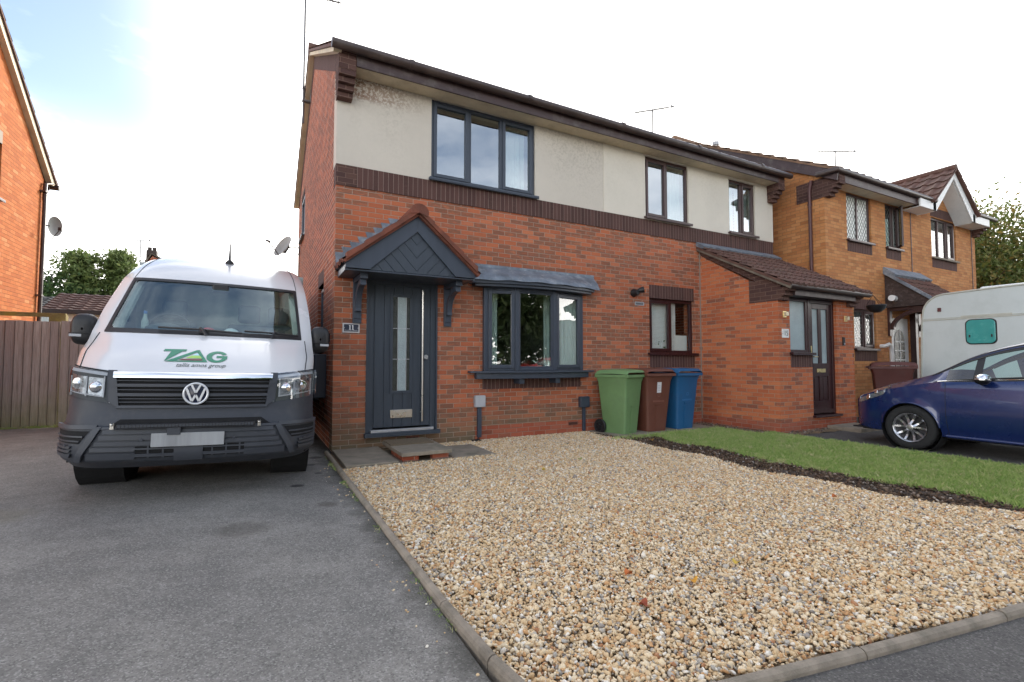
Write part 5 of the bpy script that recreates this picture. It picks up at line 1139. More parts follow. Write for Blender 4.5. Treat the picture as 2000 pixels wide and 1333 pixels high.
# ------------------------------------------------------------------ trees
def leafmat(name, a, b, c):
    t = NT(name); geo = t.node('ShaderNodeNewGeometry'); n = t.noise(.35, 3, .6)
    k = t.ramp(geo.outputs['Random Per Island'], [(0, a), (.5, b), (1, c)]); k = t.mix(t.mr(n, .35, .65, 0, .5), k, a)
    t.col(k); t.rough(.6); t.b.inputs['Specular IOR Level'].default_value = .3
    tl = t.node('ShaderNodeBsdfTranslucent'); t.link(k, tl.inputs[0]); mx = t.node('ShaderNodeMixShader'); mx.inputs[0].default_value = .3; t.link(t.b.outputs[0], mx.inputs[1]); t.link(tl.outputs[0], mx.inputs[2]); t.link(mx.outputs[0], t.out.inputs[0]); return t.m
M_BARKT = mat('tree_bark', (.07,.055,.04), .95, var=.3, vs=4, bump=.02, bs=12)
def tree(lab, x, y, zb, h, rx, nleaf, m, ls=.14, seed=0, conif=False, clumps=90, name='tree', spread=.16, low=.15):
    r = np.random.default_rng(seed); t = thing(name, lab, 'tree', (x, y, zb)); g = MB()
    g.tube([(x, y, zb), (x+.05*h*.1, y, zb+h*.4), (x, y+.1, zb+h*.85)], [.035*h, .022*h, .006*h], 8)
    C = []
    for i in range(clumps):
        if conif:
            q = r.uniform(0, 1)**.8; zz = zb+h*(.1+.9*q); rad_ = rx*(1-q)**.75*r.uniform(.3, 1.); a = r.uniform(0, 6.28); c = np.array([x+rad_*math.cos(a), y+rad_*math.sin(a), zz])
        else:
            while True:
                v = r.uniform(-1, 1, 3); L = np.linalg.norm(v)
                if .35 < L < 1: break
            c = np.array([x, y, zb+h*(low+(1-low)/2)])+v*np.array([rx, rx, h*(1-low)/2])*r.uniform(.75, 1.02)
        C.append(c)
        if i % 3 == 0:
            st = np.array([x, y, zb+max(h*.15, (c[2]-zb)*.55)]); mid = (st+c)/2+np.array([0, 0, h*.03]); g.tube([st, mid, c], [.012*h, .007*h, .002*h], 5)
    g.build('trunk', M_BARKT, t, smooth=50)
    C = np.array(C); per = nleaf//clumps; csz = r.uniform(.6, 1.4, clumps)*spread*h*.5
    cen = np.repeat(C, per, 0)+r.normal(0, 1, (clumps*per, 3))*np.repeat(csz, per)[:, None]*np.array([1, 1, .6 if not conif else .45]); n = len(cen)
    if conif: cen[:, 2] -= .12*np.hypot(cen[:, 0]-x, cen[:, 1]-y)
    A = r.normal(0, 1, (n, 3)); A /= np.linalg.norm(A, axis=1)[:, None]; B = r.normal(0, 1, (n, 3)); B -= (A*B).sum(1)[:, None]*A; B /= np.linalg.norm(B, axis=1)[:, None]
    s_ = ls*r.uniform(.6, 1.3, n)[:, None]; V = np.stack([cen-A*s_, cen-B*s_*.45, cen+A*s_, cen+B*s_*.45], 1).reshape(-1, 3)-np.array([x, y, zb])
    me = bpy.data.meshes.new('crown'); me.vertices.add(n*4); me.vertices.foreach_set('co', V.astype(np.float32).ravel()); me.loops.add(n*4); me.loops.foreach_set('vertex_index', np.arange(n*4, dtype=np.int32)); me.polygons.add(n); me.polygons.foreach_set('loop_start', np.arange(0, n*4, 4, dtype=np.int32)); me.polygons.foreach_set('loop_total', np.full(n, 4, dtype=np.int32)); me.update(calc_edges=True); me.validate()
    me.materials.append(m); o = bpy.data.objects.new('crown', me); COL.objects.link(o); o.parent = t; return t
LF1 = leafmat('leaf_dark_green', (.03,.065,.02), (.06,.11,.035), (.10,.16,.05)); LF2 = leafmat('leaf_conifer', (.08,.12,.035), (.14,.19,.06), (.20,.24,.08)); LF3 = leafmat('leaf_autumn', (.09,.13,.03), (.17,.20,.055), (.28,.17,.05)); LF4 = leafmat('leaf_reflected', (.02,.04,.01), (.04,.07,.02), (.07,.09,.03))
tree('dark rounded broadleaf tree beside the drainpipe of the orange house', -12.1, 32, -.3, 6.9, 1.9, 13000, LF1, .13, 1, spread=.13)
tree('feathery conifer with pointed top between two darker trees beyond the bungalow', -11.0, 33, -.3, 8.3, 1.7, 15000, LF2, .14, 2, conif=True, clumps=120, spread=.11)
tree('tall airy conifer rising highest behind the brown bungalow roof', -9.2, 34, -.3, 8.8, 1.9, 14000, LF2, .13, 3, conif=True, clumps=100, spread=.095)
tree('greenish yellow tree next to the distant chimney gable', -8.1, 33, -.3, 7.7, 1.2, 8000, LF2, .12, 4, spread=.11)
tree('low dark tree behind the gap beside the grey bungalow', -14.2, 30, -.3, 5.6, 1.6, 7000, LF1, .15, 5)
tree('broad autumn tinted tree filling the right edge beyond the buff house', 26.5, 3.0, -.3, 8.3, 4.6, 70000, LF3, .085, 6, clumps=190)
tree('taller thin topped autumn tree behind the caravan', 23.2, 3.6, -.3, 8.0, 2.4, 34000, LF3, .08, 7, clumps=110)
tree('dense green tree at the far right behind the autumn trees', 31, 7, -.3, 10, 4.5, 36000, LF1, .12, 8, clumps=120)
for i, (x, y, h, r) in enumerate(((3, -30, 11, 3.4), (8.5, -33, 12, 3.8), (13.0, -30, 11, 3.2), (19.5, -31, 12, 4), (26, -30, 11, 4), (-4, -32, 10, 3.5), (33, -26, 11, 4.2))):
    tree('%s across the road, seen only reflected in the windows' % ('first dark tree from the kerb corner', 'second dark tree from the kerb corner', 'tall middle dark tree', 'fourth wide dark tree', 'fifth wide dark tree', 'dark tree opposite the van', 'dark tree opposite the caravan')[i], x, y, -.3, h, r, 9000, LF4, .3, 30+i, clumps=70, spread=.2, low=.05)
# ------------------------------------------------------------------ vehicles
def interp(tab, z):
    if z <= tab[0][0]: return tab[0][1]
    for (a, p), (b_, q) in zip(tab[:-1], tab[1:]):
        if z <= b_:
            k = (z-a)/(b_-a); return p+(q-p)*k
    return tab[-1][1]
def sinterp(tab, z):   # smooth (Catmull-Rom) table lookup
    n = len(tab)
    if z <= tab[0][0]: return tab[0][1]
    if z >= tab[-1][0]: return tab[-1][1]
    for i in range(n-1):
        if z <= tab[i+1][0]: break
    x0, y0 = tab[i]; x1, y1 = tab[i+1]; k = (z-x0)/(x1-x0)
    def sl(j):
        if j == 0: return (tab[1][1]-tab[0][1])/(tab[1][0]-tab[0][0])
        if j == n-1: return (tab[-1][1]-tab[-2][1])/(tab[-1][0]-tab[-2][0])
        a = (tab[j][1]-tab[j-1][1])/(tab[j][0]-tab[j-1][0]); b_ = (tab[j+1][1]-tab[j][1])/(tab[j+1][0]-tab[j][0])
        return 0 if a*b_ <= 0 else 2*a*b_/(a+b_)
    h = x1-x0; m0, m1 = sl(i)*h, sl(i+1)*h
    return (2*k**3-3*k*k+1)*y0+(k**3-2*k*k+k)*m0+(-2*k**3+3*k*k)*y1+(k**3-k*k)*m1
M_WPAINT = mat('white_van_paint', (.66,.66,.67), .22, var=.015, vs=2, coat=.6, spec=.5)
M_BUMP = mat('grey_textured_bumper', (.034,.039,.050), .55, var=.12, vs=5, bump=.0007, bs=260, dirt=((.11,.105,.10), 9, .25))
M_BUMPL = mat('grey_bumper_slat', (.042,.047,.058), .5, var=.12)
M_CHROME = mat('chrome', (.82,.83,.85), .08, metal=1, var=.02)
M_TYRE = mat('tyre_rubber', (.018,.018,.018), .85, var=.3, vs=20, bump=.003, bs=60)
M_RIMD = mat('dark_rim', (.05,.05,.055), .4, metal=.5)
M_WS = glass('windscreen_glass', refl=.13, ior=1.6, tint=(.80,.92,.88), glossc=(.8,.92,.94))
M_LENS = glass('headlight_lens', refl=.10, ior=1.5, tint=(.93,.95,.96)); M_RIMRED = mat('dark_red_rim', (.22,.06,.03), .25)
M_REFLC = mat('lamp_reflector', (.26,.28,.31), .3, metal=.8, var=.5, vs=26); M_INTG = mat('cab_grey_plastic', (.06,.065,.07), .6, var=.1); M_INTL = mat('cab_pale_lining', (.33,.36,.35), .7)
M_GREEN = mat('logo_green', (.02,.22,.12), .4, var=.06); M_LIME = mat('logo_lime', (.35,.60,.12), .4); M_MAR = mat('logo_maroon', (.17,.04,.04), .4); M_GTXT = mat('logo_grey_text', (.05,.075,.065), .4); M_LBLUE = mat('logo_pale_blue', (.45,.68,.80), .4)

YF = [(.26,.12),(.32,.04),(.38,.0),(.50,.0),(.60,.02),(.70,.055),(.80,.07),(.92,.08),(1.0,.09),(1.03,.115),(1.06,.16),(1.12,.25),(1.20,.385),(1.28,.54),(1.34,.655),(1.375,.73),(1.39,.755),(1.60,1.0),(1.80,1.23),(2.0,1.455),(2.02,1.48),(2.12,1.62),(2.22,1.79),(2.34,2.07),(2.44,2.44),(2.50,2.84),(2.545,3.3),(2.575,3.9)]
WZ = [(.26,.93),(.34,.955),(.5,.96),(.8,.955),(.95,.955),(1.05,.955),(1.2,.965),(1.39,.955),(1.7,.935),(2.0,.90),(2.2,.87),(2.34,.845),(2.44,.80),(2.50,.72),(2.545,.58),(2.575,.40)]
BZ = [(.26,.10),(.5,.11),(.9,.12),(1.03,.10),(1.2,.09),(1.39,.11),(2.0,.11),(2.4,.16),(2.575,.2)]
CZ = [(.26,.36),(.5,.36),(.75,.36),(.9,.36),(1.05,.34),(1.3,.22),(1.39,.10),(1.6,.07),(2.0,.09),(2.4,.25),(2.575,.4)]
WS = [(1.39,.835),(2.0,.785)]
def vPS(s, z):
    W = sinterp(WZ, z); a = min(1, abs(s)); y = sinterp(YF, z)+interp(BZ, z)*a*a+interp(CZ, z)*a**9
    if abs(s) > 1: y += (abs(s)-1)
    return Vector((math.copysign(W*a, s) if s else 0, y, z))
def vN(s, z):
    e = .004; du = vPS(s+e, z)-vPS(s-e, z); dv = vPS(s, z+e)-vPS(s, z-e); n = du.cross(dv)
    n.normalize(); return n if n.y < .2 or n.z > 0 else -n
def vX(x, z): return x/sinterp(WZ, z)
def vpatch(g, fs, fz, nu, nv, off, th=.0):
    """patch over parameters; fs(u,v)->s, fz(u,v)->z; raised by off with side walls down to off-th"""
    top = []; bot = []
    for j in range(nv+1):
        for i in range(nu+1):
            u, v = i/nu, j/nv; s, z = fs(u, v), fz(u, v); p = vPS(s, z); n = vN(s, z); top.append(p+n*off); bot.append(p+n*(off-th))
    k = nu+1; F = [(j*k+i, j*k+i+1, (j+1)*k+i+1, (j+1)*k+i) for j in range(nv) for i in range(nu)]
    g.add(top, F)
    if th:
        b0 = [i for i in range(k)]+[j*k+nu for j in range(1, nv+1)]+[nv*k+i for i in range(nu-1, -1, -1)]+[j*k for j in range(nv-1, 0, -1)]
        V = [top[i] for i in b0]+[bot[i] for i in b0]; m = len(b0); g.add(V, [(i, (i+1) % m, m+(i+1) % m, m+i) for i in range(m)])
def quadp(g, c, nu, nv, off, th=0):
    """c: four (x,z) corners bl, br, tr, tl"""
    def P(u, v):
        x = (c[0][0]*(1-u)+c[1][0]*u)*(1-v)+(c[3][0]*(1-u)+c[2][0]*u)*v; z = (c[0][1]*(1-u)+c[1][1]*u)*(1-v)+(c[3][1]*(1-u)+c[2][1]*u)*v; return x, z
    vpatch(g, lambda u, v: vX(*P(u, v)), lambda u, v: P(u, v)[1], nu, nv, off, th)
def wheel(parent, x, y, z, R, wid, side, car=False):
    g = MB(); s_ = side; r0 = R*.66
    g.lathe((x, y, z), (s_, 0, 0), [(-wid, R*.62), (-wid, R*.9), (-wid*.9, R*.985), (-wid*.8, R), (-wid*.2, R), (-wid*.08, R*.985), (0, R*.93), (.008, R*.82), (0, R*.70), (-.02, r0)], 48)
    for k in (.3, .5, .7): pass
    tw = g.build('tyre', M_TYRE, parent, smooth=40)
    g = MB()
    if not car:
        g.lathe((x, y, z), (s_, 0, 0), [(-.03, r0), (-.04, r0*.9), (-.06, r0*.6), (-.02, r0*.5), (.0, r0*.3), (.0, 0)], 32); g.build('rim', M_RIMD, parent, smooth=40)
    else:
        g.lathe((x, y, z), (s_, 0, 0), [(-.13, r0*.9), (-.03, r0*.93), (-.012, r0*1.0), (-.004, r0*1.0), (-.012, r0*.95), (-.03, r0*.90)], 48)
        g.lathe((x, y, z), (s_, 0, 0), [(-.03, r0*.30), (-.018, r0*.26), (-.012, r0*.15), (-.012, 0)], 24)
        for k in range(5):
            a0 = 2*math.pi*k/5+.35
            for d in (-1, 1):
                P = []
                for q in range(7):
                    t_ = q/6; rr = r0*(.2+.74*t_); da = d*(.12+.20*t_**.8 + .05*math.sin(math.pi*t_))
                    P.append((rr, a0+da, -.012-.028*math.sin(math.pi*t_)-.004))
                for (r1, a1, h1), (r2, a2, h2) in zip(P[:-1], P[1:]):
                    g.bar((x+s_*h1, y+r1*math.cos(a1), z+r1*math.sin(a1)), (x+s_*h2, y+r2*math.cos(a2)*1.0, z+r2*math.sin(a2)), .024, .022, (1, 0, 0))
        rm = g.build('rim', M_ALLOY, parent, smooth=50)
        g = MB(); g.lathe((x, y, z), (s_, 0, 0), [(-.10, r0*.9), (-.10, .02)], 32); g.build('brake_disc', M_RIMD, parent)
        g = MB()
        for k in range(5): a = 2*math.pi*k/5+.35+math.pi/5; g.lathe((x-s_*.014, y+r0*.29*math.cos(a), z+r0*.29*math.sin(a)), (s_, 0, 0), [(-.01, .013), (.004, .012), (.004, 0)], 10)
        g.build('wheel_bolt', M_BLACK, parent)
    return tw

V = thing('delivery_van', 'white high roof panel van with grey bumper and green TAG lettering on its bonnet', 'van')
zs = [.30,.34,.40,.5,.6,.7,.8,.9,.97,1.0,1.015,1.03,1.045,1.06,1.09,1.12,1.16,1.2,1.24,1.28,1.31,1.34,1.36,1.375,1.39]+[1.39+.61*i/14 for i in range(1, 15)]+[2.01,2.03,2.06,2.09,2.12,2.17,2.22,2.28,2.34,2.39,2.44,2.47,2.50,2.525,2.545,2.56,2.575]
fr_ = [0,.1,.2,.3,.4,.5,.6,.7,.8,.9,1]
def scol(j, z):   # j: column index -N..N ; columns up to 10 inside the glass line
    a = abs(j); sg = 1 if j >= 0 else -1; sw = interp(WS, z)/sinterp(WZ, z)
    if a <= 10: return sg*sw*fr_[a]
    if a <= 18:
        k = (a-10)/8; return sg*(sw+(1-sw)*math.sin(k*math.pi/2))
    return sg*1.
g = MB(); cols = list(range(-18, 19)); iw0 = zs.index(1.39); iw1 = iw0+14
def vb(u, v):
    z = v; s = scol(int(u), z); return vPS(s, z)
g.grid(vb, cols, zs, keep=lambda i, j: not (8 <= i < 28 and iw0 <= j < iw1))
# sides, back and lid
ylen = [0, .15, .3, .55, .8, 1.2, 1.8, 2.6, 3.4, 4.2, 5.0, 5.6, 5.85, 5.95]
for sg in (-1, 1):
    def side(u, v):
        p = vPS(sg*1., v); yy = p.y+(5.95-p.y)*u; W = abs(p.x); k = max(0, (u-.93)/.07); return (sg*(W-.05*k*k), yy, v)
    def keeps(i, j):
        zc = (zs[j]+zs[j+1])/2; uc = (us_[i]+us_[i+1])/2; p = vPS(1., zc); yc = p.y+(5.95-p.y)*uc
        for yw in (1.14, 4.78):
            if (yc-yw)**2+(zc-.36)**2 < .43**2: return False
        return True
    us_ = [i/60 for i in range(61)]; g.grid(side, us_, zs, keep=keeps)
def back(u, v): p = vPS(1., v); return ((abs(p.x)-.05)*u, 5.95, v)
g.grid(back, [-1, -.5, 0, .5, 1], zs); 
top = [(.0, 0)]; 
def lid(u, v): 
    p = vPS(u, 2.575); return (p.x, p.y+(5.95-p.y)*v, 2.575+.012*(1-u*u)*(0 if v == 0 else 1))
g.grid(lid, [i/10 for i in range(-10, 11)], [0, .2, .5, .8, 1])
VB = g.build('body', M_WPAINT, V, smooth=38, weld=True)
# floor pan and underside
g = MB(); g.box((-.9, .35, .28), (.9, 5.9, .34)); g.box((-.75, .5, .2), (-.6, 5.5, .28)); g.box((.6, .5, .2), (.75, 5.5, .28)); g.tube([(-.7, 1.14, .34), (.7, 1.14, .34)], .05, 8); g.tube([(-.7, 4.64, .34), (.7, 4.64, .34)], .06, 8)
for sg in (-1, 1):
    for yw in (1.14, 4.78): g.lathe((sg*.96, yw, .36), (-sg, 0, 0), [(0, .435), (.35, .435), (.35, 0)], 24)
g.build('underbody', M_DARK, V, recalc=False)
# windscreen
g = MB(); g.grid(lambda u, v: vPS(scol(0, v) if False else u*interp(WS, v)/sinterp(WZ, v), v)+vN(u*.8, v)*-.002, [i/20 for i in range(-20, 21)], [1.39+.61*i/14 for i in range(15)]); WSC = g.build('windscreen', M_WS, V, smooth=60, recalc=False)
g = MB()
def frit(u0, u1, z0f, z1f, nu=30, nv=2): vpatch(g, lambda u, v: (u0(v) if callable(u0) else u0)*(1-u)+(u1(v) if callable(u1) else u1)*u, lambda u, v: z0f+(z1f-z0f)*v, nu, nv, .006, .006)
sw = lambda z: interp(WS, z)/sinterp(WZ, z)
frit(-sw(1.4)-.004, sw(1.4)+.004, 1.383, 1.425); frit(-sw(2.0)-.004, sw(2.0)+.004, 1.975, 2.008)
for sg in (-1, 1):
    vpatch(g, lambda u, v: sg*(sw(1.39+.61*v)*(1.008)-.030*(1-u)), lambda u, v: 1.39+.61*v, 3, 14, .006, .006)
for sg in (-1, 1):   # rounded corners
    for (zc, d) in ((1.985, -1), (1.415, 1)):
        for k in range(5):
            a = (k+.5)/5; vpatch(g, lambda u, v: sg*(sw(zc)-.03-.055*(1-a)*(1-u) if True else 0), lambda u, v: zc+d*(.055*a*a*v), 2, 2, .0055)
g.build('windscreen_surround', M_BLACK, V, smooth=50, recalc=False)
# cab interior
g = MB(); g.grid(lambda u, v: (u*.80, .85+.14*u*u+.42*v, 1.392+.006*math.sin(u*6)), [i/10 for i in range(-10, 11)], [0, .3, .7, 1]); g.box((-.80, 1.29, .8), (.80, 1.33, 1.38)); g.box((-.15, 1.1, 1.38), (.15, 1.32, 1.42))
g.lathe((-.42, 1.20, 1.36), (0, .35, .94), [(0, .2), (.08, .19), (.12, .12), (.12, 0)], 20); g.build('dashboard', M_INTG, V, smooth=40)
g = MB(); ring = [(-.42+.19*math.cos(a), 1.34+.19*math.sin(a)*.45, 1.46+.19*math.sin(a)*.9) for a in [2*math.pi*k/28 for k in range(29)]]; g.tube(ring, .017, 8, caps=False); g.bar((-.60, 1.34, 1.46), (-.24, 1.34, 1.46), .03, .05); g.build('steering_wheel', M_BLACK, V, smooth=50)
for x in (-.45, .30, .62):
    g = MB(); g.box((x-.22, 1.75, .75), (x+.22, 1.90, 1.58)); g.box((x-.12, 1.80, 1.60), (x+.12, 1.88, 1.82)); g.build('seat', M_INTG, V, bevel=.04, seg=3)
g = MB(); g.box((-.90, 2.28, .4), (.90, 2.30, 2.3)); g.grid(lambda u, v: (u*.74, 1.72+.56*v, 2.02+.04*v), [-1, 0, 1], [0, 1])
for sg in (-1, 1): g.bar((sg*.80, 1.08, 1.40), (sg*.735, 1.66, 1.98), .05, .06); g.box((sg*.80-.03, 1.15, .6), (sg*.80+.03, 2.28, 1.36))
g.build('cab_lining', M_INTL, V)
g = MB(); g.box((-.06, 1.38, 1.90), (.10, 1.50, 1.99)); g.build('camera_housing', M_BLACK, V, bevel=.015)
# bonnet shut lines and crease
g = MB()
def vline(g, pts, r=.004, off=.0015, n=14):
    P = []
    for (xa, za), (xb, zb_) in zip(pts[:-1], pts[1:]):
        for k in range(n): t_ = k/n; x, z = xa+(xb-xa)*t_, za+(zb_-za)*t_; s = vX(x, z); P.append(vPS(s, z)+vN(s, z)*off)
    x, z = pts[-1]; P.append(vPS(vX(x, z), z)+vN(vX(x, z), z)*off); g.tube(P, r, 5)
for sg in (-1, 1): vline(g, [(sg*.86, 1.055), (sg*.885, 1.20), (sg*.875, 1.375)]); vline(g, [(sg*.79, 2.02), (sg*.765, 2.2), (sg*.70, 2.44)], .003)
vline(g, [(-.60, 1.026), (0, 1.024)], .009); vline(g, [(0, 1.024), (.60, 1.026)], .009); vline(g, [(-.60, 1.028), (-.95, 1.075)], .006); vline(g, [(.60, 1.028), (.95, 1.075)], .006)
g.build('shut_line', M_DARK, V)
# grille
G0, G1 = .575, .555
g = MB(); quadp(g, [(-.53, .745), (.53, .745), (G0, 1.012), (-G0, 1.012)], 30, 4, .004, .004); GR = g.build('grille', M_DARK, V, recalc=False)
g = MB()
for z in (.845, .922): 
    wd = interp([(.745, .53), (1.012, G0)], z); quadp(g, [(-wd, z-.012), (wd, z-.012), (wd, z+.012), (-wd, z+.012)], 30, 2, .028, .024)
for z in (.785, .812, .885, .960):
    wd = interp([(.745, .53), (1.012, G0)], z); quadp(g, [(-wd, z-.003), (wd, z-.003), (wd, z+.003), (-wd, z+.003)], 30, 1, .018, .014)
quadp(g, [(-.54, .735), (.54, .735), (.54, .757), (-.54, .757)], 30, 2, .024, .024)
for sg in (-1, 1):
    c = [(sg*.525, .74), (sg*.60, .80), (sg*.615, 1.03), (sg*.555, 1.03)] 
    quadp(g, [(sg*.525, .74), (sg*.60, .79), (sg*.62, 1.03), (sg*.56, 1.03)], 4, 6, .02, .02)
g.build('grille_slat', M_BUMPL, GR, recalc=False, smooth=30)
g = MB(); quadp(g, [(-.57, .982), (.57, .982), (.575, 1.014), (-.575, 1.014)], 30, 3, .034, .03); g.build('grille_trim', M_CHROME, GR, recalc=False, smooth=40)
# badge
bc = vPS(0, .858)+Vector((0, -.045, 0)); nb = Vector((0, -1, .05)).normalized()
g = MB(); g.lathe(bc-nb*.04, nb, [(0, .092), (.03, .092), (.036, .08), (.036, 0)], 40); BD = g.build('badge', mat('badge_navy', (.015,.02,.05), .2), V, smooth=40)
g = MB(); R_ = .086
ring = [bc+Vector((R_*math.cos(a), 0, R_*math.sin(a))) for a in [2*math.pi*k/48 for k in range(49)]]; g.tube(ring, .009, 8, caps=False)
def bb(x0, z0, x1, z1, w=.017): g.bar(bc+Vector((x0, -.004, z0)), bc+Vector((x1, -.004, z1)), w, .010, (0, -1, 0)) if False else g.prism(lambda u, v, w_: tuple(bc+Vector((u, -.002-w_, v))), [(x0-w/2, z0), (x0+w/2, z0), (x1+w/2, z1), (x1-w/2, z1)], 0, .007)
bb(-.032, .074, 0, .006); bb(.032, .074, 0, .006); bb(-.066, .045, -.026, -.066); bb(-.026, -.066, 0, -.008); bb(0, -.008, .026, -.066); bb(.026, -.066, .066, .045)
g.build('badge_emblem', mat('badge_silver', (.72,.73,.75), .35, metal=.35, var=.03), BD, smooth=40)
# headlights
for sg in (-1, 1):
    c = [(sg*.60, .775), (sg*.963, .835), (sg*.952, 1.065), (sg*.615, 1.022)]
    g = MB(); quadp(g, c, 14, 8, .004, .004); HL = g.build('headlight', M_INTG, V, recalc=False)
    g = MB(); quadp(g, [(sg*.63, .83), (sg*.745, .845), (sg*.745, .985), (sg*.64, .975)], 6, 6, .010, .006); quadp(g, [(sg*.765, .85), (sg*.90, .872), (sg*.895, 1.005), (sg*.765, .988)], 6, 6, .010, .006); g.build('reflector', M_REFLC, HL, recalc=False)
    g = MB(); quadp(g, [(sg*.62, .995), (sg*.93, 1.03), (sg*.93, 1.052), (sg*.62, 1.014)], 10, 1, .012, .008)
    for xx in (.63, .752, .905): quadp(g, [(sg*xx, .83), (sg*(xx+.009), .83), (sg*(xx+.009), .99), (sg*xx, .99)], 1, 5, .015, .01)
    quadp(g, [(sg*.63, .822), (sg*.91, .862), (sg*.91, .870), (sg*.63, .832)], 8, 1, .015, .01)
    g.build('running_light', M_GREYB, HL, recalc=False)
    g = MB(); p = vPS(vX(sg*.69, .905), .905); g.lathe(p+Vector((0, -.02, 0)), (0, -1, 0), [(-.02, .05), (0, .045), (.012, .03), (.018, 0)], 20); p = vPS(vX(sg*.83, .93), .93); g.lathe(p+Vector((0, -.02, 0)), (0, -1, 0), [(-.02, .052), (.0, .045), (.0, .02), (.01, 0)], 20); g.build('bulb', M_CHROME, HL, smooth=40)
    g = MB(); quadp(g, c, 14, 8, .032, .028); g.build('lens', M_LENS, HL, recalc=False, smooth=50)
    g = MB(); quadp(g, [(sg*.955, .84), (sg*.968, .845), (sg*.958, 1.062), (sg*.948, 1.055)], 3, 8, .016, .01); g.build('headlight_rim_strip', M_RIMRED, HL, recalc=False) if sg < 0 else None  # thin dark red strip on the outer rim of one headlight
# bumper
g = MB()
def ztop(s):
    a = abs(s); return interp([(0, .738), (.53, .738), (.60, .775), (.97, .835), (1.0, .84), (2, .80)], a)
ssl = [-1.72, -1.5, -1.3, -1.15, -1.05]+[-1+.04*i for i in range(51)]+[1.05, 1.15, 1.3, 1.5, 1.72]
def bz(v, s): return .265+(ztop(s)-.265)*v
nS = len(ssl)
def prof_off(z, s):
    o = .006
    if z < .60: o += .022*min(1, (.60-z)/.02)
    if z < .335: o -= .015
    return o
zv = [.265, .29, .31, .335, .34, .40, .46, .52, .575, .585, .60, .61, .65, .70]
def bf(u, v):
    s = u; zt_ = ztop(s); z = zv[v] if v < len(zv) else (.70+(zt_-.70)*(v-len(zv)+1)/3)
    return vPS(s, z)+vN(s, z)*prof_off(z, s)
g.grid(bf, ssl, list(range(len(zv)+3)), keep=lambda i, j: True); BM = g.build('bumper', M_BUMP, V, smooth=28, recalc=False)
g = MB()   # flat dark patches painting the shade inside the intakes
quadp(g, [(-.38, .362), (.38, .362), (.38, .44), (-.38, .44)], 20, 2, .030, .0); 
for sg in (-1, 1): quadp(g, [(sg*.745, .462), (sg*.935, .465), (sg*.935, .555), (sg*.68, .555)], 8, 3, .030)
quadp(g, [(-.58, .585), (.58, .585), (.50, .645), (-.50, .645)], 30, 2, .0165)
g.build('air_intake_shade', M_DARK, BM, recalc=False)
g = MB()
for z in (.375, .42, .465, .51, .55):
    wd = interp([(.355, .70), (.568, .585)], z)
    for (a, b_) in ((-wd, -.38), (.38, wd)) if z < .44 else ((-wd, wd),): quadp(g, [(a, z-.017), (b_, z-.017), (b_, z+.014), (a, z+.014)], 20, 1, .040, .014)
    if z < .44: quadp(g, [(-.38, z-.006), (.38, z-.006), (.38, z+.006), (-.38, z+.006)], 12, 1, .040, .012)
for x in (-.30, -.2, .14, .24, .34): quadp(g, [(x, .36), (x+.012, .36), (x+.012, .45), (x, .45)], 1, 2, .036, .006)
quadp(g, [(-.12, .34), (.08, .34), (.08, .44), (-.12, .44)], 6, 3, .042, .014)
for sg in (-1, 1):
    for z in (.482, .515): quadp(g, [(sg*(1.045-.64*z), z-.004), (sg*.935, z-.004), (sg*.935, z+.006), (sg*(1.045-.64*z), z+.006)], 6, 1, .040, .01)
    for z in (.375, .405, .435): quadp(g, [(sg*.80, z-.011), (sg*.935, z-.011), (sg*.935, z+.008), (sg*.79, z+.008)], 6, 1, .040, .012)
    quadp(g, [(sg*.725, .345), (sg*.765, .345), (sg*.645, .585), (sg*.60, .585)], 4, 8, .050, .022)
    quadp(g, [(sg*.64, .568), (sg*.94, .568), (sg*.94, .60), (sg*.63, .60)], 10, 1, .046, .02)
quadp(g, [(-.62, .566), (.62, .566), (.62, .584), (-.62, .584)], 30, 1, .045, .02)
g.build('bumper_slat', M_BUMPL, BM, recalc=False, smooth=30)
g = MB()
for x, z in ((-.34, .49), (.30, .49), (-.83, .445), (.83, .445)): p = vPS(vX(x, z), z)+vN(vX(x, z), z)*.04; g.lathe(p, vN(vX(x, z), z), [(0, .013), (.004, .011), (.004, 0)], 12)
g.build('parking_sensor', M_BUMP, BM)
g = MB(); g.box((-.50, -.075, .592), (.46, -.03, .622)); LB = g.build('light_bar', M_BLACK, V, bevel=.004)
g = MB()
for k in range(40): g.box((-.49+k*.0235, -.079, .597), (-.472+k*.0235, -.0755, .617))
g.build('light_bar_lens', M_BUMPL, LB)
g = MB()
for x in (-.53, .49): g.box((x-.012, -.06, .585), (x+.012, -.01, .63)); g.lathe((x, -.062, .62), (0, -1, 0), [(0, .011), (.008, .008), (.01, 0)], 8)
g.build('light_bar_bolt', M_STEEL, LB)
g = MB(); g.box((-.275, -.058, .435), (.232, -.050, .545)); NP = g.build('number_plate', mat('blurred_plate', (.30,.31,.32), .4, var=.25, vs=9, sc=(1, 1, .1)), V, bevel=.003)
g = MB(); g.box((-.17, -.064, .53), (-.08, -.0585, .59)); g.box((-.17, -.052, .545), (-.08, -.03, .592)); g.build('plate_bracket', M_BUMPL, NP)
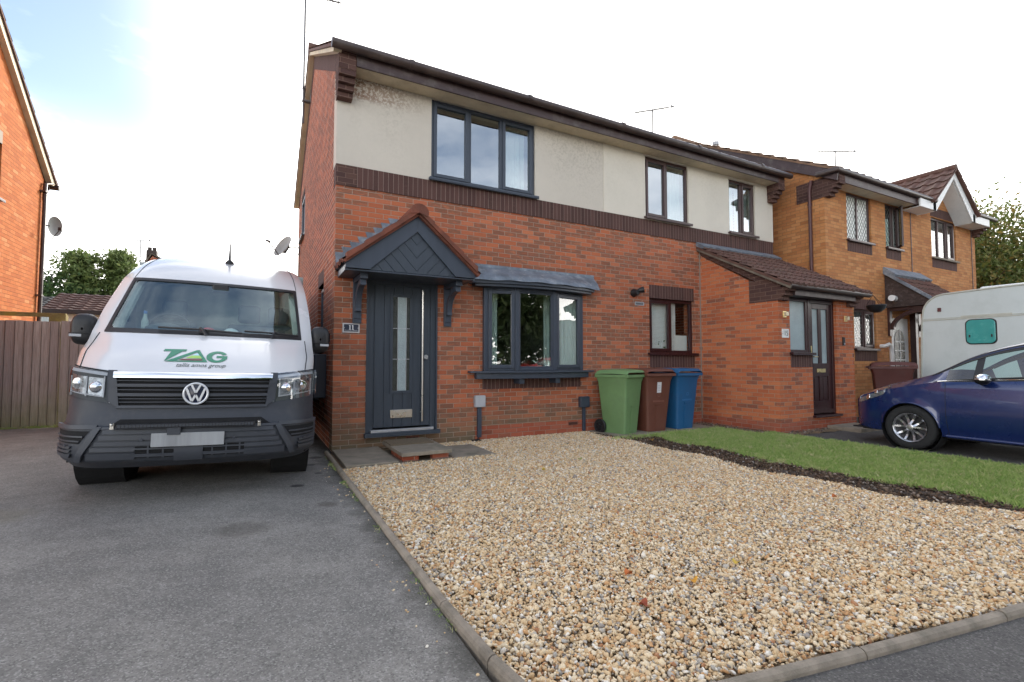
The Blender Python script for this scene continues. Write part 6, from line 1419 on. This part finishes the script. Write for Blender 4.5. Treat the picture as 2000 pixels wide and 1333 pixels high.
# bonnet lettering, draped on the bonnet
def drape(name, polys, m, x0, z0, sc_, off=.004, parent=V):
    """polys: list of 2-D outlines, subdivided and laid on the body surface; v runs up the bonnet (length)"""
    g = MB()
    for P in polys:
        g.v_start = len(g.v); pts = [tri_pt(x0+x*sc_, z0, y*sc_, off) for x, y in P]; g.poly(pts)
    return g
def tri_pt(x, zbase, d, off):
    """point on the bonnet, d metres up its slope (as a lens sees it: d measured in z)"""
    z = zbase+d; s = vX(x, z); return vPS(s, z)+vN(s, z)*off
LX0, LZ0, SX, SZ = -.308, 1.122, .00405, .0046      # pixels of the artwork to metres on the bonnet
def art(g, P, off=.004, sub=6):
    # split the outline into fine edges so it follows the curved bonnet
    Q = []
    for (a, b_) in zip(P, P[1:]+P[:1]):
        for k in range(3): t_ = k/3; Q.append((a[0]+(b_[0]-a[0])*t_, a[1]+(b_[1]-a[1])*t_))
    bm = bmesh.new(); vs = [bm.verts.new((x, y, 0)) for x, y in Q]; f = bm.faces.new(vs); bmesh.ops.triangulate(bm, faces=[f], ngon_method='BEAUTY')
    bm.verts.ensure_lookup_table(); bm.verts.index_update(); n = [tri_pt(LX0+v.co.x*SX, LZ0, v.co.y*SZ, off) for v in bm.verts]; g.add(n, [tuple(v.index for v in f.verts) for f in bm.faces]); bm.free()
# artwork in units of photo pixels: x 0..124, y 0 (bottom of letters) .. 26
g = MB(); art(g, [(2, 24), (0, 20), (15, 20), (8, 0), (17, 6), (24, 20), (42, 20.5), (43, 24.5)]); 
Aout = [(67, 24), (88, 0), (82, 0.2), (66.5, 19.5), (64, 19), (28, 1), (12, .5)]
art(g, [(10, 0), (25, 0), (64, 19.3), (67, 24), (62, 23.5)]); art(g, [(64, 19.3), (78, 2.5), (88, 0), (67, 24)]); art(g, [(25, 0), (88, 0), (78, 2.4), (31, 1.9)])
cx, cy, rx, ry = 104, 11, 20.5, 11.3
out_ = [(cx+rx*math.cos(a), cy+ry*math.sin(a)) for a in [rad(28+(332-28-0)*k/26) for k in range(27)]]; inn = [(cx+1+(rx-10)*math.cos(a), cy+.0+(ry-4.2)*math.sin(a)) for a in [rad(332-(332-28)*k/26) for k in range(27)]]
for k in range(26):
    art(g, [out_[k], out_[k+1], inn[25-k], inn[26-k]])
art(g, [(103, 9), (124, 9), (124, 13), (103, 13)]); art(g, [(114, 3.5), (124, 7), (124, 9.2), (114, 9.2)])
TG = g.build('bonnet_lettering', M_GREEN, V, recalc=False)
g = MB(); g.m = 0; art(g, [(45, 7), (76, 7), (73, 10), (51, 10)], .0045); art(g, [(51, 10), (73, 10), (70, 12.5), (56, 12.5)], .0045); g.m = 1; art(g, [(34, 2.8), (77.5, 2.8), (76, 5.5), (40, 5.5)], .0045); g.m = 2; art(g, [(56, 12.5), (70, 12.5), (66, 16.5), (63, 16.5)], .0045)
g.build('lettering_stripe', [M_LIME, M_MAR, M_LBLUE], TG, recalc=False)
o = text_mesh('tallis amos group', .068, (0, 0, 0), 'small_lettering', M_GTXT, None, shear=.25, extr=0, rot=(0, 0, 0))
xs = [v.co.x for v in o.data.vertices]; x_0, x_1 = min(xs), max(xs)
for v in o.data.vertices:
    u = (v.co.x-x_0)/(x_1-x_0); v.co = tri_pt(LX0+(33+u*91)*SX, LZ0, -.029+v.co.y*.68, .004)
o.parent = TG
# wipers, aerial, mirrors
g = MB()
def pon(x, z, off): s = vX(x, z); return vPS(s, z)+vN(s, z)*off
g.tube([pon(-.42, 1.425, .03), pon(-.1, 1.42, .03), pon(.28, 1.40, .03)], .010, 6); g.tube([pon(-.02, 1.37, .02), pon(-.05, 1.40, .05), pon(-.08, 1.425, .04)], .014, 6); g.box((-.09, .77, 1.405), (.0, .81, 1.43))
g.tube([pon(.30, 1.425, .03), pon(.55, 1.42, .03), pon(.80, 1.405, .03)], .010, 6); g.tube([pon(.55, 1.37, .02), pon(.57, 1.40, .05), pon(.58, 1.42, .04)], .014, 6); g.build('wiper', M_BLACK, V, smooth=50)
g = MB(); g.lathe((.04, 2.12, 2.35), (0, -.25, 1), [(0, .05), (.03, .042), (.055, .015), (.25, .007), (.26, 0)], 14); g.build('roof_aerial', M_BLACK, V, smooth=50)
for sg in (-1, 1):
    g = MB(); xc = sg*1.05; 
    def mir(u, v):
        a = 2*math.pi*u; e = 3.2; cx_, cz = math.cos(a), math.sin(a); x = math.copysign(abs(cx_)**(2/e), cx_); z = math.copysign(abs(cz)**(2/e), cz); th = v*math.pi
        r = math.sin(th)**.45; return (xc+.10*x*r, 1.12-.085*math.cos(th), 1.41+.150*z*r)
    g.grid(mir, [i/32 for i in range(33)], [.001]+[j/14 for j in range(1, 14)]+[.999]); MR = g.build('mirror', M_BLACK, V, smooth=60, weld=True)
    g = MB(); g.box((sg*.90, 1.10, 1.28), (sg*1.02, 1.16, 1.35)); g.box((xc-.095, 1.028, 1.366), (xc+.095, 1.04, 1.372)); g.build('mirror_arm', M_BLACK, MR, bevel=.008)
    g = MB(); g.box((xc+sg*.0, 1.03, 1.335), (xc+sg*.09, 1.045, 1.360)); g.build('mirror_indicator', M_GREYB, MR, bevel=.003)
    g = MB(); g.box((xc-.08, 1.203, 1.31), (xc+.08, 1.207, 1.52)); g.build('mirror_glass', M_CHROME, MR)
    g = MB()   # cab side window, door lines, rub strip
    sd = lambda u, v, w: (sg*(sinterp(WZ, v)+.004+w), u, v)
    g.prism(sd, [(1.15, 1.42), (1.62, 1.90), (2.2, 1.90), (2.2, 1.40)], 0, .004); g.build('side_window', M_OBSCD, V)
    g = MB()
    for (ya, yb) in ((1.45, 4.15), (5.12, 5.9)): g.prism(sd, [(ya, .62), (yb, .62), (yb, .80), (ya, .80)], 0, .02)
    g.build('rubbing_strip', M_BUMP, V)
    for yw in (1.14, 4.78): wheel(V, sg*.95, yw, .312, .345, .20, sg)
V.location = (-1.385, -2.03, -.003); V.rotation_euler = (0, rad(1.6), rad(-1.2))
# things on the van dashboard
vm = Matrix.LocRotScale(V.location, V.rotation_euler, None)
def ondash(name, lab, cat, x, y, z, fn):
    t = thing(name, lab, cat); fn(t); t.location = vm @ Vector((x, y, z)); t.rotation_euler = V.rotation_euler; return t
def cap(cr, br):
    def f(t):
        g = MB(); 
        def sh(u, v): a = 2*math.pi*u; b_ = v*math.pi/2; return (.085*math.cos(a)*math.cos(b_), .095*math.sin(a)*math.cos(b_), .085*math.sin(b_)**.9)
        g.grid(sh, [i/20 for i in range(21)], [j/8 for j in range(9)]); g.build('crown', cr, t, smooth=60)
        g = MB(); g.grid(lambda u, v: ((u-.5)*.15*(1-.3*v), -.07-.09*v*(1-(2*u-1)**2*.6), .004+.012*(1-(2*u-1)**2)), [i/8 for i in range(9)], [0, .5, 1]); g.build('peak', br, t, smooth=60)
    return f
M_CR = mat('cap_grey', (.52,.54,.54), .8); M_RED = mat('cap_red', (.45,.04,.04), .7); M_NAVC = mat('cap_navy', (.06,.07,.09), .8)
ondash('baseball_cap', 'pale grey baseball cap with red peak on the van dashboard', 'cap', .17, 1.0, 1.398, cap(M_CR, M_RED))
ondash('baseball_cap', 'dark red and black cap lying beside the pale cap on the van dashboard', 'cap', -.04, 1.04, 1.398, cap(M_RED, M_BLACK))
ondash('baseball_cap', 'dark navy cap on the van dashboard nearest the house wall', 'cap', .52, 1.04, 1.398, cap(M_NAVC, M_NAVC))
def papers(t): 
    g = MB(); g.box((-.11, -.05, 0), (.1, .06, .012)); g.box((-.02, -.06, .013), (.14, .05, .02)); g.build('sheet', M_WTXT, t)
    g = MB(); g.box((-.09, -.052, .003), (-.03, -.0505, .009)); g.build('print', M_GREEN, t)
ondash('paper_stack', 'small stack of white papers on the van dashboard behind the wheel', 'papers', -.24, 1.0, 1.398, papers)
ondash('paper_stack', 'loose white paper at the windscreen corner nearest the house', 'papers', .66, 1.08, 1.398, papers)
def bottle(t):
    g = MB(); g.lathe((0, 0, 0), (0, 0, 1), [(0, .03), (.12, .032), (.16, .02), (.20, .012)], 16); g.build('bottle_body', M_INTL, t, smooth=50)
    g = MB(); g.lathe((0, 0, .20), (0, 0, 1), [(0, .016), (.03, .015), (.03, 0)], 12); g.build('cap', mat('blue_cap', (.03,.12,.35), .5), t)
ondash('plastic_bottle', 'clear bottle with blue cap standing beside the van steering wheel', 'bottle', -.60, 1.18, 1.398, bottle)

# ------------------------------------------------------------------ the blue hatchback
M_BLUE = mat('metallic_blue_paint', (.007,.022,.11), .28, metal=.25, var=.05, vs=2, coat=1., spec=.6)
M_ALLOY = mat('machined_alloy', (.55,.55,.57), .28, metal=.9, var=.1)
M_CG = glass('car_glass', refl=.05, ior=1.5, tint=(.74,.88,.86))
for _l in [q for q in M_CG.node_tree.links if q.to_socket.name == 'Normal']: M_CG.node_tree.links.remove(_l)
zB_ = [(0,.60),(.08,.66),(.2,.72),(.45,.80),(.9,.90),(1.2,.955),(1.5,.965),(2.0,.99),(2.6,1.02),(3.2,1.06),(3.6,1.08),(3.85,1.02),(3.96,.93)]
zT_ = [(0,.62),(.06,.70),(.2,.79),(.45,.89),(.8,1.0),(1.05,1.085),(1.2,1.17),(1.45,1.32),(1.75,1.44),(2.05,1.505),(2.4,1.53),(2.9,1.51),(3.3,1.44),(3.6,1.30),(3.8,1.17),(3.92,1.03),(3.96,.95)]
hW_ = [(0,.50),(.05,.60),(.15,.71),(.35,.80),(.6,.85),(1.0,.868),(2.0,.87),(3.2,.87),(3.6,.84),(3.85,.76),(3.96,.66)]
hT_ = [(0,.40),(.3,.58),(.8,.66),(1.05,.69),(1.5,.62),(2.0,.57),(3.0,.55),(3.5,.53),(3.8,.52),(3.96,.5)]
AX = (.83, 3.37); AR = .352; AZ = .30
def zbot(l):
    for a in AX:
        if abs(l-a) < AR: return max(.2, AZ+math.sqrt(AR*AR-(l-a)**2))
    return .22 if l > .25 else .24
def csec(l):
    hw, zb, zB, zT, hT = sinterp(hW_, l), zbot(l), sinterp(zB_, l), sinterp(zT_, l), sinterp(hT_, l)
    def bul(z): return 1-.10*max(0, (.55-z)/.4)**2-.05*max(0, (z-.62)/.42)**2
    P = []
    zsb = max(zb+.05, zB-.0)
    for q in (0, .12, .3, .5, .68, .84, 1): z = zb+(zB-zb)*q; fl = .012*math.exp(-((z-zb)/.05)**2) if zb > .25 else 0; P.append((hw*bul(z)+fl, z))
    t0 = P[-1][0]; zr = zT-.055*min(1, (zT-zB)/.15)
    if zr < zB: zr = zB+(zT-zB)*.5
    for q, zq in ((.06, .05), (.10, .10), (.90, .88), (.97, .96)): P.append((t0+(hT-t0)*q, zB+(zr-zB)*zq))
    P += [(hT, zr), (hT*.93, zr+(zT-zr)*.45), (hT*.6, zr+(zT-zr)*.86), (hT*.3, zT-.004), (0, zT)]
    return P
LS = [0,.02,.05,.09,.15,.22,.30,.38,.44,.47]
for a in AX: LS += [a+AR*k for k in (-1.0001,-.9999,-.99,-.96,-.9,-.8,-.65,-.5,-.3,-.1,.1,.3,.5,.65,.8,.9,.96,.99,.9999,1.0001)]
LS += [1.24,1.32,1.40,1.48,1.52,1.60,1.75,1.9,2.0,2.1,2.2,2.33,2.40,2.45,2.6,2.8,2.95,3.0,3.55,3.62,3.7,3.76,3.82,3.87,3.91,3.94,3.96]
LS = sorted(LS)
def make_car(name, label, paint, loc, yaw, grp=None):
    t = thing(name, label, 'car')
    SEC = [csec(l) for l in LS]; npts = len(SEC[0])
    body, gl, ws = MB(), MB(), MB()
    for sg in (-1, 1):
        def fn(i, j): p = SEC[i][j]; return (sg*p[0], -LS[i], p[1])
        for i in range(len(LS)-1):
            lm = (LS[i]+LS[i+1])/2; h = sinterp(zT_, lm)-sinterp(zB_, lm)
            for j in range(npts-1):
                q = [fn(i, j), fn(i+1, j), fn(i+1, j+1), fn(i, j+1)]
                if j == 8 and 1.24 < lm < 3.55 and h > .18: (gl if not (2.33 < lm < 2.45) else body).poly(q) if not (1.52 < lm < 1.60) else body.poly(q)
                elif j >= 12 and (1.12 < lm < 1.95): ws.poly(q)
                elif j >= 12 and 3.55 < lm < 3.87: ws.poly(q)
                else:
                    body.m = 1 if (j in (6, 7, 9) and 1.12 < lm < 3.6) else 0
                    body.poly(q); body.m = 0
        body.poly([fn(0, j) for j in range(npts)]); body.poly([fn(len(LS)-1, j) for j in range(npts)])
    B_ = body.build('body', [paint, M_BLACK], t, smooth=42, weld=True)
    gl.build('side_glass', M_CG, t, smooth=40, weld=True); ws.build('windscreen', M_CG, t, smooth=40, weld=True)
    g = MB(); g.box((-.62, -3.9, .2), (.62, -.12, .32)); 
    for sg in (-1, 1):
        for a in AX: g.lathe((sg*.835, -a, AZ), (-sg, 0, 0), [(0, AR+.004), (.24, AR+.004), (.24, .05)], 28)
    g.box((-.80, -2.98, .2), (.80, -1.22, .26)); g.build('underbody', M_DARK, t, recalc=False)
    g = MB(); g.box((-.66, -1.55, .6), (.66, -1.2, .93)); g.box((-.5, -1.75, .55), (-.05, -1.55, .9)); 
    for sg in (-1, 1):
        for (y, zz) in ((-2.35, 1.05), (-3.15, 1.05)): g.box((sg*.36-.22, y-.07, .5), (sg*.36+.22, y+.07, zz)); g.box((sg*.36-.11, y-.05, zz+.02), (sg*.36+.11, y+.05, zz+.18))
    g.box((-.7, -3.4, .3), (.7, -1.3, .45)); g.build('cabin', M_INTG, t, bevel=.03)
    g = MB(); ring = [(.36+.17*math.cos(a), -1.86-.06*math.sin(a), .98+.17*math.sin(a)) for a in [2*math.pi*k/24 for k in range(25)]]; g.tube(ring, .014, 8, caps=False); g.bar((.2, -1.86, .98), (.52, -1.86, .98), .03, .03); g.build('steering_wheel', M_BLACK, t, smooth=50)
    for sg in (-1, 1):
        def sp(l, j, o): 
            p = csec(l)[j]; return (sg*(p[0]+o), -l, p[1])
        def spz(l, z, o):
            P = csec(l); 
            for (a, b_) in zip(P[:-1], P[1:]):
                if a[1] <= z <= b_[1]+1e-9 and b_[1] > a[1]:
                    k = (z-a[1])/(b_[1]-a[1]); return (sg*(a[0]+(b_[0]-a[0])*k+o), -l, z)
            return (sg*(P[0][0]+o), -l, z)
        g = MB(); ls = [1.16+.05*i for i in range(49)]; g.tube([sp(l, 7, .003) for l in ls], .007, 6); g.build('chrome_strip', M_CHROME, t, smooth=50)
        g = MB(); g.tube([spz(1.245+.06*max(0, (.5-z))*1.2, z, .0005) for z in (.24,.3,.4,.5,.6,.7,.8,.9,.95)], .0035, 5); g.tube([spz(2.40, z, .0005) for z in (.24,.4,.6,.8,.95)], .0035, 5); g.tube([spz(3.0-.0*z, z, .0005) for z in (.24,.45,.62,.8,1.0)], .0035, 5)
        for (la, lb) in ((1.52, 1.60), (2.33, 2.45)):
            for j in (8,): g.poly([sp(la, 8, .002), sp(lb, 8, .002), sp(lb, 9, .002), sp(la, 9, .002)])
        g.tube([sp(l, 8, .002) for l in ls[2:]], .008, 5); g.tube([sp(l, 9, .002) for l in ls[2:-1]], .009, 5); g.tube([sp(1.05+.05*i, 11, -.006) for i in range(19)], .012, 5); g.build('door_seal', M_BLACK, t, smooth=50)
        g = MB(); g.tube([spz(.20+.035*i, .60+.0*i, .0) for i in range(2)], .003, 4); P = [spz(1.23+.06*i, .235, .012) for i in range(30)]; g.tube(P, .022, 8); g.build('side_skirt', paint, t, smooth=50)
        # arch lips
        g = MB()
        for a in AX: g.tube([(sg*(csec(a+AR*.985*math.cos(th))[0][0]+.002), -(a+AR*.985*math.cos(th)), AZ+AR*math.sin(th)) for th in [math.pi*k/28 for k in range(1, 28)]], .010, 6)
        g.build('arch_lip', paint, t, smooth=50)
        # headlight wraps over the wing
        g = MB(); hl = [(.13, .66), (.17, .735), (.30, .80), (.52, .865), (.58, .872)]; lo = [(.13, .60), (.18, .615), (.30, .66), (.45, .75), (.575, .862)]
        def hp(l, z, o): 
            P = csec(l); zz = min(z, P[6][1]+.0)
            if z > P[6][1]:
                k = (z-P[6][1]); zt_ = P[-1][1]; f_ = min(1, k/max(.001, zt_-P[6][1])); 
                P2 = P[6:]; 
                for (a, b_) in zip(P2[:-1], P2[1:]):
                    if a[1] <= z <= b_[1]: kk = (z-a[1])/(b_[1]-a[1]+1e-9); return (sg*(a[0]+(b_[0]-a[0])*kk+o*.5), -l+o*.3, z+o*.8)
            x = spz(l, z, o); return (x[0], x[1]+o*.5, x[2])
        R0, R1, R2 = [], [], []
        for k in range(17):
            u = k/16; a = interp([(0, hl[0][0]), (.25, hl[1][0]), (.5, hl[2][0]), (.8, hl[3][0]), (1, hl[4][0])], u); za = interp([(0, hl[0][1]), (.25, hl[1][1]), (.5, hl[2][1]), (.8, hl[3][1]), (1, hl[4][1])], u); zb2 = interp([(0, lo[0][1]), (.25, lo[1][1]), (.5, lo[2][1]), (.8, lo[3][1]), (1, lo[4][1])], u)
            R0.append(hp(a, zb2, .006)); R1.append(hp(a, (za+zb2)/2, .010)); R2.append(hp(a, za, .006))
        n = 17; g.add(R0+R1+R2, [(r*n+i, r*n+i+1, (r+1)*n+i+1, (r+1)*n+i) for r in range(2) for i in range(n-1)]); HL = g.build('headlight', M_HLT, t, smooth=60)
        g = MB(); c = Vector(hp(.30, .70, .012)); g.lathe(c, (sg*.75, .6, .25), [(0, .045), (.006, .04), (.008, .02), (.008, 0)], 16); c = Vector(hp(.42, .78, .012)); g.lathe(c, (sg*.8, .4, .4), [(0, .028), (.005, .024), (.006, 0)], 14); g.build('lamp', M_CHROME, HL, smooth=40)
        # mirror
        g = MB(); mc = Vector((sg*.955, -1.66, 1.0))
        def mm(u, v): a = 2*math.pi*u; th = math.pi*v; r = math.sin(th)**.7; return mc+Vector((sg*.0+.075*math.cos(a)*r*1.35, -.075*-math.cos(th), .068*math.sin(a)*r*(1.1 if math.sin(a) > 0 else .9)))
        g.grid(mm, [i/24 for i in range(25)], [.001]+[j/12 for j in range(1, 12)]+[.999], mat=lambda i, j: 0 if i < 12 else 1); g.build('mirror', [M_CHROME, M_BLACK], t, smooth=60, weld=True)
        g = MB(); g.bar((sg*.80, -1.62, .955), (sg*.93, -1.66, .955), .07, .04); g.build('mirror_arm', M_BLACK, t, bevel=.008)
        g = MB(); g.box((sg*.868, -2.28, .80), (sg*.888, -2.12, .83)); g.build('door_handle', paint, t, bevel=.008)
        for a in AX: wheel(t, sg*.86, -a, .305, .307, .195, sg, car=True)
    g = MB(); g.box((-.42, -.03, .42), (.42, .012, .60)); g.box((-.5, -.06, .24), (.5, .01, .36)); g.build('front_grille', M_DARK, t, bevel=.02)
    g = MB(); g.box((-.66, -.22, .215), (.66, -.0, .235)); g.build('front_lip', M_BLACK, t, bevel=.006)
    g = MB(); g.box((-.26, .012, .38), (.26, .02, .49)); g.build('number_plate', M_WTXT, t)
    t.location = loc; t.rotation_euler = (0, 0, rad(yaw)); return t
M_HLT = mat('clear_headlight', (.34,.36,.38), .08, metal=.6, var=.45, vs=25, coat=1.)
make_car('parked_car', 'dark metallic blue hatchback parked beside the lawn facing the porch', M_BLUE, (8.09, -2.60, -.10), 0)
M_REDP = mat('red_car_paint', (.40,.015,.012), .3, coat=.8)
rc = make_car('parked_car', 'red hatchback across the road, seen only as a reflection in the bay window', M_REDP, (11.5, -17.0, -.10), 90)

# ------------------------------------------------------------------ caravan
CV = thing('touring_caravan', 'white touring caravan with turquoise window behind the blue car', 'caravan', (11.3, -4.4, -.1))
M_CVW = mat('caravan_panel', (.60,.64,.62), .4, var=.04, vs=2, bump=.0006, bs=5, dirt=((.42,.46,.42), 2.5, .35)); M_CVT = mat('caravan_trim', (.50,.49,.42), .45); M_TURQ = mat('turquoise_acrylic', (.05,.33,.30), .25, var=.08, coat=.4)
ya, yb, zb_, zt_ = -7.2, -1.93, .35, 2.47
P = []
def arc2(cy, cz, r, a0, a1, n=8): return [(cy+r*math.cos(rad(a0+(a1-a0)*k/n)), cz+r*math.sin(rad(a0+(a1-a0)*k/n))) for k in range(n+1)]
P = [(ya+.1, zb_), (yb-.08, zb_), (yb, zb_+.1), (yb-.06, 1.95)]+arc2(yb-.46, zt_-.36, .38, 12, 84, 9)+[(-3.2, zt_+.05), (-4.5, zt_+.07), (-6., zt_+.05)]+arc2(ya+.42, zt_-.40, .40, 96, 175, 8)+[(ya, zb_+.1)]
g = MB(); g.prism(lambda u, v, w: (11.3+w, u, v), P, 0, 2.1); g.build('body', M_CVW, CV, bevel=.02)
g = MB(); e = [(11.3, y, z) for y, z in P]; g.tube(e+[e[0]], .018, 6, caps=False); e = [(13.4, y, z) for y, z in P]; g.tube(e+[e[0]], .018, 6, caps=False)
g.box((11.292, -7.1, 1.965), (11.3, -2.0, 1.985)); g.box((11.288, -7.1, 2.0), (11.3, -2.0, 2.008)); g.box((11.29, -3.35, 1.985), (11.3, -2.62, 2.03)); g.build('trim', M_CVT, CV)
g = MB(); RR = .08; yw0, yw1, z0_, z1_ = -3.12, -2.70, 1.48, 1.93
rp = arc2(yw1-RR, z1_-RR, RR, 0, 90, 5)+arc2(yw0+RR, z1_-RR, RR, 90, 180, 5)+arc2(yw0+RR, z0_+RR, RR, 180, 270, 5)+arc2(yw1-RR, z0_+RR, RR, 270, 360, 5)
g.prism(lambda u, v, w: (11.3-w, u, v), rp, 0, .03); cw = g.build('window', M_TURQ, CV, bevel=.008)
g = MB(); cyy, czz = (yw0+yw1)/2, (z0_+z1_)/2; g.prism(lambda u, v, w: (11.3-w, u, v), [(cyy+(y-cyy)*1.09, czz+(z-czz)*1.08) for y, z in rp], -.001, .008); g.box((11.262, yw0+.04, z0_+.12), (11.27, yw0+.06, z0_+.17)); g.box((11.262, yw1-.06, z0_+.12), (11.27, yw1-.04, z0_+.17)); g.build('window_catch', M_BLACK, cw)
g = MB(); g.box((11.275, -2.32, 2.14), (11.30, -2.26, 2.22)); g.build('marker_light', mat('marker_red', (.12,.03,.03), .4), CV, bevel=.01)
g = MB(); g.box((11.8, -3.5, 2.53), (12.5, -2.75, 2.62)); g.build('roof_vent', M_WHITEP, CV, bevel=.03)
for x in (11.42, 13.05):
    g = MB(); g.lathe((x, -4.7, .22), (-1, 0, 0), [(-.08, .2), (-.08, .3), (-.06, .32), (.06, .32), (.08, .3), (.08, .2), (.05, .18), (.05, 0)], 28); g.build('wheel', M_TYRE, CV, smooth=40)
g = MB(); g.tube([(12.35, -1.95, .45), (12.35, -1.2, .45)], .03, 8); g.tube([(12.35, -1.3, .5), (12.35, -1.3, -.1)], .025, 8); g.build('tow_hitch', M_BLACK, CV)
# ------------------------------------------------------------------ world, sun, camera
W = bpy.data.worlds.new('World'); S.world = W; W.use_nodes = True; nt = W.node_tree; N = nt.nodes; L = nt.links; bg = N['Background']; out = N['World Output']
SKYOFF = (4.11, 1.70, 2.10)
SUN_EL, SUN_AZ = 27., 36.      # azimuth clockwise from +Y
sky = N.new('ShaderNodeTexSky'); sky.sky_type = 'NISHITA'; sky.sun_disc = False; sky.sun_elevation = rad(SUN_EL); sky.sun_rotation = rad(SUN_AZ); sky.air_density = 1.0; sky.dust_density = 1.5
L.new(sky.outputs[0], bg.inputs[0]); bg.inputs[1].default_value = .068
bg2 = N.new('ShaderNodeBackground'); bg2.inputs[0].default_value = (1.0, .972, .93, 1); bg2.inputs[1].default_value = 1.12
tc = N.new('ShaderNodeTexCoord'); mp = N.new('ShaderNodeMapping'); mp.inputs['Scale'].default_value = (1, 1, 2.6); mp.inputs['Location'].default_value = SKYOFF; L.new(tc.outputs['Generated'], mp.inputs[0])
nz = N.new('ShaderNodeTexNoise'); nz.inputs['Scale'].default_value = 2.1; nz.inputs['Detail'].default_value = 7; nz.inputs['Roughness'].default_value = .55; L.new(mp.outputs[0], nz.inputs['Vector'])
mr = N.new('ShaderNodeMapRange'); L.new(nz.outputs[0], mr.inputs[0]); mr.inputs[1].default_value = .40; mr.inputs[2].default_value = .66; mr.inputs[3].default_value = .0; mr.inputs[4].default_value = .36
# cloud gets thicker and brighter towards the hidden sun
dv = N.new('ShaderNodeVectorMath'); dv.operation = 'DOT_PRODUCT'; dv.inputs[1].default_value = (math.sin(rad(SUN_AZ))*math.cos(rad(SUN_EL)), math.cos(rad(SUN_AZ))*math.cos(rad(SUN_EL)), math.sin(rad(SUN_EL))); L.new(tc.outputs['Generated'], dv.inputs[0])
m2 = N.new('ShaderNodeMapRange'); L.new(dv.outputs['Value'], m2.inputs[0]); m2.interpolation_type = 'SMOOTHSTEP'; m2.inputs[1].default_value = .72; m2.inputs[2].default_value = 1.0; m2.inputs[3].default_value = 0; m2.inputs[4].default_value = 1.
# bright haze band above the horizon
sp = N.new('ShaderNodeSeparateXYZ'); L.new(tc.outputs['Generated'], sp.inputs[0]); m3 = N.new('ShaderNodeMapRange'); L.new(sp.outputs[2], m3.inputs[0]); m3.interpolation_type = 'SMOOTHSTEP'; m3.inputs[1].default_value = .04; m3.inputs[2].default_value = .40; m3.inputs[3].default_value = 1.; m3.inputs[4].default_value = 0.
m4 = N.new('ShaderNodeMath'); m4.operation = 'ADD'; L.new(m3.outputs[0], m4.inputs[0]); L.new(mr.outputs[0], m4.inputs[1])
mx = N.new('ShaderNodeMath'); mx.operation = 'ADD'; mx.use_clamp = True; L.new(m4.outputs[0], mx.inputs[0]); L.new(m2.outputs[0], mx.inputs[1])
ms = N.new('ShaderNodeMixShader'); L.new(mx.outputs[0], ms.inputs[0]); L.new(bg.outputs[0], ms.inputs[1]); L.new(bg2.outputs[0], ms.inputs[2]); L.new(ms.outputs[0], out.inputs[0])
sl = bpy.data.lights.new('sun', 'SUN'); sl.energy = 1.3; sl.angle = rad(10); sl.color = (1, .90, .76); so = bpy.data.objects.new('sun', sl); COL.objects.link(so)
d = Vector((math.sin(rad(SUN_AZ))*math.cos(rad(SUN_EL)), math.cos(rad(SUN_AZ))*math.cos(rad(SUN_EL)), math.sin(rad(SUN_EL)))); so.rotation_euler = d.to_track_quat('Z', 'Y').to_euler(); so.location = d*60
cd = bpy.data.cameras.new('camera'); co = bpy.data.objects.new('camera', cd); COL.objects.link(co); S.camera = co
cd.sensor_width = 36; cd.lens = 945/2000*36; cd.clip_start = .05; cd.clip_end = 1000
co.location = (-.9101, -6.8855, 1.12); co.rotation_euler = (rad(90)+math.atan(41.5/945), 0, rad(-27.8))
S.view_settings.view_transform = 'Standard'; S.view_settings.look = 'None'; S.view_settings.exposure = 2.0; S.view_settings.gamma = 1
S.cycles.max_bounces = 7; S.cycles.diffuse_bounces = 3; S.cycles.glossy_bounces = 3; S.cycles.transparent_max_bounces = 12; S.cycles.transmission_bounces = 4
S.cycles.use_denoising = True; S.cycles.sample_clamp_indirect = 6
